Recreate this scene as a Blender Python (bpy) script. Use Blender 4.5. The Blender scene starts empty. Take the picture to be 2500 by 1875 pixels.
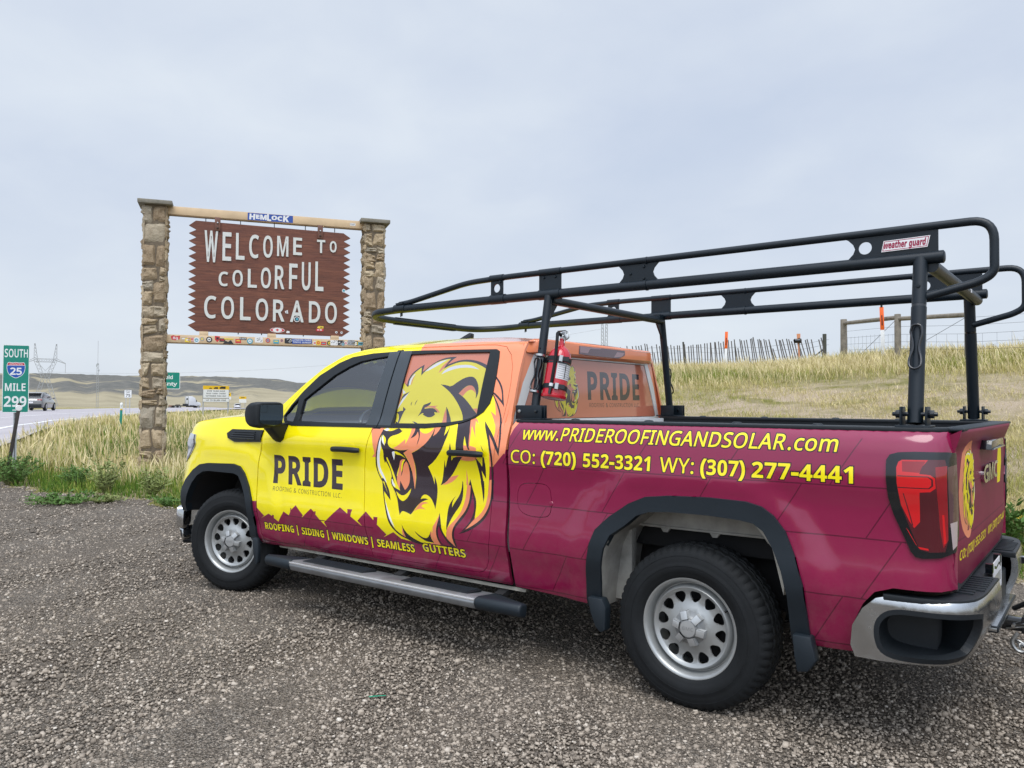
import bpy, bmesh, math, random
import numpy as np
from mathutils import Vector, Matrix
from mathutils.geometry import delaunay_2d_cdt

# ------------------------------------------------------------ camera, sky, sun
scene = bpy.context.scene
COL = scene.collection
random.seed(7)
RNG = np.random.default_rng(11)

YAW, PITCH, ROLL = -0.9193, 0.0237, 0.0044
fw = Vector((math.cos(YAW)*math.cos(PITCH), math.sin(YAW)*math.cos(PITCH), math.sin(PITCH)))
rt = fw.cross(Vector((0, 0, 1))).normalized()
up = rt.cross(fw)
r2 = rt*math.cos(ROLL) + up*math.sin(ROLL)
u2 = -rt*math.sin(ROLL) + up*math.cos(ROLL)
CAM = Vector((-1.5982, 4.4387, 1.4306))
cam_d = bpy.data.cameras.new("camera")
cam = bpy.data.objects.new("camera", cam_d)
COL.objects.link(cam)
cam_d.sensor_width = 36.0
cam_d.lens = 1929.72/2500*36.0
cam_d.clip_start = 0.05
cam_d.clip_end = 9000
cam.matrix_world = Matrix(((r2.x, u2.x, -fw.x, CAM.x), (r2.y, u2.y, -fw.y, CAM.y),
                           (r2.z, u2.z, -fw.z, CAM.z), (0, 0, 0, 1)))
scene.camera = cam

vs = scene.view_settings
vs.view_transform = 'Standard'
vs.look = 'None'
vs.gamma = 1.0
vs.use_curve_mapping = False
vs.exposure = 0.62

SUN_EL, SUN_AZ = math.radians(63), math.radians(122)   # azimuth measured from +X towards +Y
world = bpy.data.worlds.new("World")
scene.world = world
world.use_nodes = True
nt = world.node_tree
nt.nodes.clear()
def WN(t, **k):
    n = nt.nodes.new(t)
    for a, b in k.items():
        setattr(n, a, b)
    return n
wout = WN('ShaderNodeOutputWorld')
wbg = WN('ShaderNodeBackground')
wbg.inputs['Strength'].default_value = 0.1
sky = WN('ShaderNodeTexSky', sky_type='NISHITA')
sky.sun_disc = False
sky.sun_elevation = SUN_EL
sky.sun_rotation = math.pi/2 - SUN_AZ
wtc = WN('ShaderNodeTexCoord')
sep = WN('ShaderNodeSeparateXYZ')
nt.links.new(wtc.outputs['Generated'], sep.inputs[0])
zc = WN('ShaderNodeMath', operation='MAXIMUM'); zc.inputs[1].default_value = 0.0
nt.links.new(sep.outputs['Z'], zc.inputs[0])
za = WN('ShaderNodeMath', operation='ADD'); za.inputs[1].default_value = 0.35
nt.links.new(zc.outputs[0], za.inputs[0])
dv = WN('ShaderNodeVectorMath', operation='DIVIDE')
nt.links.new(wtc.outputs['Generated'], dv.inputs[0])
cmb = WN('ShaderNodeCombineXYZ')
for i in range(2):
    nt.links.new(za.outputs[0], cmb.inputs[i])
cmb.inputs[2].default_value = 1.0
nt.links.new(cmb.outputs[0], dv.inputs[1])
def cloud(scale, detail, rough, dist):
    n = WN('ShaderNodeTexNoise')
    n.inputs['Scale'].default_value = scale
    n.inputs['Detail'].default_value = detail
    n.inputs['Roughness'].default_value = rough
    n.inputs['Distortion'].default_value = dist
    nt.links.new(dv.outputs[0], n.inputs['Vector'])
    return n
n1 = cloud(1.25, 5, .48, .15)
n2 = cloud(5.0, 6, .55, .3)
mx = WN('ShaderNodeMath', operation='MULTIPLY_ADD')
mx.inputs[1].default_value = 0.26
nt.links.new(n2.outputs['Fac'], mx.inputs[0])
nt.links.new(n1.outputs['Fac'], mx.inputs[2])
ramp = WN('ShaderNodeValToRGB')
ramp.color_ramp.elements[0].position = 0.40
ramp.color_ramp.elements[0].color = (0.50, 0.585, 0.735, 1)
ramp.color_ramp.elements[1].position = 0.92
ramp.color_ramp.elements[1].color = (0.725, 0.785, 0.86, 1)
e = ramp.color_ramp.elements.new(0.64); e.color = (0.59, 0.66, 0.785, 1)
nt.links.new(mx.outputs[0], ramp.inputs[0])
# paler towards the horizon
hz = WN('ShaderNodeMapRange'); hz.inputs['From Min'].default_value = 0.0; hz.inputs['From Max'].default_value = 0.30
hz.inputs['To Min'].default_value = 0.7; hz.inputs['To Max'].default_value = 0.0
nt.links.new(zc.outputs[0], hz.inputs['Value'])
mh = WN('ShaderNodeMix', data_type='RGBA')
nt.links.new(hz.outputs[0], mh.inputs[0])
nt.links.new(ramp.outputs[0], mh.inputs[6])
mh.inputs[7].default_value = (0.735, 0.785, 0.835, 1)
# added sky glow round the sun direction, behind the camera, lighting the truck's side
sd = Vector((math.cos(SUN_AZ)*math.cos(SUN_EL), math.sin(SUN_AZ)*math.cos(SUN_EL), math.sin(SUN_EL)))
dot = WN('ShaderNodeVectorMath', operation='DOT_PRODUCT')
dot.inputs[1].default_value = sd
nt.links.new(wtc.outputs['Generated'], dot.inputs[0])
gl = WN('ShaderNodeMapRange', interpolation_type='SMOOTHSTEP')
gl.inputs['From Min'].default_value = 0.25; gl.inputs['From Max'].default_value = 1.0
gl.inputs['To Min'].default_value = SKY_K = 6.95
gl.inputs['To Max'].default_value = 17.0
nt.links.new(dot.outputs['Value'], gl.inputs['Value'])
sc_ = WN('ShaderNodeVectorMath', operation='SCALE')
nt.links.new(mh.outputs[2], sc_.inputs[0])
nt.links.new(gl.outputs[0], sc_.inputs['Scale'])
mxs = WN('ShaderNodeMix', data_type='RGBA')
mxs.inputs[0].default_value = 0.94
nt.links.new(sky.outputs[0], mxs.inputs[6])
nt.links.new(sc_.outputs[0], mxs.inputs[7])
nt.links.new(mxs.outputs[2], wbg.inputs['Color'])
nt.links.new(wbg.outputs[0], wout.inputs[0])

sun_d = bpy.data.lights.new("sun", 'SUN')
sun_d.energy = 1.5
sun_d.angle = math.radians(38)
sun_d.color = (1.0, 0.965, 0.91)
sun = bpy.data.objects.new("sun", sun_d)
COL.objects.link(sun)
sun.rotation_euler = sd.to_track_quat('Z', 'Y').to_euler()
sun.location = sd*40

# ------------------------------------------------------------ traced outlines and letter shapes
GLYPHS = """
bA;464;0,0 169,482 293,482 463,0 354,0 319,114 144,114 109,0/170,199 295,199 259,311 257,319 254,329 251,340 247,352 244,363 240,375 237,387 234,398 232,407 229,397 226,386 223,374 219,361 215,348 212,336 209,325 206,317 204,311
bB;451;60,0 60,480 210,480 268,477 317,468 355,453 382,430 398,399 404,358 401,332 395,309 384,289 370,272 352,261 330,255 345,247 360,242 373,234 385,225 396,213 404,199 411,183 414,162 416,139 410,99 395,65 369,37 333,16 291,4 240,0/162,289 221,289 247,291 268,296 282,304 292,314 298,328 300,345 297,361 291,374 279,384 263,391 242,395 216,396 162,396/162,84 228,84 256,86 277,92 292,102 302,115 308,131 310,149 308,166 302,180 292,192 276,202 254,207 225,209 162,209
bC;428;255,-7 208,-3 168,7 133,24 103,47 80,76 62,110 49,149 41,192 39,239 42,286 51,328 65,367 85,402 111,431 141,455 177,472 218,483 264,486 288,485 312,482 335,477 359,470 382,462 404,453 371,370 353,378 335,386 317,392 299,397 282,401 264,402 228,397 198,382 175,358 157,325 147,285 144,238 147,191 156,152 172,120 195,97 226,83 264,78 284,79 303,81 323,85 343,90 364,96 386,103 386,18 365,10 344,4 324,-1 302,-4 279,-6
bD;497;60,0 60,480 211,480 259,477 302,468 342,453 376,432 404,406 427,374 444,336 455,293 458,244 450,170 427,109 389,61 337,27 273,7 196,0/162,84 206,84 287,101 336,154 353,242 349,290 337,329 318,359 291,380 257,392 216,396 162,396
bE;377;60,0 60,480 336,480 336,396 162,396 162,291 324,291 324,208 162,208 162,84 336,84 336,0
bF;369;60,0 60,480 335,480 335,396 161,396 161,273 323,273 323,189 161,189 161,0
bG;486;262,-7 196,0 141,21 97,56 65,105 45,166 39,240 42,288 52,332 68,371 91,405 119,433 153,456 193,473 238,483 289,486 315,485 340,483 365,478 389,472 411,465 432,457 398,375 383,383 366,389 348,394 329,398 309,401 289,402 261,399 235,393 212,381 192,366 175,347 162,325 152,299 146,270 144,238 145,208 149,181 156,155 167,133 180,114 197,98 217,87 241,80 269,78 282,78 294,79 305,80 315,81 324,83 333,85 333,185 242,185 242,269 433,269 433,21 407,13 381,6 354,1 326,-3 295,-6
bH;514;60,0 60,480 162,480 162,291 352,291 352,480 453,480 453,0 352,0 352,207 162,207 162,0
bI;261;21,0 21,58 80,85 80,395 21,422 21,480 240,480 240,422 181,395 181,85 240,58 240,0
bK;446;60,0 60,480 162,480 162,260 168,269 175,279 181,288 188,298 195,307 202,316 332,480 445,480 277,267 446,0 330,0 205,202 162,171 162,0
bL;379;60,0 60,480 162,480 162,84 357,84 357,0
bM;633;60,0 60,480 199,480 312,113 435,480 573,480 573,0 478,0 478,227 478,243 479,260 479,279 480,299 481,317 481,335 482,352 482,365 483,375 357,0 263,0 148,376 146,366 147,352 148,336 149,317 149,298 150,278 151,259 151,240 151,223 151,0
bN;546;60,0 60,480 189,480 397,120 398,143 397,165 396,187 395,209 394,231 394,253 394,480 486,480 486,0 357,0 148,363 147,340 148,317 149,294 150,271 151,248 151,226 151,0
bO;534;267,-7 218,-3 176,7 139,24 108,48 83,76 63,111 50,150 42,193 39,241 42,289 50,332 63,371 83,405 108,433 139,456 176,473 219,484 268,487 317,484 360,473 396,456 427,433 452,405 471,370 485,331 493,288 496,240 493,193 485,150 471,110 452,76 427,47 396,24 360,7 317,-3/267,79 307,83 338,98 361,122 376,154 386,194 389,240 386,287 376,327 361,359 338,383 307,398 268,402 229,398 198,383 175,359 159,327 149,287 146,240 149,194 159,154 175,122 198,98 229,83
bP;421;60,0 60,480 214,480 270,475 315,462 349,440 373,410 387,373 392,330 390,303 384,276 374,252 360,229 340,209 316,193 286,180 249,173 206,171 162,171 162,0/162,254 195,254 222,256 245,261 264,271 278,285 286,303 289,326 280,365 253,388 208,396 162,396
bQ;534;363,-114 275,-7 267,-7 218,-3 176,7 139,24 108,48 83,76 63,111 50,150 42,193 39,241 42,289 50,332 63,371 83,405 108,433 139,456 176,473 219,484 268,487 317,484 360,473 396,456 427,433 452,405 471,370 485,331 493,288 496,240 492,189 483,143 467,101 444,65 414,37 377,15 493,-114/267,79 307,83 338,98 361,122 376,154 386,194 389,240 386,287 376,327 361,359 338,383 307,398 268,402 229,398 198,383 175,359 159,327 149,287 146,240 149,194 159,154 175,122 198,98 229,83
bR;444;60,0 60,480 200,480 260,476 308,464 345,444 371,416 386,380 392,336 390,315 386,296 379,278 370,263 359,249 346,237 332,226 318,217 302,209 443,0 330,0 216,184 162,184 162,0/162,267 195,267 225,268 249,274 267,283 279,296 286,313 289,333 286,354 278,370 266,382 247,390 223,395 193,396 162,396
bS;370;167,-7 118,-4 73,6 31,22 31,117 54,107 78,98 102,90 126,83 150,79 175,77 197,79 215,84 228,92 237,102 242,114 244,128 241,145 232,160 217,172 198,183 175,195 150,207 139,212 127,218 114,225 101,233 89,243 77,253 66,265 56,279 48,293 41,310 38,329 36,350 41,390 56,423 80,450 113,470 152,482 199,486 223,485 247,482 270,478 293,471 317,463 341,453 308,373 287,382 267,389 249,394 232,398 214,401 195,402 178,400 163,396 151,388 143,378 137,367 136,353 138,337 146,324 158,313 176,302 199,290 226,277 250,265 271,253 289,241 305,227 318,212 329,196 337,178 342,157 343,133 338,93 323,59 297,31 262,10 219,-2
bT;389;144,0 144,395 13,395 13,480 375,480 375,395 245,395 245,0
bU;507;252,-7 193,-1 145,15 107,42 79,78 63,121 57,171 57,480 158,480 158,186 161,151 169,123 183,103 201,89 225,81 255,79 285,81 309,90 327,105 339,126 347,153 349,187 349,480 451,480 451,169 448,137 441,107 429,80 412,55 390,34 363,16 331,4 294,-4
bV;436;163,0 0,480 103,480 193,194 195,188 197,179 200,167 204,153 207,140 211,125 214,111 217,99 218,89 220,99 222,111 225,125 229,140 232,153 236,167 239,179 241,188 243,194 334,480 437,480 273,0
bW;650;122,0 0,480 100,480 161,218 164,206 167,193 170,179 173,163 176,147 179,132 181,117 183,104 185,92 186,104 188,117 191,132 193,147 196,162 199,177 202,190 205,202 207,211 277,480 373,480 443,211 445,202 448,191 450,177 453,162 456,147 459,132 461,117 463,104 465,92 466,104 468,117 471,132 474,147 477,163 480,179 483,193 486,206 488,218 549,480 649,480 527,0 412,0 347,252 345,258 343,265 342,274 339,284 337,295 335,306 332,318 330,329 328,339 327,349 325,357 324,364 324,357 322,349 321,339 319,329 317,318 314,307 312,295 310,285 308,274 305,265 304,257 302,251 238,0
bX;448;0,0 159,247 10,480 122,480 226,307 327,480 437,480 286,242 448,0 332,0 220,181 109,0
bY;419;159,0 159,183 0,480 110,480 210,282 310,480 419,480 260,187 260,0
b0;384;191,-7 139,1 96,22 64,59 42,108 29,168 24,240 26,289 31,333 40,373 53,407 71,435 93,457 121,474 153,484 191,487 244,480 286,458 318,422 341,373 355,312 359,240 357,191 352,147 343,107 330,74 312,45 290,23 263,6 230,-3/191,75 214,80 231,93 244,116 252,148 257,189 259,240 257,290 252,331 244,363 231,386 214,400 191,405 169,400 151,386 139,363 131,331 126,290 125,240 126,190 131,149 139,117 151,94 169,80
b1;385;176,0 176,277 176,290 176,305 177,323 178,341 178,358 179,373 176,369 171,365 164,358 157,352 150,345 144,340 89,296 40,357 194,480 277,480 277,0
b2;384;27,0 27,71 147,192 170,215 190,236 206,254 219,271 230,286 238,300 243,314 247,329 248,345 246,362 241,376 232,388 220,395 206,400 189,402 171,400 153,396 136,389 118,379 100,367 81,353 26,418 40,430 54,441 70,451 86,461 104,469 123,476 145,482 170,485 197,486 227,484 254,479 278,469 299,456 316,441 330,423 340,402 347,380 349,357 347,331 342,307 333,284 321,263 305,241 287,220 266,197 242,173 215,148 153,90 362,85 362,0
b3;384;164,-7 114,-4 68,5 26,19 26,105 46,96 68,88 90,82 112,77 133,75 153,74 186,76 211,82 229,93 241,107 249,125 251,146 250,158 247,170 241,180 233,188 221,195 206,200 187,204 163,207 136,208 99,208 99,285 136,285 164,286 186,289 204,294 218,300 228,308 235,317 240,327 243,338 244,350 242,366 237,379 228,390 215,398 198,403 175,404 153,403 134,399 116,393 100,385 86,377 73,369 26,439 46,452 68,463 92,473 119,480 149,485 183,486 229,483 268,473 300,456 324,434 338,406 343,372 340,341 330,315 313,293 292,275 267,262 240,253 275,244 304,232 327,216 344,195 354,169 357,140 355,113 348,88 337,65 321,44 300,27 274,12 243,2 206,-5
b4;384;216,0 216,99 11,99 11,170 222,480 315,480 315,178 373,178 373,99 315,99 315,0/101,178 216,178 216,259 216,270 217,283 217,297 217,311 218,325 219,338 219,349 220,358 218,363 213,354 209,346 205,337 200,329 195,320 189,311
b5;384;162,-7 137,-6 114,-4 91,0 70,5 50,12 33,19 33,107 51,99 71,91 93,85 116,80 137,77 158,76 186,78 209,84 227,94 241,109 249,128 251,152 241,192 208,216 155,224 142,224 129,223 116,221 103,218 92,216 83,214 42,235 60,480 320,480 320,394 149,394 140,300 148,301 156,303 165,304 175,305 187,306 201,306 230,304 256,299 279,289 301,277 319,260 333,240 344,217 351,191 353,161 348,112 332,71 305,38 268,13 220,-2
b6;384;199,-7 167,-4 138,3 110,16 86,33 64,57 47,85 34,119 26,158 24,203 24,231 26,258 30,285 35,312 42,337 51,362 62,385 76,406 93,425 113,443 136,457 162,469 192,478 226,483 264,485 274,485 285,484 297,484 309,483 319,482 328,480 328,399 320,401 310,403 301,404 291,405 281,405 271,406 234,404 203,397 178,387 159,373 143,355 132,334 125,310 119,284 117,256 131,271 144,284 160,296 178,304 200,310 225,312 264,307 298,294 325,272 346,242 358,205 362,160 357,112 342,71 318,38 285,13 245,-2/197,75 215,77 231,84 245,95 256,111 262,132 264,158 262,180 257,198 248,214 235,225 219,231 199,234 185,233 172,229 160,224 149,217 141,208 134,199 128,188 125,178 124,167 125,153 128,138 132,124 139,111 147,99 157,89 169,81 182,76
b7;384;75,0 255,394 18,394 18,480 362,480 362,416 181,0
b8;384;192,-7 142,-3 101,9 67,28 43,53 28,85 24,122 26,153 35,179 50,201 70,220 91,237 116,251 95,265 77,281 61,299 48,320 41,344 38,371 41,395 48,416 60,435 76,450 95,463 117,473 141,480 166,484 192,486 219,484 244,480 268,473 290,463 308,450 324,435 336,416 343,395 345,370 342,343 334,319 321,299 303,282 282,266 259,253 276,244 292,233 308,222 322,209 335,196 346,180 354,163 358,145 360,124 358,99 351,76 339,55 323,37 303,22 280,9 253,0 224,-5/192,296 207,303 220,312 232,321 242,333 248,346 250,363 248,377 243,389 233,399 221,406 207,410 191,412 176,410 162,406 150,399 141,389 135,377 134,363 136,347 141,334 151,322 163,313 177,304/191,68 214,70 233,75 247,84 258,96 264,110 266,127 265,139 261,149 255,159 247,168 239,176 229,184 218,191 207,198 196,204 187,209 168,198 151,187 137,175 126,161 120,145 118,128 120,111 126,97 136,85 150,75 169,70
b9;384;120,-7 110,-7 99,-6 87,-6 75,-5 64,-4 55,-2 55,79 64,78 74,76 83,75 93,73 103,73 113,73 150,75 180,81 205,92 225,106 240,124 251,144 259,168 264,194 267,222 252,207 240,194 225,183 207,174 184,168 156,167 118,171 86,184 58,206 38,236 26,274 21,318 26,367 41,407 65,441 98,465 138,480 185,485 216,482 246,475 273,462 298,445 319,422 336,393 350,359 357,320 360,275 359,247 357,220 354,193 349,167 342,141 333,117 321,93 307,72 290,53 271,35 248,21 221,9 191,0 157,-5/185,244 199,246 212,249 224,255 234,262 243,270 250,280 255,290 258,300 259,311 258,326 256,340 251,355 245,368 237,380 227,390 215,398 202,402 187,404 168,401 152,395 138,383 128,367 122,346 120,320 121,298 127,280 136,265 148,253 165,247
ba;406;142,-7 111,-4 84,6 60,22 43,44 32,73 28,109 33,145 46,174 69,196 101,212 142,222 192,226 256,228 256,244 254,262 249,276 241,287 229,294 215,299 199,300 181,299 164,297 146,292 129,287 112,281 95,273 62,341 83,351 105,359 128,365 152,370 177,373 203,374 248,371 286,360 316,342 338,317 351,285 355,244 355,0 285,0 266,50 247,32 231,17 214,7 194,-1 170,-5/179,66 200,69 218,75 234,86 246,100 253,118 256,140 256,170 217,169 188,166 166,160 150,151 139,139 133,125 131,109 132,95 137,84 144,76 154,71 166,68
be;397;218,-7 183,-4 151,2 121,14 95,30 73,50 54,76 41,106 33,141 30,181 33,221 40,257 52,288 69,314 89,335 113,352 140,364 170,371 203,373 251,369 291,354 324,330 348,297 363,256 368,207 368,158 132,158 135,132 143,110 157,92 175,79 197,71 223,68 246,69 267,71 287,75 307,80 327,88 347,97 347,19 329,11 310,5 290,0 269,-4 245,-6/134,225 274,225 272,246 266,265 257,280 243,293 226,300 204,302 186,300 170,294 156,283 145,269 138,249
bh;441;52,0 52,510 152,510 152,406 152,389 152,371 151,355 150,340 149,328 148,320 166,337 181,350 198,361 217,368 238,372 259,373 296,370 328,359 355,342 375,316 387,282 391,239 391,0 291,0 291,214 284,258 265,285 232,293 205,290 184,280 170,262 160,238 154,209 152,173 152,0
bd;425;169,-7 130,-1 97,15 69,41 47,78 35,125 30,183 35,240 48,288 69,325 98,352 132,368 171,373 196,372 218,367 236,358 252,347 266,334 277,320 279,328 277,338 275,351 274,365 273,379 273,393 273,510 373,510 373,0 296,0 277,48 262,33 248,20 233,9 215,0 193,-5/203,73 228,76 248,84 262,98 271,117 277,141 279,171 279,182 278,215 272,242 263,264 249,280 229,289 202,292 182,289 165,279 150,264 140,242 134,214 132,181 134,148 140,121 150,100 165,85 182,76
bg;425;189,-161 164,-161 140,-159 117,-156 95,-153 74,-147 52,-140 52,-60 98,-75 146,-85 195,-88 238,-79 264,-51 273,-5 273,3 273,10 273,18 274,26 274,34 275,41 275,48 259,30 244,16 228,6 209,-1 190,-5 169,-7 128,-1 94,16 67,43 46,81 34,127 30,183 34,238 47,285 68,323 96,351 131,368 171,373 213,367 249,350 277,320 288,367 373,367 373,-1 368,-49 352,-89 326,-120 291,-143 245,-157/204,72 227,74 246,82 261,94 271,112 277,137 279,170 279,182 277,218 271,246 261,267 247,281 227,289 203,292 164,280 140,243 132,181 140,121 164,84
br;305;52,0 52,367 128,367 143,305 160,323 175,339 192,353 212,364 234,371 257,373 268,373 275,373 281,372 291,371 283,277 275,278 264,280 254,280 237,279 221,276 205,271 190,264 178,254 167,242 159,227 154,208 152,187 152,0
bt;291;178,-7 157,-6 137,-2 119,4 103,13 90,25 78,41 70,61 65,86 63,115 63,291 15,291 15,334 71,367 99,445 163,445 163,367 266,367 266,291 163,291 163,115 165,102 169,92 175,84 184,78 195,74 207,73 218,74 229,75 239,77 249,79 260,82 270,85 270,10 258,6 245,2 230,-2 214,-4 196,-6
bu;441;181,-7 144,-3 112,7 86,25 66,51 54,85 50,128 50,367 150,367 150,152 152,129 157,109 165,93 176,82 191,75 210,73 237,77 258,87 272,104 281,128 287,158 289,194 289,367 389,367 389,0 312,0 299,47 280,30 264,16 245,6 225,-1 203,-5
bw;575;111,0 7,367 106,367 148,204 151,192 154,179 157,164 159,148 162,133 164,119 166,105 167,93 169,84 172,91 173,99 174,109 175,120 177,131 179,142 181,153 183,163 184,172 186,180 187,187 233,367 343,367 386,191 388,183 390,173 393,161 395,147 397,132 399,118 401,105 402,93 402,84 406,93 408,104 410,117 412,132 415,147 417,163 420,178 423,192 426,204 470,367 568,367 463,0 354,0 326,128 324,137 321,148 318,162 315,178 311,194 307,211 303,227 299,243 296,258 292,271 290,282 288,290 284,282 281,271 278,258 275,243 271,227 267,211 263,194 260,177 256,162 253,148 250,136 248,127 218,0
by;382;74,-161 63,-161 53,-160 45,-160 37,-158 29,-157 23,-156 23,-77 34,-78 41,-79 48,-80 55,-80 62,-81 82,-78 99,-72 112,-61 124,-48 133,-32 140,-15 146,3 0,367 109,367 179,161 182,151 185,140 187,130 188,119 190,108 191,97 194,108 196,119 198,130 201,140 204,151 207,161 275,367 382,367 227,-47 211,-82 191,-110 166,-133 138,-148 107,-158
bn;441;52,0 52,367 129,367 142,320 161,337 177,350 196,361 217,368 238,372 261,373 297,370 329,359 355,342 375,316 387,282 391,239 391,0 291,0 291,214 289,238 285,258 277,274 265,285 250,291 232,293 204,290 184,280 169,262 160,238 154,209 152,173 152,0
bl;205;52,0 52,510 152,510 152,0
rA;430;0,0 187,482 242,482 428,0 366,0 308,148 118,148 61,0/138,202 290,202 236,347 233,358 230,367 227,376 224,386 221,396 218,405 216,413 214,419 210,405 207,392 203,378 199,366 196,356 193,347
rB;437;65,0 65,480 202,480 257,477 303,468 338,453 364,431 379,400 384,361 382,334 374,311 361,290 343,274 320,262 293,255 312,247 331,241 348,234 363,224 376,212 386,197 394,180 399,160 400,136 395,96 380,63 356,36 322,16 282,4 234,0/126,275 214,275 251,278 279,284 299,295 312,310 319,330 322,354 319,378 309,397 294,411 272,420 242,426 205,428 126,428/126,51 222,51 261,54 290,62 311,76 325,94 333,116 336,141 333,165 324,185 310,202 288,215 257,222 218,225 126,225
rC;424;261,-7 215,-3 174,7 139,24 109,46 85,75 65,109 52,149 44,192 41,240 44,287 53,330 67,368 88,403 114,431 146,455 183,472 225,483 271,486 320,483 364,474 404,458 379,407 364,413 348,420 330,425 311,430 292,432 271,433 223,427 182,410 149,381 124,343 110,296 105,240 109,184 123,137 146,98 178,69 219,52 270,46 291,47 311,49 330,52 348,56 367,60 385,65 385,13 367,7 348,2 329,-2 309,-5 286,-6
rD;491;65,0 65,480 213,480 259,477 301,468 338,453 371,432 398,406 420,374 436,336 446,293 449,244 442,170 420,109 383,61 333,27 272,7 199,0/126,52 191,52 299,73 364,136 385,242 380,301 364,348 338,383 302,408 258,423 204,428 126,428
rE;374;65,0 65,480 333,480 333,426 126,426 126,277 321,277 321,224 126,224 126,53 333,53 333,0
rF;349;65,0 65,480 333,480 333,426 126,426 126,257 320,257 320,203 126,203 126,0
rG;489;271,-7 224,-3 182,7 145,23 114,46 88,74 67,108 53,148 44,191 41,240 44,288 54,331 71,370 93,404 121,433 155,456 195,473 240,483 289,486 316,485 341,483 366,479 389,473 411,466 433,458 410,406 392,413 373,419 352,425 331,430 309,432 286,433 233,427 188,410 152,381 125,343 109,296 104,240 106,203 112,169 123,139 137,112 157,89 181,70 210,57 245,48 285,46 305,46 323,47 338,49 353,51 366,54 379,57 379,199 273,199 273,253 439,253 439,18 413,10 387,4 361,-1 333,-4 303,-6
rH;497;65,0 65,480 126,480 126,277 371,277 371,480 432,480 432,0 371,0 371,224 126,224 126,0
rI;228;27,0 27,35 83,48 83,431 27,445 27,480 200,480 200,445 144,431 144,48 200,35 200,0
rL;352;65,0 65,480 126,480 126,54 335,54 335,0
rM;609;65,0 65,480 154,480 302,87 455,480 544,480 544,0 484,0 484,295 484,318 485,341 486,364 487,385 488,404 489,420 326,0 277,0 119,420 117,405 119,386 120,364 120,340 121,316 121,291 121,0
rN;511;65,0 65,480 135,480 391,83 393,91 393,102 392,115 391,130 391,145 390,162 389,178 389,194 389,209 389,480 445,480 445,0 375,0 118,398 117,381 118,362 119,340 120,316 121,292 121,268 121,0
rO;524;263,-7 216,-3 174,7 139,24 109,48 84,76 65,111 52,150 44,193 41,241 44,288 52,331 65,370 84,404 109,433 139,456 174,473 216,483 263,487 309,484 349,473 384,456 414,433 439,405 458,370 472,331 481,288 484,240 481,193 472,150 458,110 439,76 414,47 384,24 349,7 308,-3/263,46 312,51 352,69 382,98 403,137 416,184 420,240 416,297 403,344 382,382 352,411 313,428 263,434 214,428 174,411 143,382 122,344 109,297 105,240 109,184 122,137 143,98 173,69 213,51
rP;406;65,0 65,480 192,480 249,475 295,463 329,443 353,415 367,380 372,338 370,313 364,288 354,264 340,243 320,224 294,208 263,196 225,189 181,187 126,187 126,0/126,238 174,238 216,241 250,248 276,261 295,279 306,304 310,336 306,364 296,387 280,405 257,418 225,425 187,428 126,428
rR;417;65,0 65,480 197,480 252,476 296,464 329,446 353,419 367,385 372,343 370,319 366,298 358,279 348,264 336,250 322,239 307,229 292,221 276,215 408,0 337,0 221,198 126,198 126,0/126,249 197,249 233,252 261,259 283,272 298,290 307,313 310,340 306,369 297,391 281,407 259,418 230,425 194,427 126,427
rS;369;166,-7 140,-6 115,-4 91,-1 70,4 51,9 34,16 34,74 52,67 72,60 94,54 119,50 143,47 169,46 201,48 228,55 249,66 265,82 274,101 277,123 276,138 272,151 267,163 258,173 247,183 232,192 214,202 191,212 164,222 126,238 96,256 72,276 54,300 44,329 40,364 42,388 49,410 60,429 74,446 92,460 114,471 138,480 165,485 193,486 219,485 243,483 266,479 287,473 307,467 326,459 307,408 290,414 272,420 253,426 233,430 213,432 192,433 165,431 142,425 124,414 112,400 104,383 101,363 103,348 106,335 111,323 120,313 131,303 144,294 161,285 182,276 206,267 233,256 257,245 278,233 296,221 310,207 322,191 330,173 335,152 337,128 332,89 317,56 291,29 256,9 215,-3
rT;373;156,0 156,426 7,426 7,480 366,480 366,426 217,426 217,0
rU;491;243,-7 188,-1 143,15 107,42 81,78 66,121 60,171 60,480 121,480 121,169 124,133 135,102 152,78 176,60 208,49 246,46 286,50 317,61 341,80 357,106 367,135 370,169 370,480 430,480 430,169 428,137 421,107 410,80 394,55 373,34 348,16 318,4 283,-4
rW;624;135,0 8,480 71,480 146,187 151,166 155,146 160,127 163,108 166,90 169,73 171,91 175,110 179,130 183,150 188,170 194,190 279,480 341,480 429,188 435,167 440,147 445,127 449,107 453,89 455,73 458,90 461,108 465,127 469,146 474,167 479,187 553,480 616,480 488,0 427,0 334,314 330,327 327,340 323,353 320,366 317,377 314,388 312,397 311,404 306,389 303,372 298,352 293,333 287,312 196,0
rY;380;160,0 160,183 0,480 66,480 190,244 315,480 380,480 220,186 220,0
r&;492;187,-7 144,-3 107,9 77,28 54,54 40,86 36,125 39,157 48,185 63,208 84,228 109,248 139,266 125,282 112,300 99,318 89,337 83,359 81,382 84,413 95,439 114,459 139,475 169,484 204,487 237,484 266,475 289,460 306,439 317,414 320,383 317,357 308,333 293,312 273,293 250,275 224,258 354,133 365,148 374,164 382,181 389,200 396,219 401,240 461,240 453,212 444,185 434,160 422,136 408,115 392,95 490,0 410,0 352,56 330,39 307,24 281,11 254,1 222,-5/188,293 212,308 231,322 245,336 254,350 260,366 262,383 260,399 255,412 246,423 234,432 219,437 202,439 185,437 169,432 156,424 146,413 140,399 138,383 140,367 144,352 151,338 161,324 173,309/189,46 216,47 241,52 263,60 282,70 299,81 314,93 175,229 152,215 133,200 118,185 106,169 100,150 97,127 100,104 108,84 122,68 141,56 163,48
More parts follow.
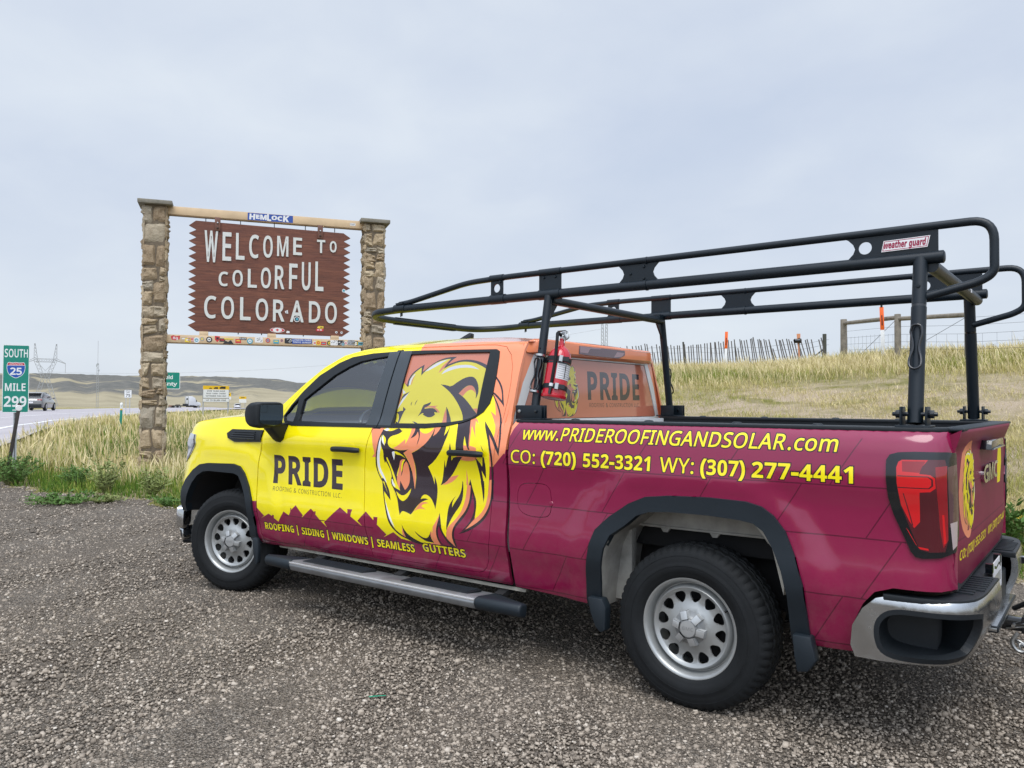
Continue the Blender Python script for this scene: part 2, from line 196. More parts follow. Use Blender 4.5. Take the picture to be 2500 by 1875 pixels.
r.;180;89,-9 79,-8 69,-5 60,1 54,10 50,22 48,36 50,51 54,63 60,71 69,77 79,80 89,81 100,80 110,77 119,71 126,63 130,51 132,36 130,22 126,10 119,1 110,-5 100,-8
r:;180;89,278 79,279 69,283 60,289 54,297 50,309 48,324 50,339 54,351 60,359 69,365 79,368 89,369 100,368 110,365 119,359 126,351 130,339 132,324 130,309 126,297 119,289 110,283 100,279/89,-9 79,-8 69,-5 60,1 54,10 50,22 48,36 50,51 54,63 60,71 69,77 79,80 89,81 100,80 110,77 119,71 126,63 130,51 132,36 130,22 126,10 119,1 110,-5 100,-8
r(;202;126,-106 95,-65 70,-20 51,28 37,79 30,131 27,184 30,238 37,291 51,342 70,391 95,437 126,480 181,480 153,436 129,390 110,340 97,289 89,238 87,185 89,133 97,82 110,32 129,-17 152,-63 181,-106
r);201;21,-106 49,-63 73,-17 91,32 104,82 112,133 115,185 112,238 104,289 91,340 73,390 49,436 20,480 76,480 107,437 132,391 151,342 164,291 172,238 175,184 172,131 164,79 151,28 132,-20 107,-65 76,-106
r-;217;27,154 27,206 189,206 189,154
r|;291;121,-118 121,554 170,554 170,-118
r,;180;28,-87 34,-60 40,-32 47,-3 53,27 57,53 61,78 124,78 129,71 122,46 114,20 104,-8 93,-35 82,-62 71,-87
r$;384;170,-39 170,33 146,34 122,36 98,39 76,44 57,49 42,55 42,112 58,105 78,99 100,93 124,89 147,86 170,85 170,220 130,233 97,249 73,266 55,287 45,312 42,341 45,372 57,398 76,419 102,435 133,446 170,451 170,510 213,510 213,451 236,450 258,448 278,444 297,439 314,433 331,426 313,377 298,382 282,387 266,392 248,396 231,398 213,400 213,265 241,257 265,248 287,238 305,228 320,216 331,202 340,187 345,169 347,148 343,118 331,93 312,72 285,55 252,43 213,36 213,-39/170,280 170,399 148,396 130,390 117,382 107,372 101,360 99,346 101,329 106,316 115,305 127,295 146,287/213,88 237,92 256,98 271,106 281,117 287,129 289,144 287,159 282,172 273,182 259,191 239,199 213,206
rw;528;106,1 7,361 69,361 118,169 123,149 128,130 132,110 136,92 139,75 142,61 146,69 148,79 151,89 153,101 156,112 159,125 162,136 165,148 169,158 232,361 297,361 359,158 364,142 368,126 373,108 377,91 381,76 383,62 387,74 390,90 395,108 399,128 404,148 410,169 460,361 520,361 420,1 351,1 289,203 284,222 279,240 274,258 270,274 267,288 265,299 260,288 257,274 253,258 249,240 244,221 238,203 173,1
rc;323;201,-7 171,-5 143,2 117,13 93,28 74,48 58,73 46,103 39,138 37,178 39,220 47,256 59,286 76,311 96,332 119,347 146,358 174,365 206,367 224,366 241,364 259,361 275,357 288,352 300,347 282,298 271,302 258,306 244,310 230,313 217,314 204,315 145,300 110,254 98,179 101,139 110,105 124,79 144,60 170,48 201,44 220,45 237,47 253,50 267,55 281,60 294,65 294,13 282,7 268,2 254,-2 239,-4 221,-6
ro;406;202,-7 172,-4 143,3 117,15 94,32 75,53 58,79 46,109 39,143 37,181 42,236 57,282 82,318 116,345 156,361 204,367 236,364 264,357 290,345 314,328 333,307 349,282 361,252 368,218 370,181 365,126 350,79 325,42 291,15 250,-1/203,42 237,46 263,59 283,80 298,107 306,141 309,181 306,220 298,253 283,281 263,301 236,313 203,317 169,313 143,301 123,281 109,253 101,220 98,181 101,141 109,107 123,80 143,59 170,46
rm;627;57,0 57,360 105,360 113,311 129,328 144,342 162,353 182,361 202,365 223,367 273,360 310,340 333,306 350,325 366,340 386,352 407,360 429,365 452,367 489,363 520,353 543,335 560,310 570,277 574,234 574,0 515,0 515,232 507,279 483,308 442,317 410,314 385,304 367,287 355,264 347,234 345,199 345,0 286,0 286,232 278,279 253,308 212,317 180,313 155,302 137,283 125,258 118,226 116,187 116,0
re;378;210,-7 177,-4 147,3 120,14 96,30 75,51 59,76 47,106 39,140 37,177 39,215 46,249 57,279 72,305 90,326 112,344 138,357 166,364 196,367 226,364 252,358 276,347 296,331 313,312 327,290 337,264 343,235 345,204 345,169 98,169 102,131 113,100 129,76 152,58 180,47 213,44 235,44 255,46 274,50 292,55 310,61 328,69 328,17 310,9 292,4 274,-1 255,-4 234,-6/99,216 283,216 280,244 273,269 262,290 245,306 223,315 195,318 169,315 147,306 129,291 114,271 105,245
rl;173;57,0 57,510 116,510 116,0
rd;413;185,-7 143,-2 107,14 77,40 55,76 41,123 37,179 41,236 55,283 78,319 108,346 144,361 185,367 211,365 234,360 254,351 270,340 285,328 297,314 300,320 300,329 299,339 298,350 297,359 297,367 297,510 356,510 356,0 308,0 300,48 285,34 271,21 254,9 234,0 211,-5/194,42 228,46 255,56 274,74 287,98 295,129 298,168 298,179 295,220 288,254 275,282 256,302 229,314 193,318 164,313 140,301 122,280 109,252 101,218 98,178 101,138 109,105 122,78 141,58 165,46
ru;415;184,-7 144,-3 111,7 86,25 68,49 57,83 53,124 53,360 113,360 113,128 122,81 148,52 193,42 229,46 256,57 276,76 289,102 296,134 299,173 299,360 358,360 358,0 310,0 301,48 285,31 269,17 250,6 229,-1 207,-5
rn;415;57,0 57,360 105,360 113,311 130,328 146,342 165,353 186,361 208,365 230,367 270,363 302,353 328,335 346,310 357,277 361,234 361,0 302,0 302,230 293,278 266,307 222,317 186,313 158,302 139,283 126,258 119,226 116,187 116,0
rt;242;167,-7 149,-6 132,-2 115,3 100,11 87,22 77,37 68,55 63,78 62,105 62,314 11,314 11,343 62,366 86,443 121,443 121,360 225,360 225,314 121,314 121,106 123,86 128,70 137,57 148,49 162,43 177,42 186,42 196,43 205,44 214,46 221,47 228,49 228,4 221,1 212,-1 201,-4 189,-5 178,-6
ry;342;56,-161 46,-161 37,-160 28,-160 21,-158 14,-157 7,-156 7,-109 13,-110 19,-111 32,-112 40,-113 47,-113 66,-111 83,-105 97,-95 108,-82 118,-67 127,-49 146,-1 1,360 64,360 142,155 148,137 154,120 160,104 165,88 169,72 172,57 178,69 182,84 187,101 193,119 199,137 206,156 279,360 343,360 187,-50 174,-81 157,-108 139,-131 116,-148 89,-158
r0;384;191,-7 142,1 102,22 72,59 50,108 37,169 33,240 35,290 40,334 49,373 61,407 78,435 99,458 125,474 156,484 191,487 241,480 281,458 312,422 334,373 347,313 351,240 349,191 344,147 335,108 322,74 305,45 284,23 258,6 227,-3/191,44 224,49 249,65 268,92 281,130 289,180 291,240 289,300 281,349 268,388 249,415 224,431 191,437 159,431 133,415 115,388 102,349 95,300 92,240 95,180 102,131 115,93 133,65 159,49
r1;385;181,0 181,335 181,353 181,369 181,381 182,393 183,405 183,418 176,411 170,405 164,400 158,394 150,388 142,381 91,339 60,379 189,480 238,480 238,0
r2;384;32,0 32,49 158,176 181,199 201,221 219,240 234,259 247,278 257,296 264,315 268,334 269,355 267,380 259,400 246,415 229,427 208,434 185,436 162,435 142,430 123,424 105,415 87,403 69,390 38,430 57,445 79,458 102,470 128,479 155,484 185,486 226,482 262,471 291,452 312,427 325,396 330,359 328,334 323,311 314,288 303,267 288,245 271,224 252,202 230,179 207,155 107,56 349,54 349,0
r3;384;162,-7 137,-6 114,-4 92,-1 71,4 50,11 30,19 30,75 51,65 73,58 95,51 118,47 141,44 163,43 202,46 233,54 256,68 271,87 281,110 284,138 280,165 268,186 249,202 222,213 189,220 150,222 103,222 103,273 150,273 187,275 217,284 240,298 257,316 267,338 271,363 268,385 260,403 247,417 230,428 208,434 183,437 159,435 136,431 117,425 99,417 80,407 62,396 33,437 51,449 72,461 96,471 123,480 152,485 183,486 229,483 266,471 294,453 315,428 327,400 331,367 328,337 319,312 304,290 284,274 260,261 232,253 267,243 296,231 318,214 333,192 343,166 346,136 344,110 337,85 326,62 311,42 291,25 266,11 237,1 202,-5
r4;384;244,0 244,109 14,109 14,159 240,482 301,482 301,162 371,162 371,109 301,109 301,0/72,162 244,162 244,313 244,335 244,355 245,372 246,388 246,404 247,419 241,410 236,401 231,392 226,382 221,374 216,367
r5;384;167,-7 142,-6 119,-4 97,0 76,5 58,12 42,19 42,75 60,66 79,58 101,52 124,47 146,45 167,44 200,46 229,55 253,69 271,89 282,115 285,147 282,176 273,200 257,219 234,233 203,242 165,244 152,244 138,243 122,241 107,239 94,237 83,234 54,253 72,480 312,480 312,426 122,426 111,287 119,288 130,290 142,291 155,293 169,294 185,294 231,290 270,278 302,257 326,229 341,195 346,153 341,107 325,68 299,36 263,12 219,-2
r6;384;200,-7 171,-4 143,3 118,16 95,34 75,57 59,86 47,120 39,160 37,205 38,239 41,273 46,307 54,339 65,369 79,397 97,423 119,444 146,462 177,475 214,484 257,486 266,486 277,486 288,485 298,484 308,482 316,480 316,430 307,432 298,434 288,436 278,437 268,438 258,438 229,436 203,431 181,422 162,411 145,397 132,380 121,361 113,341 106,318 101,295 98,270 96,244 112,259 126,272 143,284 163,293 187,298 214,300 253,296 286,283 314,262 336,233 348,197 353,154 348,108 334,69 311,36 281,12 244,-2/199,43 226,46 249,55 268,70 283,92 291,120 294,154 292,183 284,207 271,227 253,242 230,251 201,254 181,252 163,248 146,241 132,231 120,220 110,208 103,194 98,180 97,166 98,147 102,128 108,108 117,91 128,75 142,61 159,51 178,45
r7;384;91,0 288,426 30,426 30,480 351,480 351,434 156,0
r8;384;193,-7 146,-3 106,8 75,27 51,53 38,85 33,122 34,143 39,162 47,179 57,195 69,209 83,221 99,232 115,242 132,251 110,265 90,281 73,299 59,320 51,344 48,372 50,395 57,416 67,434 81,450 98,463 118,473 141,480 165,485 191,486 231,483 265,473 295,457 317,434 331,406 335,371 334,353 330,336 323,321 313,307 302,295 289,283 275,273 260,263 244,254 263,244 281,233 298,222 313,209 325,196 336,181 344,164 349,145 351,124 346,87 332,55 308,29 276,9 238,-3/194,277 216,287 236,299 253,312 266,328 274,347 277,369 274,390 266,407 253,421 236,431 215,437 191,439 168,437 147,431 130,421 117,407 109,390 106,369 107,354 111,340 118,328 127,317 137,308 150,299 164,291 178,284/192,40 222,43 247,51 267,63 281,80 290,100 293,124 290,146 281,165 265,182 245,196 221,210 192,222 181,226 154,213 132,199 114,183 101,165 93,145 91,122 93,100 102,80 116,63 135,51 161,43
r9;384;129,-7 120,-7 109,-6 98,-5 87,-4 77,-2 69,0 69,50 87,46 106,43 128,42 157,43 183,49 205,57 224,69 240,83 254,99 265,118 274,138 280,161 285,185 288,209 289,235 274,221 260,207 243,196 222,187 199,181 171,179 133,184 99,196 72,217 50,246 38,282 34,324 36,356 42,385 53,411 67,433 85,452 106,467 130,478 157,484 187,486 216,484 244,476 269,463 292,445 312,422 328,393 340,359 347,320 349,275 348,240 345,206 340,173 332,141 322,110 307,82 289,57 267,35 240,17 208,4 171,-4/184,226 205,227 223,231 240,239 254,248 266,259 276,272 284,286 288,299 289,314 288,333 284,352 278,371 269,388 258,404 244,418 227,428 208,434 187,437 161,433 138,424 119,409 104,387 95,359 92,325 95,296 102,272 115,252 132,237 155,229
"""
LION_DATA = """
y 1949,1536 1956,1572 1938,1609 1913,1631 1879,1655 1864,1606 1844,1628 1801,1662 1749,1688 1694,1700 1651,1703 1690,1642 1647,1662 1586,1679 1520,1683 1451,1674 1392,1654 1337,1629 1295,1589 1252,1529 1227,1500 1255,1497 1223,1449 1204,1402 1191,1358 1235,1382 1208,1345 1173,1299 1191,1329 1169,1296 1162,1269 1165,1236 1202,1251 1205,1221 1187,1181 1184,1139 1186,1098 1194,1014 1201,931 1210,891 1197,948 1209,888 1225,840 1255,800 1293,769 1286,841 1288,878 1305,915 1326,970 1342,969 1351,950 1367,888 1381,840 1403,794 1434,759 1470,727 1494,703 1501,683 1506,645 1522,658 1540,689 1548,730 1562,783 1588,729 1617,691 1631,656 1626,627 1612,601 1648,588 1707,586 1766,604 1837,603 1868,610 1904,626 1960,661 1987,695 2011,747 2033,811 2048,871 2057,937 2056,917 2044,923 2100,997 2112,1036 2110,1083 2097,1128 2082,1172 2077,1209 2061,1237 2056,1260 2037,1274 1965,1299 1977,1299 1997,1333 1999,1368 1999,1385 1992,1413 1989,1445 1985,1485 1998,1522 1997,1558 1960,1531
c 1914,1608 1933,1582 1932,1543 1925,1550 1926,1578
c 1651,1703 1690,1642 1723,1614 1709,1655 1678,1682
w 1952,1540 1956,1572 1933,1607 1916,1614 1937,1582 1937,1543
w 1843,1625 1799,1659 1744,1686 1675,1700 1760,1656 1809,1634
w 1695,1606 1677,1633 1622,1656 1535,1663 1463,1657 1397,1629 1484,1645 1572,1643 1643,1627
w 1999,1524 1980,1505 1959,1496 1980,1484
w 1930,1496 1965,1469 1989,1427 1997,1383 1983,1410 1955,1455
d 1960,1531 1986,1556 1967,1544 1968,1572 1959,1600 1940,1625 1902,1653 1861,1672 1860,1625 1825,1652 1773,1688 1711,1708 1653,1715 1605,1714 1637,1695 1665,1666 1622,1680 1568,1693 1502,1694 1433,1684 1371,1665 1335,1649 1335,1627 1392,1653 1451,1673 1520,1682 1585,1679 1646,1660 1691,1640 1674,1671 1651,1703 1694,1700 1750,1688 1801,1662 1844,1627 1864,1601 1880,1654 1913,1632 1940,1607 1955,1575 1949,1533
d 1923,1502 1952,1490 1979,1480 1990,1431 1975,1457 1945,1483
d 1679,1544 1630,1539 1588,1528 1543,1559 1498,1582 1452,1590 1415,1581 1381,1544 1364,1504 1365,1475 1374,1455 1378,1485 1399,1518 1425,1534 1456,1535 1485,1518 1515,1487 1469,1465 1414,1426 1375,1394 1336,1364 1332,1343 1383,1320 1429,1316 1451,1367 1482,1406 1519,1442 1567,1482 1622,1516
c 1515,1487 1485,1517 1452,1535 1421,1534 1398,1515 1382,1486 1409,1507 1435,1510 1461,1494 1477,1471
c 1376,1397 1336,1364 1345,1400
d 1590,1409 1569,1389 1543,1350 1514,1309 1551,1304 1576,1366
c 1589,1397 1596,1349 1588,1303 1550,1304
c 1767,1397 1748,1409 1707,1412 1653,1413 1680,1405 1649,1388 1630,1369 1650,1373 1669,1391 1699,1401 1736,1403
d 1721,1436 1727,1415 1764,1401 1764,1393 1726,1399 1689,1398 1662,1385 1649,1370 1678,1375 1667,1358 1691,1344 1718,1342 1749,1350 1770,1360 1762,1365 1775,1368 1809,1346 1792,1370 1784,1404 1779,1418 1753,1425
d 1952,1406 1923,1389 1938,1368 1948,1334 1948,1293 1968,1296 1985,1316 1960,1310 1966,1337 1979,1361 1999,1367 1968,1379 1944,1380
d 1883,1410 1892,1424 1884,1439 1884,1423
d 1853,1412 1856,1431 1839,1453 1848,1429
d 1843,1317 1814,1316 1764,1300 1787,1299
c 1252,1529 1235,1542 1180,1478 1172,1446 1188,1449 1255,1497
d 1260,1591 1214,1555 1181,1513 1164,1465 1143,1404 1162,1424 1217,1465 1244,1483 1210,1446 1175,1402 1146,1346 1115,1256 1125,1255 1148,1324 1173,1377 1202,1422 1237,1465 1259,1499 1217,1479 1169,1443 1182,1490 1214,1539 1261,1581
d 1260,1326 1203,1281 1162,1236 1120,1176 1126,1237 1137,1291 1159,1346 1146,1346 1124,1291 1108,1211 1118,1133 1157,1201 1201,1251 1183,1208 1163,1143 1164,1082 1163,1016 1163,890 1178,889 1177,1015 1176,1082 1178,1137 1195,1202 1211,1234
c 1375,1337 1339,1340 1327,1326 1311,1279 1295,1229 1320,1270 1342,1298 1334,1250 1331,1186 1325,1167 1337,1175 1344,1225
c 1343,1343 1323,1338 1296,1307 1324,1321
d 1454,1311 1372,1340 1347,1272 1343,1225 1335,1183 1326,1161 1338,1161 1362,1202 1378,1238 1378,1207 1371,1157 1434,1154 1436,1205 1443,1270
y 1378,1238 1378,1207 1368,1157 1337,1161 1359,1197
d 1480,1196 1466,1156 1469,1118 1470,1092 1448,1116 1383,1119 1414,1086 1444,1042 1476,1003 1515,966 1561,943 1548,969 1540,1008 1525,1094 1520,1049 1506,1088 1489,1123 1484,1158
c 1418,1012 1457,1004 1484,998 1515,966 1552,945 1511,952 1457,975
c 1359,1052 1350,990 1343,935 1348,892 1348,875 1370,874 1361,976
d 1286,1120 1264,1099 1241,1070 1234,1123 1223,1124 1216,1068 1216,1001 1248,1048 1238,997 1228,956 1230,884 1239,928 1253,983 1269,1051 1280,1087
d 1249,1193 1223,1154 1234,1162
d 1256,987 1244,929 1235,866 1227,930 1231,989
d 1333,994 1311,930 1288,869 1286,838 1293,791 1301,765 1358,705 1396,687 1413,674 1354,690 1289,722 1235,761 1202,800 1183,845 1171,903 1160,981 1160,1000 1177,999 1179,933 1187,877 1206,826 1237,782 1290,740 1358,705 1413,674 1354,720 1318,767 1299,821 1304,868 1317,920 1330,951
c 1195,985 1199,941 1209,888 1225,840 1255,800 1301,765 1357,706 1290,741 1237,783 1205,828 1187,877 1179,933 1177,999 1191,998
d 1333,994 1351,937 1371,872 1404,800 1443,758 1482,717 1503,683 1506,645 1491,628 1470,610 1432,592 1437,624 1445,656 1443,685 1431,712 1399,744 1353,798 1331,844 1319,892 1317,933
c 1346,959 1367,888 1381,840 1403,794 1434,759 1470,727 1494,703 1501,683 1506,645 1491,628 1470,610 1444,595 1456,629 1462,658 1457,690 1443,720 1409,761 1370,803 1348,842 1334,897 1330,957
d 1391,982 1397,934 1414,894 1450,850 1467,822 1468,855 1442,890 1472,861 1492,831 1500,792 1502,750 1504,718 1501,684 1492,709 1472,749 1446,790 1414,827 1395,861 1386,903 1385,966
y 1385,960 1386,903 1395,859 1414,827 1445,788 1472,749 1494,703 1469,727 1434,759 1403,794 1381,840 1367,888 1355,959
d 1562,783 1548,730 1539,685 1510,646 1476,617 1445,595 1484,590 1548,594 1566,606 1580,632 1587,664 1584,694 1576,727
b 1563,706 1551,681 1528,647 1499,614 1482,595 1543,595 1559,617 1569,646 1571,679
c 1563,773 1588,729 1613,694 1630,666 1632,646 1626,627 1612,601 1646,595 1645,589 1562,592 1580,632 1587,664 1582,697 1566,754
y 1610,727 1623,670 1617,658 1610,691
d 1763,658 1726,636 1688,621 1658,625 1638,649 1630,668 1632,646 1625,620 1612,601 1671,601 1712,617 1744,637
d 1869,688 1850,657 1816,628 1766,604 1707,588 1646,594 1676,584 1728,577 1778,581 1830,596 1863,611 1856,643
c 1868,669 1856,643 1843,610 1866,616 1868,645
d 2056,1260 2046,1256 2009,1251 1974,1252 1929,1270 1911,1268 1898,1257 1883,1256 1901,1241 1932,1230 1973,1221 1993,1202 1994,1181 1987,1163 1970,1149 1918,1138 1867,1137 1815,1144 1834,1129 1858,1122 1845,1104 1824,1075 1806,1040 1791,1002 1781,958 1772,903 1764,950 1760,980 1764,1039 1774,1075 1789,1124 1750,1139 1708,1161 1663,1195 1632,1239 1624,1283 1572,1287 1506,1297 1510,1240 1519,1211 1533,1168 1558,1132 1607,1083 1660,1048 1643,1019 1624,988 1609,945 1610,995 1595,964 1586,932 1586,886 1587,857 1587,904 1590,849 1598,800 1610,827 1635,861 1663,877 1686,881 1708,873 1721,850 1694,858 1656,854 1688,844 1724,828 1758,796 1783,764 1795,752 1839,764 1868,768 1881,755 1888,739 1900,770 1914,823 1932,866 1955,895 1977,928 1920,831 1938,866 1965,906 1979,933 1976,961 1970,973 1983,1012 2003,1042 2019,1063 2028,1051 2039,1080 2034,1124 2049,1148 2057,1179 2058,1209 2056,1228
c 1814,1282 1813,1243 1823,1207 1841,1176 1845,1207 1900,1166 1949,1148 1918,1139 1867,1138 1815,1144 1856,1122 1838,1099 1813,1058 1791,1005 1772,903 1762,980 1768,1051 1788,1125 1733,1148 1676,1180 1643,1222 1622,1272 1631,1286
y 1752,1284 1743,1263 1724,1249 1689,1242 1659,1250 1637,1268 1629,1287
c 1631,1286 1574,1288 1592,1252 1623,1230 1619,1269
y 1538,1291 1507,1299 1509,1286 1516,1260 1537,1235 1535,1271
d 1785,1283 1780,1256 1795,1226 1806,1210 1766,1227 1754,1254 1737,1225 1741,1195 1744,1171 1730,1201 1732,1240 1753,1284
w 2049,1257 2026,1272 1987,1274 1998,1257 2022,1250
y 2025,1271 1932,1278 1889,1279 1911,1269 1929,1270 1975,1254 2018,1251 1999,1261
w 2049,1227 2056,1203 2040,1176 2022,1161 2036,1198
y 2049,1227 2036,1198 2022,1161 2010,1186 2020,1210
d 2057,1261 2069,1232 2079,1205 2084,1168 2099,1124 2111,1083 2113,1036 2100,994 2074,956 2040,917 2002,859 2012,888 2031,919 2058,951 2086,985 2098,1022 2101,1068 2091,1115 2075,1163 2065,1209 2053,1237
w 2065,1214 2070,1184 2085,1131 2098,1084 2098,1037 2079,993 2049,958 2016,928 2031,963 2066,1008 2077,1044 2075,1091 2060,1135 2052,1163
d 2057,956 2048,871 2033,811 2011,747 1987,695 1960,660 1905,622 1869,608 1838,599 1845,609 1896,632 1932,654 1963,689 1986,726 2010,775 2030,828 2038,875 1976,822 1990,879 2018,925 2044,956
y 2051,937 2000,859 2029,911 2037,934
w 2025,827 2000,772 1964,718 1931,661 1963,689 1986,726 2008,771
w 1954,1126 1936,1128 1934,1113 1946,1072 1955,1100 1959,1118
y 1936,1128 1919,1128 1882,1116 1843,1090 1863,1098 1887,1107 1917,1108 1929,1119 1944,1076 1935,1113
c 1892,1073 1865,1085 1847,1080 1841,1072 1826,1054 1816,1012 1813,968 1818,937 1837,909 1856,895 1897,950 1901,899 1918,919 1927,955 1918,1001 1904,1032 1896,1063
d 1849,1080 1839,1072 1861,1055 1872,1030 1876,1000 1892,973 1884,1006 1878,1039 1867,1061
y 1870,1075 1850,1079 1870,1055 1878,1018 1886,1002 1887,1033 1881,1059
y 1899,1047 1911,1004 1924,973 1927,979 1918,1007 1906,1032
y 2012,1088 2004,1088 1977,1040 1957,1002 1935,957 1918,919 1896,889 1931,899 1957,909 1970,930 1973,955 1961,954 1943,925 1957,962 1974,1004 1990,1040 2011,1072
w 1970,955 1963,955 1959,937 1944,923 1939,908 1961,916 1971,933
y 1931,882 1895,863 1869,860 1840,873 1801,909 1815,872 1838,843 1866,825 1892,832 1916,852
c 1783,764 1749,800 1724,828 1688,837 1653,831 1696,824 1713,808 1674,792 1712,795 1757,783 1783,767
"""
ZONE_DATA = """
c 1952,1716 1930,1759 1953,1822 1987,1868 842,1795 841,1521 907,1328 1044,1240 1076,1147 1159,1077 1203,1064 2142,1085 2116,1108 2141,1202 2165,1254 2161,1297 1971,1280 1959,1426 1977,1739
b 3407,710 3322,717 3320,669 3242,616 3292,593 3185,637 3149,622 3150,631 3126,632 3133,610 3095,587 3033,664 2976,642 2958,667 2954,695 2945,696 2945,683 2896,719 2820,656 2839,636 2733,710 2695,687 2698,694 2681,696 2685,673 2584,597 2603,628 2439,743 2365,708 2364,726 2368,737 2319,739 2322,729 2329,717 2334,693 2227,640 2269,670 2191,737 2118,689 2119,710 2081,711 2088,664 2012,608 2046,587 1947,630 1886,595 1768,585 1613,674 1441,884 1302,989 1206,1076 1166,1071 1080,1152 1076,1147 1044,1240 1005,1332 1036,1441 -1058,1445 -1049,156 1416,-456 1335,-129 5624,-1141 5638,-667 3428,712
"""
# ------------------------------------------------------------ materials
MATS = {}
def mat(name, col=(.5, .5, .5), rough=.5, metal=0., coat=0., spec=.5, vary=0., vscale=6., bump=0., bscale=80., trans=0., rvar=0., emit=0.):
    if name in MATS:
        return MATS[name]
    m = bpy.data.materials.new(name)
    m.use_nodes = True
    n = m.node_tree
    b = n.nodes['Principled BSDF']
    b.inputs['Base Color'].default_value = (*col, 1)
    b.inputs['Roughness'].default_value = rough
    b.inputs['Metallic'].default_value = metal
    b.inputs['Coat Weight'].default_value = coat
    b.inputs['Coat Roughness'].default_value = .06
    b.inputs['Specular IOR Level'].default_value = spec
    if emit:
        b.inputs['Emission Color'].default_value = (*col, 1); b.inputs['Emission Strength'].default_value = emit
    if vary or bump or rvar:
        tc = n.nodes.new('ShaderNodeTexCoord')
    if vary or rvar:
        nz = n.nodes.new('ShaderNodeTexNoise')
        nz.inputs['Scale'].default_value = vscale
        nz.inputs['Detail'].default_value = 7
        nz.inputs['Roughness'].default_value = .62
        n.links.new(tc.outputs['Object'], nz.inputs['Vector'])
    if vary:
        mr = n.nodes.new('ShaderNodeMapRange')
        mr.inputs['From Min'].default_value = .28; mr.inputs['From Max'].default_value = .72
        mr.inputs['To Min'].default_value = 1-vary; mr.inputs['To Max'].default_value = 1+vary
        n.links.new(nz.outputs['Fac'], mr.inputs['Value'])
        sc = n.nodes.new('ShaderNodeVectorMath'); sc.operation = 'SCALE'
        sc.inputs[0].default_value = col
        n.links.new(mr.outputs[0], sc.inputs['Scale'])
        n.links.new(sc.outputs[0], b.inputs['Base Color'])
    if rvar:
        mr2 = n.nodes.new('ShaderNodeMapRange')
        mr2.inputs['From Min'].default_value = .3; mr2.inputs['From Max'].default_value = .7
        mr2.inputs['To Min'].default_value = max(.02, rough-rvar); mr2.inputs['To Max'].default_value = rough+rvar
        n.links.new(nz.outputs['Fac'], mr2.inputs['Value'])
        n.links.new(mr2.outputs[0], b.inputs['Roughness'])
    if bump:
        bz = n.nodes.new('ShaderNodeTexNoise')
        bz.inputs['Scale'].default_value = bscale
        bz.inputs['Detail'].default_value = 5
        n.links.new(tc.outputs['Object'], bz.inputs['Vector'])
        bp = n.nodes.new('ShaderNodeBump')
        bp.inputs['Strength'].default_value = bump
        bp.inputs['Distance'].default_value = .01
        n.links.new(bz.outputs['Fac'], bp.inputs['Height'])
        n.links.new(bp.outputs[0], b.inputs['Normal'])
    MATS[name] = m
    return m

def glass_mat(name, tint, refl=.06):
    m = bpy.data.materials.new(name); m.use_nodes = True
    n = m.node_tree; n.nodes.clear()
    o = n.nodes.new('ShaderNodeOutputMaterial')
    t = n.nodes.new('ShaderNodeBsdfTransparent'); t.inputs[0].default_value = (*tint, 1)
    g = n.nodes.new('ShaderNodeBsdfGlossy'); g.inputs['Roughness'].default_value = .02
    f = n.nodes.new('ShaderNodeFresnel'); f.inputs['IOR'].default_value = 1.6
    a = n.nodes.new('ShaderNodeMath'); a.operation = 'ADD'; a.inputs[1].default_value = refl
    x = n.nodes.new('ShaderNodeMixShader')
    n.links.new(f.outputs[0], a.inputs[0]); n.links.new(a.outputs[0], x.inputs[0])
    n.links.new(t.outputs[0], x.inputs[1]); n.links.new(g.outputs[0], x.inputs[2]); n.links.new(x.outputs[0], o.inputs[0])
    MATS[name] = m
    return m

def wrap(name, col, rough=.17, coat=.6):
    m = mat(name, col, rough, 0, coat, .42, vary=.05, vscale=3.5, rvar=.05, bump=.035, bscale=7)
    # road spray dried on the sills and lower panels
    n = m.node_tree; b = n.nodes['Principled BSDF']; src_ = b.inputs['Base Color'].links[0].from_socket
    tc = n.nodes.new('ShaderNodeTexCoord'); sx = n.nodes.new('ShaderNodeSeparateXYZ'); n.links.new(tc.outputs['Object'], sx.inputs[0])
    z = n.nodes.new('ShaderNodeMapRange'); z.inputs[1].default_value = .95; z.inputs[2].default_value = .42; n.links.new(sx.outputs[2], z.inputs[0])
    nz_ = n.nodes.new('ShaderNodeTexNoise'); nz_.inputs['Scale'].default_value = 11; nz_.inputs['Detail'].default_value = 9; nz_.inputs['Roughness'].default_value = .72; n.links.new(tc.outputs['Object'], nz_.inputs['Vector'])
    r_ = n.nodes.new('ShaderNodeMapRange'); r_.inputs[1].default_value = .42; r_.inputs[2].default_value = .80; r_.inputs[4].default_value = .15; n.links.new(nz_.outputs['Fac'], r_.inputs[0])
    k_ = n.nodes.new('ShaderNodeMath'); k_.operation = 'MULTIPLY'; n.links.new(z.outputs[0], k_.inputs[0]); n.links.new(r_.outputs[0], k_.inputs[1])
    x_ = n.nodes.new('ShaderNodeMix'); x_.data_type = 'RGBA'; x_.inputs[7].default_value = (.30, .25, .20, 1)
    n.links.new(k_.outputs[0], x_.inputs[0]); n.links.new(src_, x_.inputs[6]); n.links.new(x_.outputs[2], b.inputs['Base Color'])
    return m
wrap('wrap_yellow', (.93, .785, .004)); wrap('wrap_coral', (.86, .27, .125)); wrap('wrap_plum', (.024, .012, .018))
wrap('wrap_white', (.82, .82, .84)); wrap('wrap_burgundy', (.24, .0095, .055)); wrap('wrap_shingle_line', (.105, .004, .026))  # last one: darker burgundy of the printed shingle lines
wrap('wrap_outline', (.03, .006, .012))
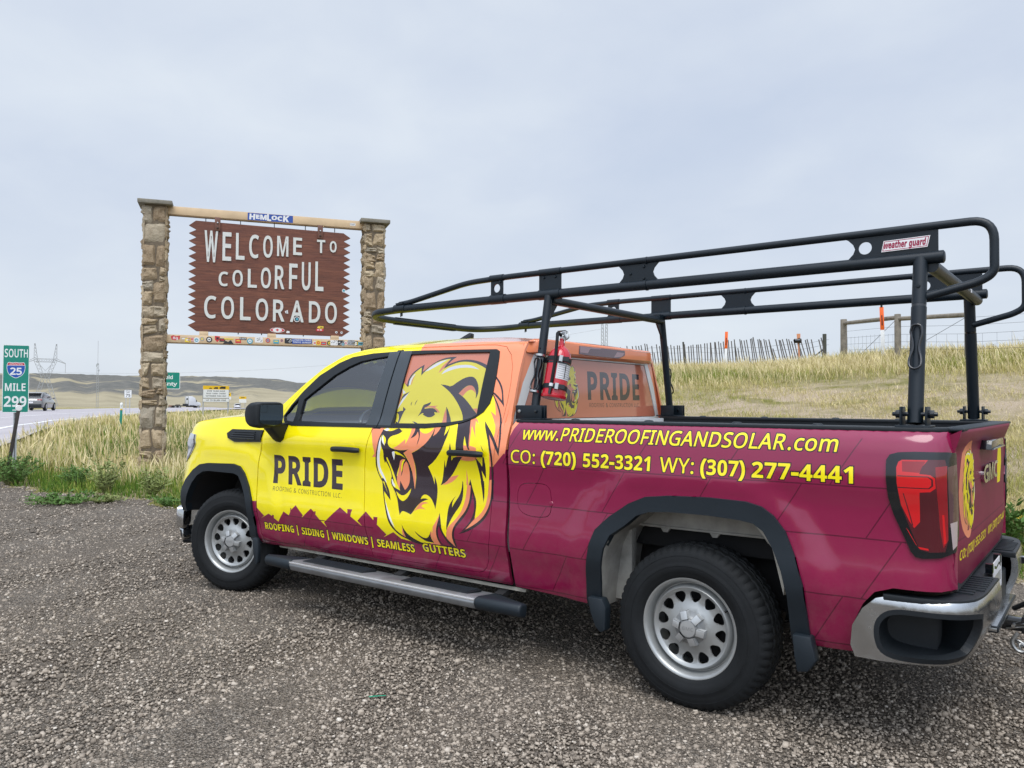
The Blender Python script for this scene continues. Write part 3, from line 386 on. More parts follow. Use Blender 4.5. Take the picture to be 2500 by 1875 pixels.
for k_, c_ in (('yellow', (.80, .66, .006)), ('coral', (.74, .25, .13)), ('plum', (.03, .016, .022)), ('white', (.7, .7, .7)), ('burgundy', (.185, .012, .045)), ('shadow', (.11, .006, .03))):
    mat('scuffed_'+k_, c_, .48, spec=.16, vary=.10, vscale=5)
def film(name, col):
    return mat(name, col, .12, 0, .9, .5, vary=.03, vscale=4)
film('film_yellow', (.56, .49, .035)); film('film_coral', (.50, .165, .10)); film('film_plum', (.034, .026, .036)); film('film_white', (.52, .53, .58))
mat('black_plastic', (.0075, .0105, .0135), .5, spec=.4, bump=.12, bscale=260, vary=.12, vscale=9)
mat('arch_plastic', (.0085, .0145, .0205), .52, spec=.4, bump=.10, bscale=300, vary=.10, vscale=5)
mat('gloss_black', (.004, .0055, .008), .12, coat=.5)
mat('pillar_film', (.022, .03, .036), .16, coat=.8)
mat('rubber', (.0075, .0088, .010), .75, spec=.3, vary=.25, vscale=14, bump=.10, bscale=150)
mat('wheel_silver', (.37, .38, .375), .36, .55, vary=.08, vscale=10, rvar=.06)
mat('cap_silver', (.46, .47, .47), .30, .5, vary=.06, vscale=20)
mat('cap_mark', (.33, .34, .34), .34, .5); mat('cap_base_shade', (.24, .245, .245), .4, .5, vary=.1, vscale=15)  # cap base darkened: the shade between the lobes is put into its colour
mat('bright_trim', (.72, .73, .74), .22, .6); mat('chrome', (.60, .62, .63), .17, 1, vary=.10, vscale=6, rvar=.08)
mat('chrome_worn', (.43, .44, .445), .25, .95, vary=.14, vscale=5, rvar=.10, bump=.05, bscale=60)
mat('step_metal', (.24, .25, .26), .42, .6, vary=.25, vscale=7, rvar=.1)
mat('under', (.012, .012, .013), .8); mat('spring_steel', (.045, .038, .032), .7, vary=.4, vscale=9)
mat('wheelhouse', (.30, .29, .262), .65, vary=.5, vscale=4, bump=.1, bscale=30)
mat('white_paint', (.72, .73, .73), .25, coat=.5)
mat('cream_sill', (.34, .32, .27), .5, vary=.25, vscale=8)
mat('rack_paint', (.004, .0095, .0155), .42, coat=.0, spec=.42, vary=.18, vscale=7, bump=.05, bscale=200)
mat('mirror_glass', (.15, .19, .21), .06, .95)
mat('interior', (.17, .18, .19), .8, vary=.2)
mat('seat_cloth', (.12, .122, .13), .9)
mat('lamp_clear', (.42, .44, .47), .08, 0, 1, .6)
mat('tail_red', (.60, .006, .010), .08, 0, 1); mat('tail_dark', (.075, .004, .010), .07, 0, 1)
mat('tail_mid', (.26, .004, .010), .08, 0, 1); mat('tail_smoke', (.10, .045, .05), .06, 0, 1); mat('tail_clear', (.45, .36, .36), .08, 0, 1)
mat('ext_red', (.52, .008, .022), .22, coat=.6, vary=.05)
mat('label_white', (.66, .66, .68), .45, vary=.08, vscale=50)
mat('steel', (.50, .50, .49), .30, 1, vary=.2, vscale=20)
mat('chain_steel', (.33, .33, .32), .38, .9, vary=.3, vscale=30)
mat('lamp_smoke', (.075, .02, .045), .10, coat=1); mat('lamp_pale', (.30, .17, .20), .12, coat=1)
mat('badge_white', (.78, .77, .78), .4); mat('badge_red', (.30, .008, .05), .4)
glass_mat('window_glass', (.62, .70, .72), .13)
glass_mat('glass_far', (.74, .80, .81), .02)

# ------------------------------------------------------------ object helpers
def link(o, parent=None):
    COL.objects.link(o)
    if parent is not None:
        o.parent = parent
    return o
def tag(o, label=None, cat=None, group=None, kind=None):
    if label: o['label'] = label
    if cat: o['category'] = cat
    if group: o['group'] = group
    if kind: o['kind'] = kind
    return o
def thing(name, label, cat, loc=(0, 0, 0), rz=0, group=None):
    o = bpy.data.objects.new(name, None)
    o.empty_display_size = .2
    COL.objects.link(o)
    o.location = loc; o.rotation_euler = (0, 0, rz)
    return tag(o, label, cat, group)
def copy_tree(o, parent=None):
    c = o.copy(); COL.objects.link(c)
    if parent is not None:
        c.parent = parent
    for ch in list(o.children):
        copy_tree(ch, c)
    return c

class MB:
    """collects shapes, then links them as ONE mesh object"""
    def __init__(s):
        s.v = []; s.f = []; s.m = []; s.mats = []
    def mi(s, m):
        if m not in s.mats: s.mats.append(m)
        return s.mats.index(m)
    def add(s, vs, fs, m):
        o = len(s.v); k = s.mi(m)
        s.v += [tuple(map(float, p)) for p in vs]
        for f in fs:
            s.f.append(tuple(o+i for i in f)); s.m.append(k)
        return s
    def box(s, c, d, m, rot=None, taper=1.):
        x, y, z = d[0]/2, d[1]/2, d[2]/2
        P = [Vector((sx*x*(taper if sz > 0 else 1), sy*y*(taper if sz > 0 else 1), sz*z)) for sz in (-1, 1) for sy in (-1, 1) for sx in (-1, 1)]
        if rot is not None: P = [rot @ p for p in P]
        P = [p+Vector(c) for p in P]
        return s.add(P, [(0, 2, 3, 1), (4, 5, 7, 6), (0, 1, 5, 4), (2, 6, 7, 3), (0, 4, 6, 2), (1, 3, 7, 5)], m)
    def bar(s, a, b, w, h, m, upv=(0, 0, 1)):
        a, b = Vector(a), Vector(b); d = (b-a); L = d.length; d.normalize()
        x = d.cross(Vector(upv))
        if x.length < 1e-4: x = d.cross(Vector((1, 0, 0)))
        x.normalize(); y = x.cross(d)
        P = [p+x*sx*w/2+y*sy*h/2 for p in (a, b) for sy in (-1, 1) for sx in (-1, 1)]
        return s.add(P, [(0, 2, 3, 1), (4, 5, 7, 6), (0, 1, 5, 4), (2, 6, 7, 3), (0, 4, 6, 2), (1, 3, 7, 5)], m)
    def tube(s, pts, r, m, n=12, cap=True, closed=False):
        pts = [Vector(p) for p in pts]; N = len(pts)
        rs = r if isinstance(r, (list, tuple)) else [r]*N
        T = []
        for i in range(N):
            a = pts[(i-1) % N] if (i > 0 or closed) else pts[0]
            b = pts[(i+1) % N] if (i < N-1 or closed) else pts[-1]
            T.append((b-a).normalized())
        nv = T[0].orthogonal().normalized(); V = []
        for i in range(N):
            nv = (nv - T[i]*nv.dot(T[i]))
            if nv.length < 1e-5: nv = T[i].orthogonal()
            nv.normalize(); bv = T[i].cross(nv)
            for k in range(n):
                a = 2*math.pi*k/n
                V.append(pts[i]+(nv*math.cos(a)+bv*math.sin(a))*rs[i])
        F = []
        for i in range(N if closed else N-1):
            j = (i+1) % N
            for k in range(n):
                F.append((i*n+k, i*n+(k+1) % n, j*n+(k+1) % n, j*n+k))
        if cap and not closed:
            F.append(tuple(range(n-1, -1, -1))); F.append(tuple((N-1)*n+k for k in range(n)))
        return s.add(V, F, m)
    def lathe(s, prof, m, n=48, axis='z', c=(0, 0, 0), fun=None):
        """prof: (radius, height) rows"""
        V = []
        for i in range(n):
            a = 2*math.pi*i/n
            for j, (r, h) in enumerate(prof):
                if fun: r = fun(i, j, r)
                if axis == 'z': p = (r*math.cos(a), r*math.sin(a), h)
                elif axis == 'y': p = (r*math.cos(a), h, r*math.sin(a))
                else: p = (h, r*math.cos(a), r*math.sin(a))
                V.append((p[0]+c[0], p[1]+c[1], p[2]+c[2]))
        k = len(prof); F = []
        for i in range(n):
            i2 = (i+1) % n
            for j in range(k-1):
                F.append((i*k+j, i2*k+j, i2*k+j+1, i*k+j+1))
        return s.add(V, F, m)
    def prism(s, poly, d0, d1, m, plane='xz', m2=None, fn=None):
        """extrude a 2-D polygon; plane xz extrudes along y, xy along z, yz along x"""
        def P(u, v, w):
            return {'xz': (u, w, v), 'xy': (u, v, w), 'yz': (w, u, v)}[plane]
        n = len(poly)
        V = [P(u, v, d0) for u, v in poly]+[P(u, v, d1) for u, v in poly]
        if fn: V = [fn(*p) for p in V]
        s.add(V, [tuple(range(n)), tuple(range(2*n-1, n-1, -1))], m)
        return s.add(V, [(i, (i+1) % n, n+(i+1) % n, n+i) for i in range(n)], m2 or m)
    def build(s, name, parent=None, bevel=0., seg=2, smooth=35, loc=None, rot=None, fix=True):
        me = bpy.data.meshes.new(name)
        me.from_pydata(s.v, [], s.f)
        for m in s.mats: me.materials.append(MATS[m])
        me.polygons.foreach_set('material_index', s.m)
        bm = bmesh.new(); bm.from_mesh(me)
        if fix:
            bmesh.ops.remove_doubles(bm, verts=bm.verts, dist=1e-5)
            bmesh.ops.recalc_face_normals(bm, faces=bm.faces)
        if bevel:
            es = [e for e in bm.edges if len(e.link_faces) == 2 and e.calc_face_angle(0) > .5]
            bmesh.ops.bevel(bm, geom=es, offset=bevel, segments=seg, affect='EDGES', profile=.5, clamp_overlap=True)
        bm.to_mesh(me); bm.free()
        if smooth:
            me.polygons.foreach_set('use_smooth', [True]*len(me.polygons))
            me.set_sharp_from_angle(angle=math.radians(smooth))
        me.update()
        o = bpy.data.objects.new(name, me)
        link(o, parent)
        if loc is not None: o.location = loc
        if rot is not None: o.rotation_euler = rot
        return o

# ------------------------------------------------------------ 2-D polygon tools
def area2(l):
    a = np.asarray(l); x, y = a[:, 0], a[:, 1]
    return float(np.sum(x*np.roll(y, -1)-np.roll(x, -1)*y))/2
def dens(l, step, closed=True):
    out = []; n = len(l)
    for i in range(n if closed else n-1):
        a, b = l[i], l[(i+1) % n]
        k = max(1, int(math.ceil(math.hypot(b[0]-a[0], b[1]-a[1])/step)))
        out += [(a[0]+(b[0]-a[0])*t/k, a[1]+(b[1]-a[1])*t/k) for t in range(k)]
    if not closed: out.append(l[-1])
    return out
def soften(l, passes=1, lim=58):
    for _ in range(passes):
        n = len(l); out = []
        for i in range(n):
            p, q, r = l[i-1], l[i], l[(i+1) % n]
            a = math.atan2(q[1]-p[1], q[0]-p[0]); b = math.atan2(r[1]-q[1], r[0]-q[0])
            t = abs((b-a+math.pi) % (2*math.pi)-math.pi)
            if math.degrees(t) < lim:
                out += [(q[0]*.75+p[0]*.25, q[1]*.75+p[1]*.25), (q[0]*.75+r[0]*.25, q[1]*.75+r[1]*.25)]
            else: out.append(q)
        l = out
    return l
def inside(loops, P):
    r = np.zeros(len(P), bool); px, py = P[:, 0], P[:, 1]
    for l in loops:
        a = np.asarray(l, float); b = np.roll(a, -1, 0)
        lo, hi = a.min(0), a.max(0)
        sel = np.where((py >= lo[1]) & (py <= hi[1]) & (px <= hi[0]))[0]
        if len(sel) == 0: continue
        X, Y = px[sel], py[sel]; c = np.zeros(len(sel), bool)
        for (x0, y0), (x1, y1) in zip(a, b):
            if y0 == y1: continue
            k = (y0 > Y) != (y1 > Y)
            if k.any():
                c[k] ^= X[k] < (x1-x0)*(Y[k]-y0)/(y1-y0)+x0
        r[sel] ^= c
    return r
def offset(loops, d):
    out = []
    for i, l in enumerate(loops):
        a = np.asarray(l, float)
        dep = sum(1 for j, k in enumerate(loops) if j != i and inside([k], a[:1])[0])
        s = 1 if area2(a) > 0 else -1
        p, q = a-np.roll(a, 1, 0), np.roll(a, -1, 0)-a
        n1 = np.stack([p[:, 1], -p[:, 0]], 1); n1 /= np.linalg.norm(n1, axis=1, keepdims=True)+1e-12
        n2 = np.stack([q[:, 1], -q[:, 0]], 1); n2 /= np.linalg.norm(n2, axis=1, keepdims=True)+1e-12
        n = n1+n2; L = np.linalg.norm(n, axis=1, keepdims=True); n /= L+1e-9
        k = np.clip(2/(L+1e-6), 1, 1.8)
        out.append([tuple(v) for v in a+n*k*d*s*(1 if dep % 2 == 0 else -1)])
    return out

GLY = {}
for row in GLYPHS.strip().split('\n'):
    k, w, g = row.split(';')[0], row.split(';')[1], ';'.join(row.split(';')[2:])
    GLY[k] = (int(w), [[tuple(map(int, t.split(','))) for t in l.split()] for l in g.split('/')] if g else [])
def text(s, font, u0, v0, u1, h, shear=0., track=0., bold=0.):
    """glyph outlines of a line of text from u0 to u1 (u1 < u0 runs leftwards), capital height h; a list of glyphs, each a list of loops"""
    x = 0.; G = []
    for ch in s:
        if ch == ' ': x += 250+track; continue
        f = font
        key = f+ch
        if key not in GLY: key = ('r' if f == 'b' else 'b')+ch
        if key not in GLY: x += 300; continue
        w, L = GLY[key]
        L2 = [[(px+x+shear*py, py) for px, py in l] for l in L]
        b = bold+(22 if (f == 'b' and key[0] == 'r') else 0)
        if b: L2 = offset(L2, b)
        G.append(L2); x += w+track
    xs = [p[0] for g in G for l in g for p in l]
    a, b = min(xs), max(xs); k = (u1-u0)/(b-a); kv = h/480.
    return [[[(u0+(px-a)*k, v0+py*kv) for px, py in l] for l in g] for g in G]

def panel(name, outline, base, surf, layers=(), holes=(), parent=None, off=0., flange=.02, grid=.05, sign=1, flip=False, thick=None):
    """a curved sheet: outline (u,v) triangulated with every layer's edges in it, mapped by surf(u,v)->xyz;
    each face takes the material of the topmost layer over it; the rim is turned inwards by 'flange'"""
    V = []; E = []
    def addloop(l):
        o = len(V); n = len(l)
        V.extend(l); E.extend((o+i, o+(i+1) % n) for i in range(n))
    out = dens(outline, grid); H = [dens(h, grid) for h in holes]
    addloop(out)
    for h in H: addloop(h)
    lo = np.min(outline, 0); hi = np.max(outline, 0)
    LY = []
    for m, loops in layers:
        allp = np.concatenate([np.asarray(l) for l in loops])
        if (allp.min(0) > hi).any() or (allp.max(0) < lo).any(): continue
        dl = [dens(l, grid*1.5) for l in loops]
        LY.append((m, dl))
        for l in dl: addloop(l)
    gx = np.arange(lo[0]+grid/2, hi[0], grid); gy = np.arange(lo[1]+grid/2, hi[1], grid)
    if len(gx) and len(gy):
        GX, GY = np.meshgrid(gx, gy); GX[1::2] += grid*.5
        P = np.stack([GX.ravel(), GY.ravel()], 1)
        P = P[inside([out]+H, P)]
        if len(P): V.extend(map(tuple, P))
    r = delaunay_2d_cdt([Vector((float(a), float(b))) for a, b in V], E, [], 0, 1e-5, False)
    v2 = np.array([(p.x, p.y) for p in r[0]]); tri = np.array([f for f in r[2] if len(f) == 3])
    cen = v2[tri].mean(1)
    keep = inside([out]+H, cen); tri = tri[keep]; cen = cen[keep]
    mats = [base]; mi = np.zeros(len(tri), int)
    for m, dl in LY:
        if m not in mats: mats.append(m)
        mi[inside(dl, cen)] = mats.index(m)
    e = 1e-4
    S = lambda U, W: np.stack(surf(U, W), 1)
    P0 = S(v2[:, 0], v2[:, 1])
    N = np.cross(S(v2[:, 0]+e, v2[:, 1])-P0, S(v2[:, 0], v2[:, 1]+e)-P0)
    N /= np.linalg.norm(N, axis=1, keepdims=True)+1e-15
    N *= sign
    P0 = P0+N*off
    used = np.unique(tri); rm = -np.ones(len(v2), int); rm[used] = np.arange(len(used))
    tri = rm[tri]; P0 = P0[used]; N = N[used]
    # orient
    a = np.cross(P0[tri[:, 1]]-P0[tri[:, 0]], P0[tri[:, 2]]-P0[tri[:, 0]])
    bad = np.einsum('ij,ij->i', a, N[tri[:, 0]]) < 0
    tri[bad] = tri[bad][:, ::-1]
    verts = list(map(tuple, P0)); faces = [tuple(map(int, t)) for t in tri]; fm = list(mi)
    ln = [tuple(N[i]) for t in tri for i in t]
    if flange:
        cnt = {}
        for fi, t in enumerate(faces):
            for k in range(3):
                a_, b_ = t[k], t[(k+1) % 3]
                key = (min(a_, b_), max(a_, b_))
                if key in cnt: cnt[key] = None
                else: cnt[key] = (a_, b_, fi)
        dup = {}
        def dv_(i):
            if i not in dup:
                dup[i] = (len(verts), len(verts)+1)
                verts.append(tuple(P0[i])); verts.append(tuple(P0[i]-N[i]*flange))
            return dup[i]
        for val in cnt.values():
            if val is None: continue
            a_, b_, fi = val
            t0, l0 = dv_(a_); t1, l1 = dv_(b_)
            faces.append((t1, t0, l0, l1)); fm.append(int(mi[fi]))
            d = np.cross(np.array(verts[t0])-np.array(verts[t1]), np.array(verts[l0])-np.array(verts[t0]))
            d = d/(np.linalg.norm(d)+1e-15)
            ln += [tuple(d)]*4
    me = bpy.data.meshes.new(name)
    me.from_pydata(verts, [], faces)
    for m in mats: me.materials.append(MATS[m])
    me.polygons.foreach_set('material_index', fm)
    me.polygons.foreach_set('use_smooth', [True]*len(faces))
    me.update()
    me.normals_split_custom_set(ln)
    if thick:
        pass
    o = bpy.data.objects.new(name, me)
    return link(o, parent)

def flat(origin, ex, ey):
    """planar surf in local coordinates"""
    o, ex, ey = map(lambda q: np.array(q, float), (origin, ex, ey))
    def f(u, v):
        u = np.asarray(u, float); v = np.asarray(v, float)
        P = o[None]+u[:, None]*ex[None]+v[:, None]*ey[None]
        return P[:, 0], P[:, 1], P[:, 2]
    return f
def circle(cx, cy, r, n=24):
    return [(cx+r*math.cos(2*math.pi*i/n), cy+r*math.sin(2*math.pi*i/n)) for i in range(n)]
def rrect(x0, y0, x1, y1, r, n=4):
    out = []
    for cx, cy, a0 in ((x1-r, y1-r, 0), (x0+r, y1-r, 90), (x0+r, y0+r, 180), (x1-r, y0+r, 270)):
        for i in range(n+1):
            a = math.radians(a0+90*i/n); out.append((cx+r*math.cos(a), cy+r*math.sin(a)))
    return out
def rect(x0, y0, x1, y1):
    return [(x0, y0), (x1, y0), (x1, y1), (x0, y1)]
def fillet(pts, r=.05, n=5):
    """round the inner corners of a 3-D path"""
    pts = [Vector(p) for p in pts]; out = [pts[0]]
    for i in range(1, len(pts)-1):
        p, q, s = pts[i-1], pts[i], pts[i+1]
        a = (p-q); b = (s-q); d = min(r, a.length*.48, b.length*.48)
        A, B = q+a.normalized()*d, q+b.normalized()*d
        for k in range(n+1):
            t = k/n; out.append(A*(1-t)**2+q*2*t*(1-t)+B*t*t)
    return out+[pts[-1]]

# ------------------------------------------------------------ body surface of the truck, height of the ground
def _pchip(xs,ys,n=2000):
    xs=np.array(xs,float);ys=np.array(ys,float)
    h=np.diff(xs);d=np.diff(ys)/h;m=np.zeros(len(xs))
    for i in range(1,len(xs)-1):
        if d[i-1]*d[i]>0:
            w1=2*h[i]+h[i-1];w2=h[i]+2*h[i-1];m[i]=(w1+w2)/(w1/d[i-1]+w2/d[i])
    m[0]=d[0];m[-1]=d[-1]
    X=np.linspace(xs[0],xs[-1],n);k=np.clip(np.searchsorted(xs,X,'right')-1,0,len(h)-1)
    t=(X-xs[k])/h[k]
    Y=(ys[k]*(1+2*t)*(1-t)**2+h[k]*m[k]*t*(1-t)**2+ys[k+1]*t*t*(3-2*t)+h[k]*m[k+1]*t*t*(t-1))
    g=np.exp(-np.linspace(-2,2,17)**2);g/=g.sum();Yp=np.pad(Y,8,mode='reflect',reflect_type='odd');Y=np.convolve(Yp,g,'valid')
    return X,Y
CAB=_pchip([.36,.42,.46,.50,.54,.58,.64,.70,.78,.90,1.0,1.08,1.13,1.17,1.22,1.27,1.30,1.32,1.40,1.55,1.70,1.745,1.775,1.80,1.82,1.835],
           [.86,.925,.948,.957,.962,.975,.992,.997,.990,.983,.984,.990,.997,.999,.988,.972,.960,.945,.918,.866,.806,.786,.765,.730,.690,.640])
BED=_pchip([.36,.42,.46,.50,.54,.60,.66,.72,.80,.90,1.0,1.05,1.09,1.14,1.20,1.25,1.29,1.315,1.335,1.345],
           [.90,.938,.952,.962,.972,.990,1.002,1.004,.998,.994,.996,1.002,1.009,1.010,1.003,.994,.980,.962,.935,.90])
CORN=_pchip([-1.13,-1.115,-1.10,-1.085,-1.06,-1.02,-.96,-.90,3.9,4.15,4.3,4.40,4.48,4.54,4.60,4.66],
            [.34,.24,.16,.095,.050,.020,.004,0,0,.006,.018,.040,.085,.145,.26,.45],8000)
FEN=_pchip([3.0,3.3,3.7,4.0,4.2,4.35,4.45,4.6],[1.305,1.30,1.29,1.272,1.25,1.215,1.17,1.10])
def Ys(x,z):
    x=np.asarray(x,float);z=np.asarray(z,float)
    cab=np.interp(z,*CAB);bed=np.interp(z,*BED)
    zf=z+(1.30-np.interp(x,*FEN))*np.clip((z-1.0)/.2,0,1)
    fen=np.interp(zf,*CAB)
    y=np.where(x<1.047,bed,np.where(x>3.2,fen,cab))
    xl=x+np.where(x>3.8,np.clip((z-.78)/.38,0,1)*.10,0);y=y-np.interp(xl,*CORN)
    for ax,rx,rz in ((0.0,.60,.66),(3.745,.60,.66)):
        r=((np.abs(x-ax)/rx)**2.8+(np.abs(np.maximum(z-.36,0))/rz)**2.8)**(1/2.8)
        t=np.clip((1.22-r)/.17,0,1);y=y+.016*t*t*(3-2*t)
    return y
def sstep(a,b,x):
    t=np.clip((np.asarray(x,float)-a)/(b-a),0,1);return t*t*(3-2*t)
def T(x,y):
    x=np.asarray(x,float);y=np.asarray(y,float)
    u=-y-2.6-.10*np.maximum(x,0)
    t=np.clip((u-.6)/20.5,0,1)
    bank=3.12*(1-.25*sstep(3,16,x))*(.62*t+.38*t*t*(3-2*t))*(1-sstep(13.5,22,x+.12*y+2.5))*(1-.25*sstep(30,60,u))
    r=np.hypot(x+1.6,y-4.44)
    far=.55*sstep(16,33,r)-1.35*sstep(90,270,r)
    wav=.05*np.sin(x*.9+1.3*np.sin(y*.35))*np.sin(y*.8+.7)*sstep(0,4,u)
    return bank+far*sstep(6,15,x+.35*y+8)+wav

# ------------------------------------------------------------ ground, lot, road, hills
def numpy_mesh(name, V, quads=None, tris=None, mats=(), attrs=None, smooth=False, parent=None):
    me = bpy.data.meshes.new(name)
    V = np.ascontiguousarray(V, np.float32)
    F = []
    nq = 0 if quads is None else len(quads); ntri = 0 if tris is None else len(tris)
    idx = []
    if nq: idx.append(np.asarray(quads, np.int32).ravel())
    if ntri: idx.append(np.asarray(tris, np.int32).ravel())
    idx = np.concatenate(idx)
    me.vertices.add(len(V)); me.vertices.foreach_set('co', V.ravel())
    me.loops.add(len(idx)); me.loops.foreach_set('vertex_index', idx)
    st = np.concatenate([np.arange(nq)*4, nq*4+np.arange(ntri)*3]).astype(np.int32)
    me.polygons.add(nq+ntri); me.polygons.foreach_set('loop_start', st)
    me.update(calc_edges=True)
    if smooth: me.polygons.foreach_set('use_smooth', np.ones(nq+ntri, bool))
    for m in mats: me.materials.append(m)
    for k, a in (attrs or {}).items():
        a = np.asarray(a, np.float32)
        if a.ndim == 1:
            at = me.attributes.new(k, 'FLOAT', 'POINT'); at.data.foreach_set('value', a)
        else:
            at = me.attributes.new(k, 'FLOAT_VECTOR', 'POINT'); at.data.foreach_set('vector', a.ravel())
    me.validate()
    o = bpy.data.objects.new(name, me)
    return link(o, parent)

class NT:
    def __init__(s, name):
        s.m = bpy.data.materials.new(name); s.m.use_nodes = True; s.n = s.m.node_tree
        s.b = s.n.nodes['Principled BSDF']; s.tc = s.n.nodes.new('ShaderNodeTexCoord')
        MATS[name] = s.m
    def N(s, t, ins=None, **k):
        n = s.n.nodes.new(t)
        for a, b in k.items(): setattr(n, a, b)
        for a, b in (ins or {}).items(): s.L(b, n.inputs[a])
        return n
    def L(s, a, b):
        if isinstance(a, bpy.types.NodeSocket): s.n.links.new(a, b)
        elif isinstance(a, bpy.types.Node): s.n.links.new(a.outputs[0], b)
        else: b.default_value = a
    def noise(s, scale, detail=6, rough=.6, vec=None, dist=0.):
        return s.N('ShaderNodeTexNoise', {'Vector': vec or s.tc.outputs['Object'], 'Scale': scale, 'Detail': detail, 'Roughness': rough, 'Distortion': dist}).outputs['Fac']
    def vor(s, scale, feat='F1', out='Distance', rnd=1., vec=None):
        return s.N('ShaderNodeTexVoronoi', {'Vector': vec or s.tc.outputs['Object'], 'Scale': scale, 'Randomness': rnd}, feature=feat).outputs[out]
    def ramp(s, fac, stops):
        r = s.N('ShaderNodeValToRGB', {0: fac}); el = r.color_ramp.elements
        while len(el) < len(stops): el.new(.5)
        for e, (p, c) in zip(el, stops): e.position = p; e.color = (*c, 1) if len(c) == 3 else c
        return r.outputs[0]
    def mix(s, f, a, b, mode='MIX'):
        n = s.N('ShaderNodeMix', data_type='RGBA', blend_type=mode)
        s.L(f, n.inputs[0]); s.L(a if not isinstance(a, tuple) else (*a, 1), n.inputs[6]); s.L(b if not isinstance(b, tuple) else (*b, 1), n.inputs[7])
        return n.outputs[2]
    def math(s, op, a, b=0., c=0., clamp=False):
        n = s.N('ShaderNodeMath', operation=op); n.use_clamp = clamp
        s.L(a, n.inputs[0]); s.L(b, n.inputs[1]); s.L(c, n.inputs[2]); return n.outputs[0]
    def rng(s, v, a, b, c=0., d=1.):
        return s.N('ShaderNodeMapRange', {0: v, 1: a, 2: b, 3: c, 4: d}).outputs[0]
    def attr(s, name, out='Fac'):
        return s.N('ShaderNodeAttribute', attribute_name=name).outputs[out]
    def bump(s, h, strength, dist):
        n = s.N('ShaderNodeBump', {'Height': h, 'Strength': strength, 'Distance': dist}); s.n.links.new(n.outputs[0], s.b.inputs['Normal']); return n
    def col(s, c): s.L(c, s.b.inputs['Base Color'])

# crushed-stone lot
g = NT('gravel'); g.b.inputs['Roughness'].default_value = .85; g.b.inputs['Specular IOR Level'].default_value = .25
v1 = g.vor(120, out='Color'); v1d = g.vor(120); v2c = g.vor(62, out='Color'); v2d = g.vor(62)
s1 = g.N('ShaderNodeSeparateColor', {0: v1}).outputs[0]; s2 = g.N('ShaderNodeSeparateColor', {0: v2c}).outputs[1]
c1 = g.ramp(s1, [(0, (.055, .047, .037)), (.3, (.225, .187, .146)), (.62, (.41, .345, .275)), (.88, (.565, .487, .393)), (1, (.72, .655, .565))])
c2 = g.ramp(s2, [(0, (.09, .076, .061)), (.45, (.315, .262, .206)), (.8, (.48, .404, .322)), (1, (.68, .615, .525))])
cc = g.mix(.45, c1, c2)
patch = g.noise(.55, 5, .6); cc = g.mix(g.rng(patch, .40, .62, 0, .5), cc, (.285, .22, .16))
mpg = g.N('ShaderNodeMapping', {0: g.tc.outputs['Object']}); mpg.inputs['Scale'].default_value = (.12, 1.0, 1.0)
trk = g.noise(1.3, 4, .55, vec=mpg.outputs[0], dist=.3); cc = g.mix(g.rng(trk, .50, .66, 0, .45), cc, (.33, .27, .205))
fine = g.noise(1.9, 6, .65); cc = g.mix(g.rng(fine, .4, .72, 0, .35), cc, g.mix(.5, cc, (.16, .135, .12)))
gap = g.math('MULTIPLY', g.rng(v1d, .25, .75, 1, .28), g.rng(v2d, .4, .85, 1, .55))
cc = g.mix(1.0, cc, g.N('ShaderNodeCombineColor', {0: gap, 1: gap, 2: gap}).outputs[0], 'MULTIPLY')
g.col(cc)
hgt = g.math('ADD', g.rng(v1d, 0, .8, 1, 0), g.math('MULTIPLY', g.rng(v2d, 0, .8, 1, 0), 1.6))
g.bump(hgt, .9, .012)

# grass-covered soil
f = NT('field_soil'); f.b.inputs['Roughness'].default_value = .95; f.b.inputs['Specular IOR Level'].default_value = .1
a = f.noise(.35, 6, .6); b_ = f.noise(6, 7, .7); d_ = f.noise(45, 5, .7)
base = f.ramp(b_, [(.25, (.27, .215, .11)), (.5, (.47, .39, .22)), (.75, (.60, .51, .33))])
base = f.mix(f.rng(a, .42, .62), base, f.ramp(b_, [(.3, (.15, .165, .035)), (.7, (.34, .31, .09))]))
bare = f.noise(.8, 6, .65, dist=.6)
geo = f.N('ShaderNodeSeparateXYZ', {0: f.tc.outputs['Object']})
band = f.math('MULTIPLY', f.rng(geo.outputs[1], -4.6, -8.5), f.rng(geo.outputs[1], -19.5, -15.0))
lim = f.math('MULTIPLY', band, f.rng(geo.outputs[0], 15., 9.))
soil = f.ramp(d_, [(.3, (.46, .35, .235)), (.55, (.66, .53, .39)), (.8, (.78, .67, .53))])
base = f.mix(f.math('MULTIPLY', f.rng(bare, .40, .60), lim), base, soil)
base = f.mix(f.rng(d_, .3, .7, .45, 0), base, (.08, .065, .03))
f.col(base); f.bump(f.math('ADD', b_, d_), .8, .08)

# pavement of the highway
r = NT('concrete_road'); r.b.inputs['Roughness'].default_value = .9
n_ = r.noise(.8, 6, .6); n2_ = r.noise(60, 4, .7)
r.col(r.mix(r.rng(n2_, .3, .7, 0, .3), r.ramp(n_, [(.3, (.34, .315, .33)), (.7, (.43, .40, .41))]), (.27, .25, .26)))
rp = NT('road_line'); rp.b.inputs['Roughness'].default_value = .8
rp.col(rp.mix(rp.rng(rp.noise(30, 5, .7), .55, .75), (.72, .72, .70), (.45, .43, .42)))

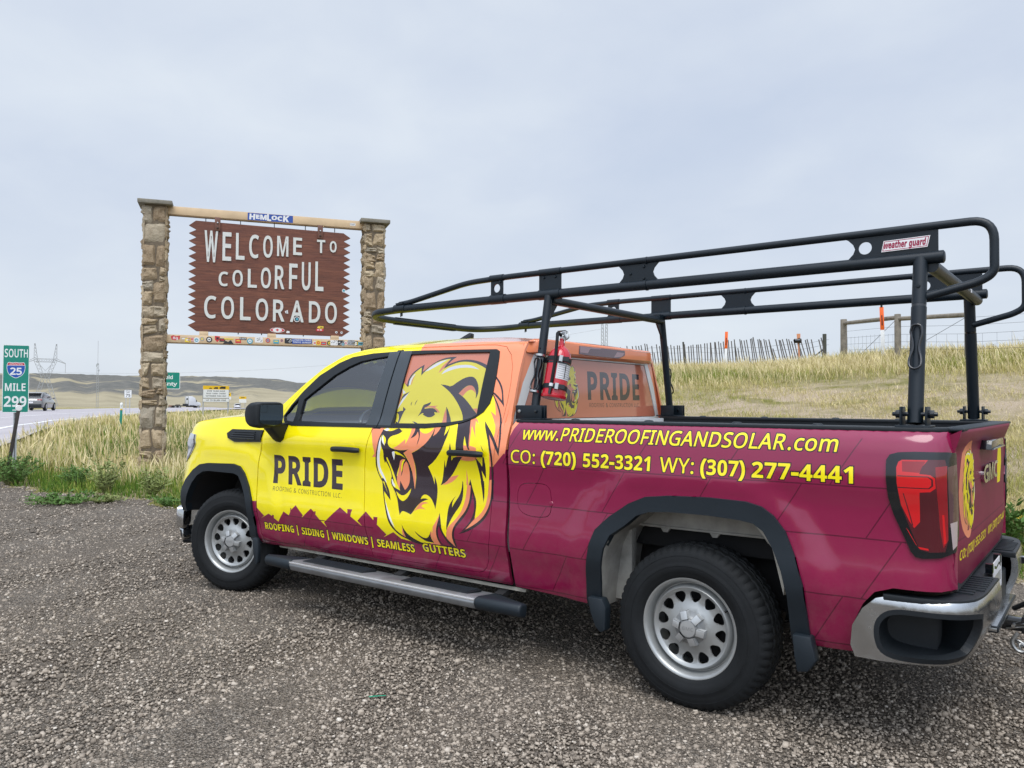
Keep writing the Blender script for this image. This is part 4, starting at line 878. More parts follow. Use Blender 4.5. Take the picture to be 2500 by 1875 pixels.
# one ground sheet reaching the horizon
def gs(a, b, n, p=2.2):
    t = np.linspace(-1, 1, n); return np.sign(t)*np.abs(t)**p
gx = np.unique(np.r_[np.arange(-34, 36, .5), np.arange(36, 130, 3), np.geomspace(130, 5200, 26), -np.geomspace(34, 1500, 16)])
gy = np.unique(np.r_[np.arange(-36, 12, .5), -np.arange(36, 130, 3), -np.geomspace(130, 5200, 26), np.geomspace(12, 1500, 18)])
GX, GY = np.meshgrid(gx, gy, indexing='ij')
GZ = T(GX, GY)-.02
V = np.stack([GX, GY, GZ], -1).reshape(-1, 3)
nx_, ny_ = len(gx), len(gy)
I = (np.arange(nx_-1)[:, None]*ny_+np.arange(ny_-1)[None]).ravel()
tag(numpy_mesh('ground', V, np.stack([I, I+ny_, I+ny_+1, I+1], 1), mats=[MATS['field_soil']], smooth=True), kind='structure')

def edge_y(x):
    x = np.asarray(x, float)
    e = np.interp(x, [-30, -8, -2, -.6, 3, 8.5, 11, 13.8, 17, 20, 24], [-3.9, -3.6, -3.3, -3.0, -2.35, -1.50, -1.28, -1.02, -.6, 1.2, 7.5])
    return e+.16*np.sin(x*1.7)+.11*np.sin(x*4.3+1)+.06*np.sin(x*9.7)
lx = np.r_[np.arange(-26, -6, .5), np.arange(-6, 16, .12), np.arange(16, 24.01, .5)]
lt = np.r_[np.arange(0, 8, .12), np.arange(8, 34, .8)]
LX = np.repeat(lx[:, None], len(lt), 1); LY_ = edge_y(lx)[:, None]+lt[None]
LZ = np.zeros_like(LX)+.006*np.sin(LX*2.1+LY_*.7)*np.sin(LY_*1.9)+.004*np.sin(LX*6.1+2*LY_)
LZ -= .03*np.exp(-lt[None]/.10)
LZ += T(LX, LY_)*0
V = np.stack([LX, LY_, LZ], -1).reshape(-1, 3); ny2 = len(lt)
I = (np.arange(len(lx)-1)[:, None]*ny2+np.arange(ny2-1)[None]).ravel()
tag(numpy_mesh('gravel_lot', V, np.stack([I, I+ny2, I+ny2+1, I+1], 1), mats=[MATS['gravel']], smooth=True), kind='structure')

# loose stones on the lot
st_m = NT('stone'); st_m.b.inputs['Roughness'].default_value = .8; st_m.b.inputs['Specular IOR Level'].default_value = .3
tint = st_m.attr('tint')
sc1 = st_m.ramp(tint, [(0, (.06, .050, .039)), (.28, (.195, .161, .125)), (.55, (.36, .302, .239)), (.78, (.485, .414, .333)), (.93, (.61, .54, .455)), (1, (.76, .70, .61))])
st_m.col(st_m.mix(st_m.rng(st_m.noise(220, 3, .6), .3, .7, 0, .35), sc1, (.15, .132, .117)))
def stones(n):
    d = 1.25*np.exp(RNG.random(n)*math.log(19/1.25))
    ang = YAW+np.radians(RNG.uniform(-37, 37, n))
    x = CAM.x+d*np.cos(ang); y = CAM.y+d*np.sin(ang)
    k = (y > edge_y(x)+.02) & (x < 22)
    x, y, d = x[k], y[k], d[k]; n = len(x)
    s = RNG.lognormal(math.log(.0038), .36, n)*(1+.055*d); s = np.clip(s, .0025, .015)
    big = RNG.random(n) < .003; s[big] *= 1.7
    cube = np.array([(sx, sy, sz) for sz in (-1, 1) for sy in (-1, 1) for sx in (-1, 1)], float)
    cube[:, :2] *= np.where(cube[:, 2:] > 0, .72, 1.0)
    P = cube[None]*(1+RNG.uniform(-.38, .38, (n, 8, 3)))
    P *= np.stack([s*RNG.uniform(.8, 1.35, n), s*RNG.uniform(.7, 1.1, n), s*RNG.uniform(.4, .8, n)], 1)[:, None]
    a = RNG.uniform(0, 2*np.pi, n); t = RNG.uniform(-.5, .5, n)
    ca, sa = np.cos(a)[:, None], np.sin(a)[:, None]; ct, st = np.cos(t)[:, None], np.sin(t)[:, None]
    X, Y, Z = P[..., 0], P[..., 1], P[..., 2]
    X, Z = X*ct-Z*st, X*st+Z*ct
    X, Y = X*ca-Y*sa, X*sa+Y*ca
    V = np.stack([X+x[:, None], Y+y[:, None], Z+(s*.28)[:, None]+.002], -1).reshape(-1, 3)
    Q = np.array([(0, 2, 3, 1), (4, 5, 7, 6), (0, 1, 5, 4), (2, 6, 7, 3), (0, 4, 6, 2), (1, 3, 7, 5)])
    F = (Q[None]+(np.arange(n)*8)[:, None, None]).reshape(-1, 4)
    return V, F, np.repeat(RNG.beta(1.9, 2.3, n), 8)
V, F, tn = stones(190000)
tag(numpy_mesh('loose_gravel', V, F, mats=[MATS['stone']], attrs={'tint': tn}), 'loose crushed stones scattered over the parking lot', 'gravel', kind='stuff')

# highway
near = np.array([(2, 10), (12, 2.2), (19.5, -3.2), (24.6, -6.2), (31, -10.2), (39, -15.4), (52, -25), (72, -43), (100, -70), (140, -97), (200, -130), (300, -178), (460, -240)], float)
def ribbon(path, o0, o1, dz, name, m, label=None, dash=None):
    p = np.concatenate([np.linspace(path[i], path[i+1], 14, endpoint=False) for i in range(len(path)-1)]+[path[-1:]])
    for _ in range(14): p[1:-1] = (p[:-2]+2*p[1:-1]+p[2:])/4
    t = np.gradient(p, axis=0); t /= np.linalg.norm(t, axis=1, keepdims=True); nrm = np.stack([-t[:, 1], t[:, 0]], 1)
    k = 9 if o1-o0 > 2 else 2
    rows = [p+nrm*o for o in np.linspace(o0, o1, k)]
    c = p+nrm*7
    z = np.maximum(T(c[:, 0], c[:, 1]), T(p[:, 0], p[:, 1]))+dz
    for _ in range(6): z[1:-1] = (z[:-2]+2*z[1:-1]+z[2:])/4
    V = np.concatenate([np.c_[q, z] for q in rows]); n = len(p)
    Q = [(j*n+i, j*n+i+1, (j+1)*n+i+1, (j+1)*n+i) for j in range(k-1) for i in range(n-1) if dash is None or (i % dash[1]) < dash[0]]
    return tag(numpy_mesh(name, V, np.array(Q), mats=[MATS[m]], smooth=True), kind='structure')
ribbon(near, .0, 15.0, .050, 'highway', 'concrete_road')
ribbon(near, 1.2, 1.38, .056, 'road_edge_line', 'road_line')
ribbon(near, 4.9, 5.05, .056, 'road_lane_line', 'road_line')
ribbon(near, 13.2, 13.35, .056, 'road_far_line', 'road_line')

# mesa along the skyline
h = NT('mesa'); h.b.inputs['Roughness'].default_value = 1.; h.b.inputs['Specular IOR Level'].default_value = .05
big = h.noise(.0052, 8, .62, dist=.8); sm = h.noise(.035, 6, .7); fn = h.noise(.16, 4, .75)
grassc = h.ramp(sm, [(.3, (.245, .205, .115)), (.55, (.325, .275, .165)), (.8, (.40, .34, .215))])
scrub = h.ramp(fn, [(.35, (.05, .053, .042)), (.6, (.125, .115, .092)), (.8, (.21, .185, .145))])
el = h.attr('elev')
msk = h.math('ADD', h.rng(el, .10, .60, -.60, .55), h.math('MULTIPLY', h.math('SUBTRACT', big, .5), 5.5))
msk = h.math('ADD', msk, h.math('MULTIPLY', h.math('SUBTRACT', fn, .5), .9))
mc = h.mix(h.rng(msk, .02, .22), grassc, scrub)
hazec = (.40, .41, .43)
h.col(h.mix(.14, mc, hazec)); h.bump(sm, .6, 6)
PXS = np.array([-500, -200, 0, 120, 320, 440, 500, 570, 603, 672, 715, 738, 758, 800, 900, 1100, 1400])
PYS = np.array([905, 908, 911, 911.5, 917.5, 918, 919, 920, 922, 925, 931.5, 936.7, 933, 931, 936, 942, 955])
npx = 260; px = np.linspace(-500, 1400, npx); py = np.interp(px, PXS, PYS)
ker = np.ones(5)/5; py = np.convolve(np.pad(py, 2, mode='edge'), ker, 'valid')
py += (RNG.normal(0, .35, npx)+.5*np.sin(px*.09)+.4*np.sin(px*.21+1))*.8
az = YAW-np.arctan((px-1250)/1929.7)
elev = (983.3-(1250-px)*.0044-py)/np.hypot(1929.7, px-1250)
rr = np.r_[np.linspace(300, 1000, 46), [1100, 1400, 2200]]
AZ, RR = np.meshgrid(az, rr, indexing='ij')
crest = 1.43+elev*1000
t = np.clip((RR-300)/700, 0, 1)
gul = .035*np.sin(AZ*95+1.7*np.sin(AZ*31)+RR*.004)+.02*np.sin(AZ*210+2*np.sin(RR*.006))+.05*np.sin(AZ*37+RR*.011)
prof = .30*t+.70*t**1.9*(3-2*t)/1.0
prof = np.clip(prof+gul*np.sin(np.pi*np.clip(t, 0, 1))*.75, 0, None); prof = np.where(t >= 1, 1, np.minimum(prof, .35+.65*t))
HZ = -1.0+(crest[:, None]+1.0)*prof
HZ[:, -2:] -= np.array([2, 12.])
V = np.stack([CAM.x+RR*np.cos(AZ), CAM.y+RR*np.sin(AZ), HZ], -1).reshape(-1, 3)
nr = len(rr); I = (np.arange(npx-1)[:, None]*nr+np.arange(nr-1)[None]).ravel()
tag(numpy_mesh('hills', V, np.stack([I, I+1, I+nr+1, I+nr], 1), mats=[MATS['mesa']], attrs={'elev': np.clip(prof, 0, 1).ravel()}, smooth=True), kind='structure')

# grass: one mesh of single blades
gm = NT('grass'); gm.b.inputs['Roughness'].default_value = .75; gm.b.inputs['Specular IOR Level'].default_value = .15
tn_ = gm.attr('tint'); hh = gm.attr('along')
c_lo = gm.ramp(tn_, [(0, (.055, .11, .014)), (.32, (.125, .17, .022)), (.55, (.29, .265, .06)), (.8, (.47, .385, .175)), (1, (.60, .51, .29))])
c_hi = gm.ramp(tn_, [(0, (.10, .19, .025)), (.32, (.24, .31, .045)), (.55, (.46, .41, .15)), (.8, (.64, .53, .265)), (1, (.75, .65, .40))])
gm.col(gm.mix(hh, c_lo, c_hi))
gm.b.inputs['Subsurface Weight'].default_value = 0.0
def nz(x, y, s, k=0):   # cheap smooth noise
    return (np.sin(x*s+1.3*k+1.7*np.sin(y*s*.7+k))+np.sin(y*s*1.3+2.1*k+1.4*np.sin(x*s*.9-k))+np.sin((x+y)*s*.53+k*3.3))/6+.5
def blades(x, y, hgt, wid, tint, z=None, lean=.35, heads=False):
    n = len(x); z = T(x, y)-.02 if z is None else z
    a = RNG.uniform(0, 2*np.pi, n); ln = RNG.gamma(2., lean/2., n)*hgt
    dx, dy = np.cos(a)*ln+.10*hgt, np.sin(a)*ln
    b = RNG.uniform(0, np.pi, n); wx, wy = np.cos(b)*wid/2, np.sin(b)*wid/2
    P = np.empty((n, 5, 3))
    P[:, 0] = np.stack([x-wx, y-wy, z], 1); P[:, 1] = np.stack([x+wx, y+wy, z], 1)
    m = .55; k = 1.5 if heads else .85
    P[:, 2] = np.stack([x+dx*.38-wx*k, y+dy*.38-wy*k, z+hgt*.62], 1); P[:, 3] = np.stack([x+dx*.38+wx*k, y+dy*.38+wy*k, z+hgt*.62], 1)
    P[:, 4] = np.stack([x+dx, y+dy, z+hgt], 1)
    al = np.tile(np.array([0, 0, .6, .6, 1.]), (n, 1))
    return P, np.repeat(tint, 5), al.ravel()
def field(n, px0, px1, d0, d1, power=1.):
    d = (d0**-power+RNG.random(n)*(d1**-power-d0**-power))**(-1/power)
    p = RNG.uniform(px0, px1, n); aa = YAW-np.arctan((p-1250)/1929.7)
    return CAM.x+d*np.cos(aa), CAM.y+d*np.sin(aa), d
PB = []; TB = []; AB = []
def addb(r): PB.append(r[0]); TB.append(r[1]); AB.append(r[2])
def road_clear(x, y):
    q = np.concatenate([np.linspace(near[i], near[i+1], 12) for i in range(9)])
    s = np.full(len(x), 1e9)
    inn = np.zeros(len(x), bool)
    for i in range(len(q)-1):
        tx, ty = q[i+1]-q[i]; L = math.hypot(tx, ty)+1e-9
        u = ((x-q[i, 0])*tx+(y-q[i, 1])*ty)/L; v = (-(x-q[i, 0])*ty+(y-q[i, 1])*tx)/L
        inn |= (u > -.5) & (u < L+.5) & (v > .25) & (v < 15)
    return ~inn
# verge and meadow on the left, between lot and road
x, y, d = field(225000, -330, 1450, 9.0, 75, .55)
k = (y < edge_y(np.minimum(x, 24))-.05) & road_clear(x, y) & (np.hypot(x-14.33, y+4.16) > .30); x, y, d = x[k], y[k], d[k]
fromedge = edge_y(np.minimum(x, 24))-y
gn = nz(x, y, .8, 1)+.35*nz(x, y, 3.1, 4)-.17
green = np.clip(.95-fromedge/2.6, 0, 1)*.6+np.clip((gn-.42)*2.2, 0, .7)+.40*np.exp(-((x-17)/7)**2-((y+7.5)/3.)**2)*nz(x, y, 1.9, 8)*1.6+.16*sstep(.45, .7, nz(x, y, .45, 3))
keep = RNG.random(len(x)) < np.clip(.35+.9*nz(x, y, 1.6, 7), .25, 1); x, y, d, fromedge, green = x[keep], y[keep], d[keep], fromedge[keep], green[keep]
tint = np.clip(RNG.normal(.74, .17, len(x))-green*RNG.uniform(.4, 1.1, len(x)), 0, 1)
hg = RNG.gamma(6, .037, len(x))*np.clip(.32+fromedge*.45, .25, 1)*(.72+.5*nz(x, y, 1.1, 2))*np.clip(1.25-d/90, .5, 1)
addb(blades(x, y, hg, np.clip(.0030+.00042*d, .004, .03), tint, lean=.30, heads=False))
k = (RNG.random(len(x)) < .30) & (fromedge > 1.2)
addb(blades(x[k], y[k], hg[k]*RNG.uniform(1.1, 1.5, k.sum()), np.clip(.004+.0005*d[k], .005, .03), np.clip(RNG.normal(.9, .08, k.sum()), 0, 1), lean=.22, heads=True))
# bank on the right
x, y, d = field(275000, 1150, 2850, 7, 40, .35)
k = (y < edge_y(x)-.05); x, y, d = x[k], y[k], d[k]
fromedge = edge_y(x)-y
bare = np.clip((nz(x, y, 1.1, 3)+.5*nz(x, y, 3.3, 5)-.56)*3.4, 0, 1)*sstep(3., 6., fromedge)*(1-sstep(13.5, 16.5, fromedge+.0*x))
top = sstep(12.5, 16.5, fromedge)
gpatch = np.exp(-((fromedge-16.0-.25*(x-4))/2.0)**2)*sstep(.35, .65, nz(x, y, .55, 9))
k = RNG.random(len(x)) < (1-.86*bare)*(.66+.34*top)
x, y, d, bare, top, gpatch, fromedge = (q[k] for q in (x, y, d, bare, top, gpatch, fromedge))
gn = np.clip((nz(x, y, .9, 11)+.3*nz(x, y, 4, 2)-.66)*2, 0, .5)
tint = np.clip(RNG.normal(.80, .13, len(x))-gn*.55-gpatch*RNG.uniform(.1, .6, len(x))-.55*np.exp(-fromedge/.8), 0, 1)
hg = RNG.gamma(6, .024, len(x))*(.55+.60*top)*(.65+.7*nz(x, y, 1.3, 6))*(1+.35*gpatch)
addb(blades(x, y, hg, np.clip(.003+.00026*d, .004, .02), tint, lean=.6))
k = (top > .5) & (RNG.random(len(x)) < .22)
addb(blades(x[k], y[k], hg[k]*1.35, np.full(k.sum(), .010), np.clip(RNG.normal(.95, .05, k.sum()), 0, 1), lean=.25, heads=True))
P = np.concatenate(PB); n = len(P)
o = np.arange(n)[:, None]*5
tag(numpy_mesh('grass', P.reshape(-1, 3), o+np.array([[0, 1, 3, 2]]), o+np.array([[2, 3, 4]]), mats=[MATS['grass']], attrs={'tint': np.concatenate(TB), 'along': np.concatenate(AB)}), 'dry straw-coloured and green grass covering the verge, meadow and bank', 'grass', kind='stuff')

# weeds one can tell apart
mat('weed_leaf', (.07, .15, .022), .7, vary=.35, vscale=12); mat('weed_stem', (.16, .17, .06), .8); mat('weed_pale', (.20, .24, .07), .7, vary=.3, vscale=12); mat('flower_yellow', (.75, .55, .02), .6)
def weed(name, x, y, R, H, n, leaf, label, group=None, upright=.5, lsz=.02, flower=0):
    z = float(T(x, y)) if y < float(edge_y(x)) else 0.
    t = thing(name, label, 'weed', (x, y, z-.01), 0, group)
    sb = MB(); lb = MB(); FL = []
    rg = np.random.default_rng(int(abs(x*1000+y*77)))
    for i in range(n):
        a = rg.uniform(0, 2*math.pi); L = H*rg.uniform(.45, 1.0); out = R*rg.uniform(.15, 1.)
        p0 = Vector((math.cos(a)*R*.12, math.sin(a)*R*.12, 0)); p2 = Vector((math.cos(a)*out, math.sin(a)*out, L*(upright+(1-upright)*rg.uniform(.2, 1)))); p1 = (p0+p2)/2+Vector((0, 0, L*.15))
        sb.tube([p0, p1, p2], [.0032, .0026, .0015], 'weed_stem', 4, cap=False)
        for q in range(int(14+8*rg.random())):
            u = rg.uniform(.12, 1.0); c = p0*(1-u)**2+p1*2*u*(1-u)+p2*u*u
            d = Vector(rg.normal(0, 1, 3)); d.z = abs(d.z)*.6+.1; d.normalize(); s_ = lsz*rg.uniform(.6, 1.4)
            w = d.orthogonal().normalized()*s_*.22
            lb.add([c, c+d*s_*.5+w, c+d*s_*1.3, c+d*s_*.5-w], [(0, 1, 2, 3)], leaf)
        if flower and rg.random() < flower:
            fb = MB(); FL.append(fb)
            for q in range(7):
                b = q*.9; fb.add([p2, p2+Vector((math.cos(b)*.016, math.sin(b)*.016, .008)), p2+Vector((math.cos(b+.5)*.016, math.sin(b+.5)*.016, .008))], [(0, 1, 2)], 'flower_yellow')
    sb.build('stem', t, smooth=0, fix=False); lb.build('foliage', t, smooth=0, fix=False)
    for fb in FL: fb.build('flower', t, smooth=0, fix=False)
    return t
weed('green_bush', 13.4, -1.15, .62, .62, 90, 'weed_leaf', 'feathery dark green bush at the left edge of the gravel, under the mile marker sign', upright=.6, lsz=.045, group='weeds along the gravel edge')
weed('green_bush', 12.3, -1.75, .38, .42, 50, 'weed_leaf', 'small feathery green bush just right of the largest dark green bush', upright=.6, lsz=.04, group='weeds along the gravel edge')
weed('low_weed', 10.0, -.55, .62, .20, 70, 'weed_leaf', 'wide flat green weed patch lying on the gravel near the stone pillar', upright=.3, lsz=.04, group='weeds along the gravel edge')
weed('low_weed', 9.75, -.95, .35, .16, 40, 'weed_pale', 'paler flat weed beside the wide green patch on the gravel', upright=.3, lsz=.035, group='weeds along the gravel edge')
weed('low_weed', 12.4, .12, .30, .17, 40, 'weed_leaf', 'little weed tuft on the gravel at the left edge of the picture', upright=.35, lsz=.035, group='weeds along the gravel edge')
weed('low_weed', 8.7, -1.32, .24, .17, 30, 'weed_leaf', 'small weed tuft on gravel just ahead of the truck bumper', upright=.35, lsz=.035, group='weeds along the gravel edge')
weed('tall_weed', 10.9, -1.55, .28, .62, 34, 'weed_pale', 'tall thin weed with narrow leaves at the gravel edge left of the stone pillar', upright=.85, lsz=.05, group='weeds along the gravel edge')
weed('tall_weed', 9.9, -1.75, .25, .45, 30, 'weed_pale', 'upright weed at the grass edge between pillar and yellow fender', upright=.85, lsz=.05, group='weeds along the gravel edge')
weed('sunflower_weed', -.75, -4.15, .55, .55, 60, 'weed_leaf', 'leafy green weed with a few yellow flowers behind the tailgate', upright=.55, lsz=.055, flower=.12, group='flowering weeds behind the truck')
weed('sunflower_weed', -1.35, -4.5, .55, .40, 60, 'weed_leaf', 'dense low green weed at the right edge of the picture behind the bumper', upright=.5, lsz=.055, group='flowering weeds behind the truck')
weed('sunflower_weed', 2.9, -6.3, .20, .35, 14, 'weed_pale', 'lone thin stem with yellow flowers on the dry bank above the load bed', upright=.9, lsz=.04, flower=.5, group='flowering weeds behind the truck')

# ------------------------------------------------------------ pickup truck (x forward, rear axle at x=0, z up)
def unpack(s):
    out = []
    for row in s.strip().split('\n'):
        k, *pts = row.split()
        out.append((k, [tuple(int(t)/1000 for t in p.split(',')) for p in pts]))
    return out
LION = unpack(LION_DATA); ZONE = unpack(ZONE_DATA)
CODE = dict(y='wrap_yellow', c='wrap_coral', d='wrap_plum', w='wrap_white', b='wrap_burgundy')
FILM = dict(y='film_yellow', c='film_coral', d='film_plum', w='film_white', b='film_plum')
LION_S = [(k, soften(l)) for k, l in LION]
def shingles():
    out = []
    rows = [1.290, 1.095, .885, .640, .43]
    for i in range(len(rows)-1):
        z0, z1 = rows[i], rows[i+1]
        tilt = lambda x: .0
        pts = [(3.4, z1), (-1.1, z1)]
        out.append([(3.4, z1-.0045), (3.4, z1+.0015), (-1.1, z1+.0015), (-1.1, z1-.0045)])
        k = 0; x = 3.3-.21*(i % 2)-.07*i
        while x > -1.15:
            dx = (z0-z1)*.62
            out.append([(x, z1), (x-.006, z1), (x-dx-.006, z0), (x-dx, z0)]); x -= .43+.05*math.sin(i*3+k); k += 1
    return out
def side_text():
    L = []
    def put(glyphs, m, ol=0, om='wrap_outline'):
        if ol:
            for g in glyphs: L.append((om, offset(g, ol)))
        for g in glyphs: L.append((m, g))
    put(text('PRIDE', 'b', 3.157, .858, 2.426, .192, track=22, bold=10), 'wrap_plum')
    put(text('ROOFING & CONSTRUCTION LLC.', 'r', 3.150, .802, 2.433, .030, track=55), 'wrap_plum')
    put(text('ROOFING | SIDING | WINDOWS | SEAMLESS', 'b', 3.262, .519, 1.790, .048, track=8, bold=2), 'wrap_yellow', .006)
    put(text('GUTTERS', 'b', 1.716, .538, 1.380, .048, track=8, bold=2), 'wrap_yellow', .006)
    for s, a, b in (('www.', .955, .722), ('PRIDEROOFINGANDSOLAR', .709, -.459), ('.com', -.472, -.680)):
        put(text(s, 'r', a, 1.233, b, .066, shear=.16, track=12, bold=8), 'wrap_yellow', .005)
    z = 1.106
    for s, f, a, b in (('CO:', 'r', 1.022, .862), ('(720)', 'b', .823, .603), ('552-3321', 'b', .560, .180), ('WY:', 'r', .128, -.045), ('(307)', 'b', -.078, -.288), ('277-4441', 'b', -.318, -.742)):
        put(text(s, f, a, z, b, .068, track=10, bold=4), 'wrap_yellow', .005)
    return L
ZL = [(CODE[k], [l]) for k, l in ZONE]
LEFT = [ZL[0], ZL[1]]+[('wrap_shingle_line', [s]) for s in shingles()]
# the shingle pattern shows only inside the burgundy; zones are repainted above it where they are not burgundy
LEFT = [('wrap_burgundy', [ZONE[1][1]])]+[('wrap_shingle_line', [s]) for s in shingles()]
class _Z: pass
LIONW = [(CODE[k], [l]) for k, l in LION_S]
LIONF = [(FILM[k], [l]) for k, l in LION_S]
TXT = side_text()

def SL(u, v): return np.asarray(u, float), Ys(u, v), np.asarray(v, float)
def SR(u, v): return np.asarray(u, float), -Ys(u, v), np.asarray(v, float)
def side_panel(name, outline, base, lay, holes=(), off=0., side=1, parent=None, grid=.05, flange=.02):
    # left: cross(d/dx, d/dz) points to -y, so the sign is -1; right: +1 (mirrored surface)
    return panel(name, outline, base, SL if side > 0 else SR, lay, holes, parent, off, flange, grid, sign=-1 if side > 0 else 1)
def on_side(x, z, off=0., side=1):
    y = float(Ys(np.array([x]), np.array([z]))[0])+off
    return (x, side*y, z)

truck = thing('pickup_truck', 'pickup truck wrapped in yellow, coral and burgundy with a roaring lion on its rear door', 'pickup truck')
DOOR_TOP = [(3.13, 1.36), (3.07, 1.432), (2.985, 1.53), (2.85, 1.645), (2.68, 1.727), (2.56, 1.762), (2.37, 1.780), (2.105, 1.785)]
DOOR_TOP2 = [(1.88, 1.785), (1.43, 1.779), (1.31, 1.774), (1.232, 1.760), (1.18, 1.711), (1.147, 1.64), (1.130, 1.54), (1.126, 1.45), (1.133, 1.316), (1.139, 1.205), (1.156, 1.073), (1.170, .96), (1.175, .82), (1.180, .68), (1.205, .555), (1.228, .500), (1.257, .474), (1.29, .463)]
DOOR_FRONT = [(3.269, .428), (3.306, .446), (3.319, .50), (3.325, .573), (3.322, .70), (3.330, .815), (3.328, .936), (3.317, 1.033), (3.288, 1.131), (3.278, 1.227), (3.20, 1.31)]
SEAM = [(2.105, 1.785), (2.123, 1.297), (2.159, 1.254), (2.176, 1.191), (2.202, 1.104), (2.216, 1.0), (2.216, .88), (2.210, .78), (2.203, .70), (2.200, .60), (2.190, .52), (2.169, .449)]
FDOOR = DOOR_TOP+SEAM[1:]+DOOR_FRONT
RDOOR = DOOR_TOP2+SEAM[::-1]
DOORS = DOOR_TOP+DOOR_TOP2+[(2.169, .449)]+DOOR_FRONT
WTRIM = [(3.113, 1.328), (3.060, 1.404), (2.972, 1.500), (2.843, 1.614), (2.673, 1.701), (2.555, 1.738), (2.366, 1.757), (2.113, 1.763), (1.886, 1.760), (1.682, 1.755), (1.299, 1.746), (1.272, 1.733), (1.262, 1.694), (1.248, 1.594), (1.242, 1.477), (1.250, 1.424), (1.285, 1.375), (1.344, 1.339), (1.423, 1.312), (1.529, 1.290), (1.700, 1.274), (2.118, 1.268), (2.978, 1.262), (3.045, 1.273), (3.082, 1.297)]
FTRIM = WTRIM[:8]+[(2.121, 1.268)]+WTRIM[22:]
RTRIM = WTRIM[8:21]+[(2.111, 1.268), (2.104, 1.763)]
QUART = [(3.098, 1.333), (3.042, 1.407), (2.990, 1.452), (2.976, 1.290), (3.076, 1.300)]
FGLASS = [(2.915, 1.296), (2.932, 1.345), (2.934, 1.444), (2.879, 1.483), (2.805, 1.532), (2.686, 1.613), (2.559, 1.672), (2.456, 1.705), (2.325, 1.722), (2.204, 1.733), (2.226, 1.293), (2.531, 1.291)]
RGLASS = [(1.980, 1.298), (1.994, 1.373), (1.999, 1.737), (1.815, 1.739), (1.343, 1.730), (1.331, 1.360), (1.364, 1.343), (1.428, 1.326), (1.536, 1.311), (1.709, 1.301)]
ARCH_R = [(.561, .40), (.535, .602), (.509, .726), (.478, .797), (.400, .868), (.290, .943), (.203, .981), (.079, .996), (-.119, 1.003), (-.294, .998), (-.365, .981), (-.417, .946), (-.468, .883), (-.511, .779), (-.544, .659), (-.560, .40)]
ARCH_RI = [(.476, .40), (.449, .613), (.429, .705), (.392, .777), (.311, .833), (.247, .887), (.183, .910), (.079, .920), (-.118, .921), (-.266, .914), (-.329, .904), (-.373, .874), (-.417, .802), (-.453, .714), (-.475, .614), (-.478, .40)]
ARCH_F = [(4.368, .56), (4.360, .651), (4.332, .743), (4.275, .817), (4.174, .893), (4.075, .941), (3.962, .957), (3.623, .968), (3.539, .953), (3.483, .907), (3.419, .814), (3.372, .715), (3.362, .602), (3.372, .40)]
ARCH_FI = [(4.285, .56), (4.272, .62), (4.232, .698), (4.177, .789), (4.103, .854), (4.024, .888), (3.946, .898), (3.608, .898), (3.551, .883), (3.503, .825), (3.447, .732), (3.430, .645), (3.440, .526), (3.455, .40)]
RAIL = [(3.145, 1.422), (2.966, 1.567), (2.818, 1.673), (2.647, 1.752), (2.478, 1.787), (2.180, 1.804), (1.877, 1.806), (1.451, 1.800), (1.095, 1.785)]
FENDER = [(3.292, 1.322), (3.6, 1.314), (3.9, 1.298), (4.2, 1.268), (4.33, 1.235), (4.42, 1.195), (4.50, 1.13), (4.62, .95), (4.64, .80), (4.64, .56)]+ARCH_F+[(3.325, .40), (3.313, .437), (3.325, .50), (3.331, .573), (3.328, .70), (3.336, .815), (3.334, .936), (3.323, 1.033), (3.294, 1.131), (3.284, 1.227)]
BEDP = [(1.037, .42), (1.041, 1.30), (1.036, 1.328), (-1.06, 1.328), (-1.094, 1.324), (-1.096, .70), (-.89, .70), (-.82, .675), (-.774, .62), (-.737, .543), (-.728, .45), (-.72, .40)]+[(-.56, .40)]+ARCH_R[::-1][1:]+[(.57, .40)]
CABOUT = [(1.072, .42), (1.066, 1.30), (1.078, 1.36), (1.090, 1.60)]+[(1.095, 1.785)]+RAIL[::-1][1:]+[(3.21, 1.375), (3.285, 1.322), (3.277, 1.228), (3.288, 1.131), (3.317, 1.033), (3.328, .936), (3.330, .815), (3.322, .70), (3.325, .573), (3.319, .50), (3.307, .437), (3.318, .40)]
GASD = soften([(.990, .925), (.976, .980), (.935, 1.001), (.818, 1.004), (.780, .990), (.764, .953), (.762, .880), (.773, .838), (.804, .823), (.894, .820), (.961, .837), (.986, .872)], 2, 80)

def ring(a, b):  # band between two open paths
    return a+b[::-1]
# the yellow / coral / burgundy fields, painted under the lion and the lettering
CORAL = ('wrap_coral', [ZONE[0][1]])
BURG = ('wrap_burgundy', [ZONE[1][1]])
SH = [('wrap_shingle_line', [s]) for s in shingles()]
def clip_shingles():
    """keep the shingle lines that lie in the burgundy field"""
    out = []
    for m, (s,) in [(m, (l[0],)) for m, l in SH]:
        c = np.array([np.mean(s, 0)])
        pts = dens(s, .08)
        if inside([ZONE[1][1]], np.array(pts)).all(): out.append((m, [s]))
        else:
            # cut long rows into short pieces and keep those inside
            (x0, z0), (x1, z1), (x2, z2), (x3, z3) = s
            n = 60
            for i in range(n):
                a, b = i/n, (i+1)/n
                q = [(x0+(x3-x0)*a, z0+(z3-z0)*a), (x1+(x2-x1)*a, z1+(z2-z1)*a), (x1+(x2-x1)*b, z1+(z2-z1)*b), (x0+(x3-x0)*b, z0+(z3-z0)*b)]
                if inside([ZONE[1][1]], np.array(q)).all(): out.append((m, [q]))
    return out
PAINT_L = [CORAL, BURG]+clip_shingles()+LIONW+TXT
PAINT_R = [CORAL, BURG]

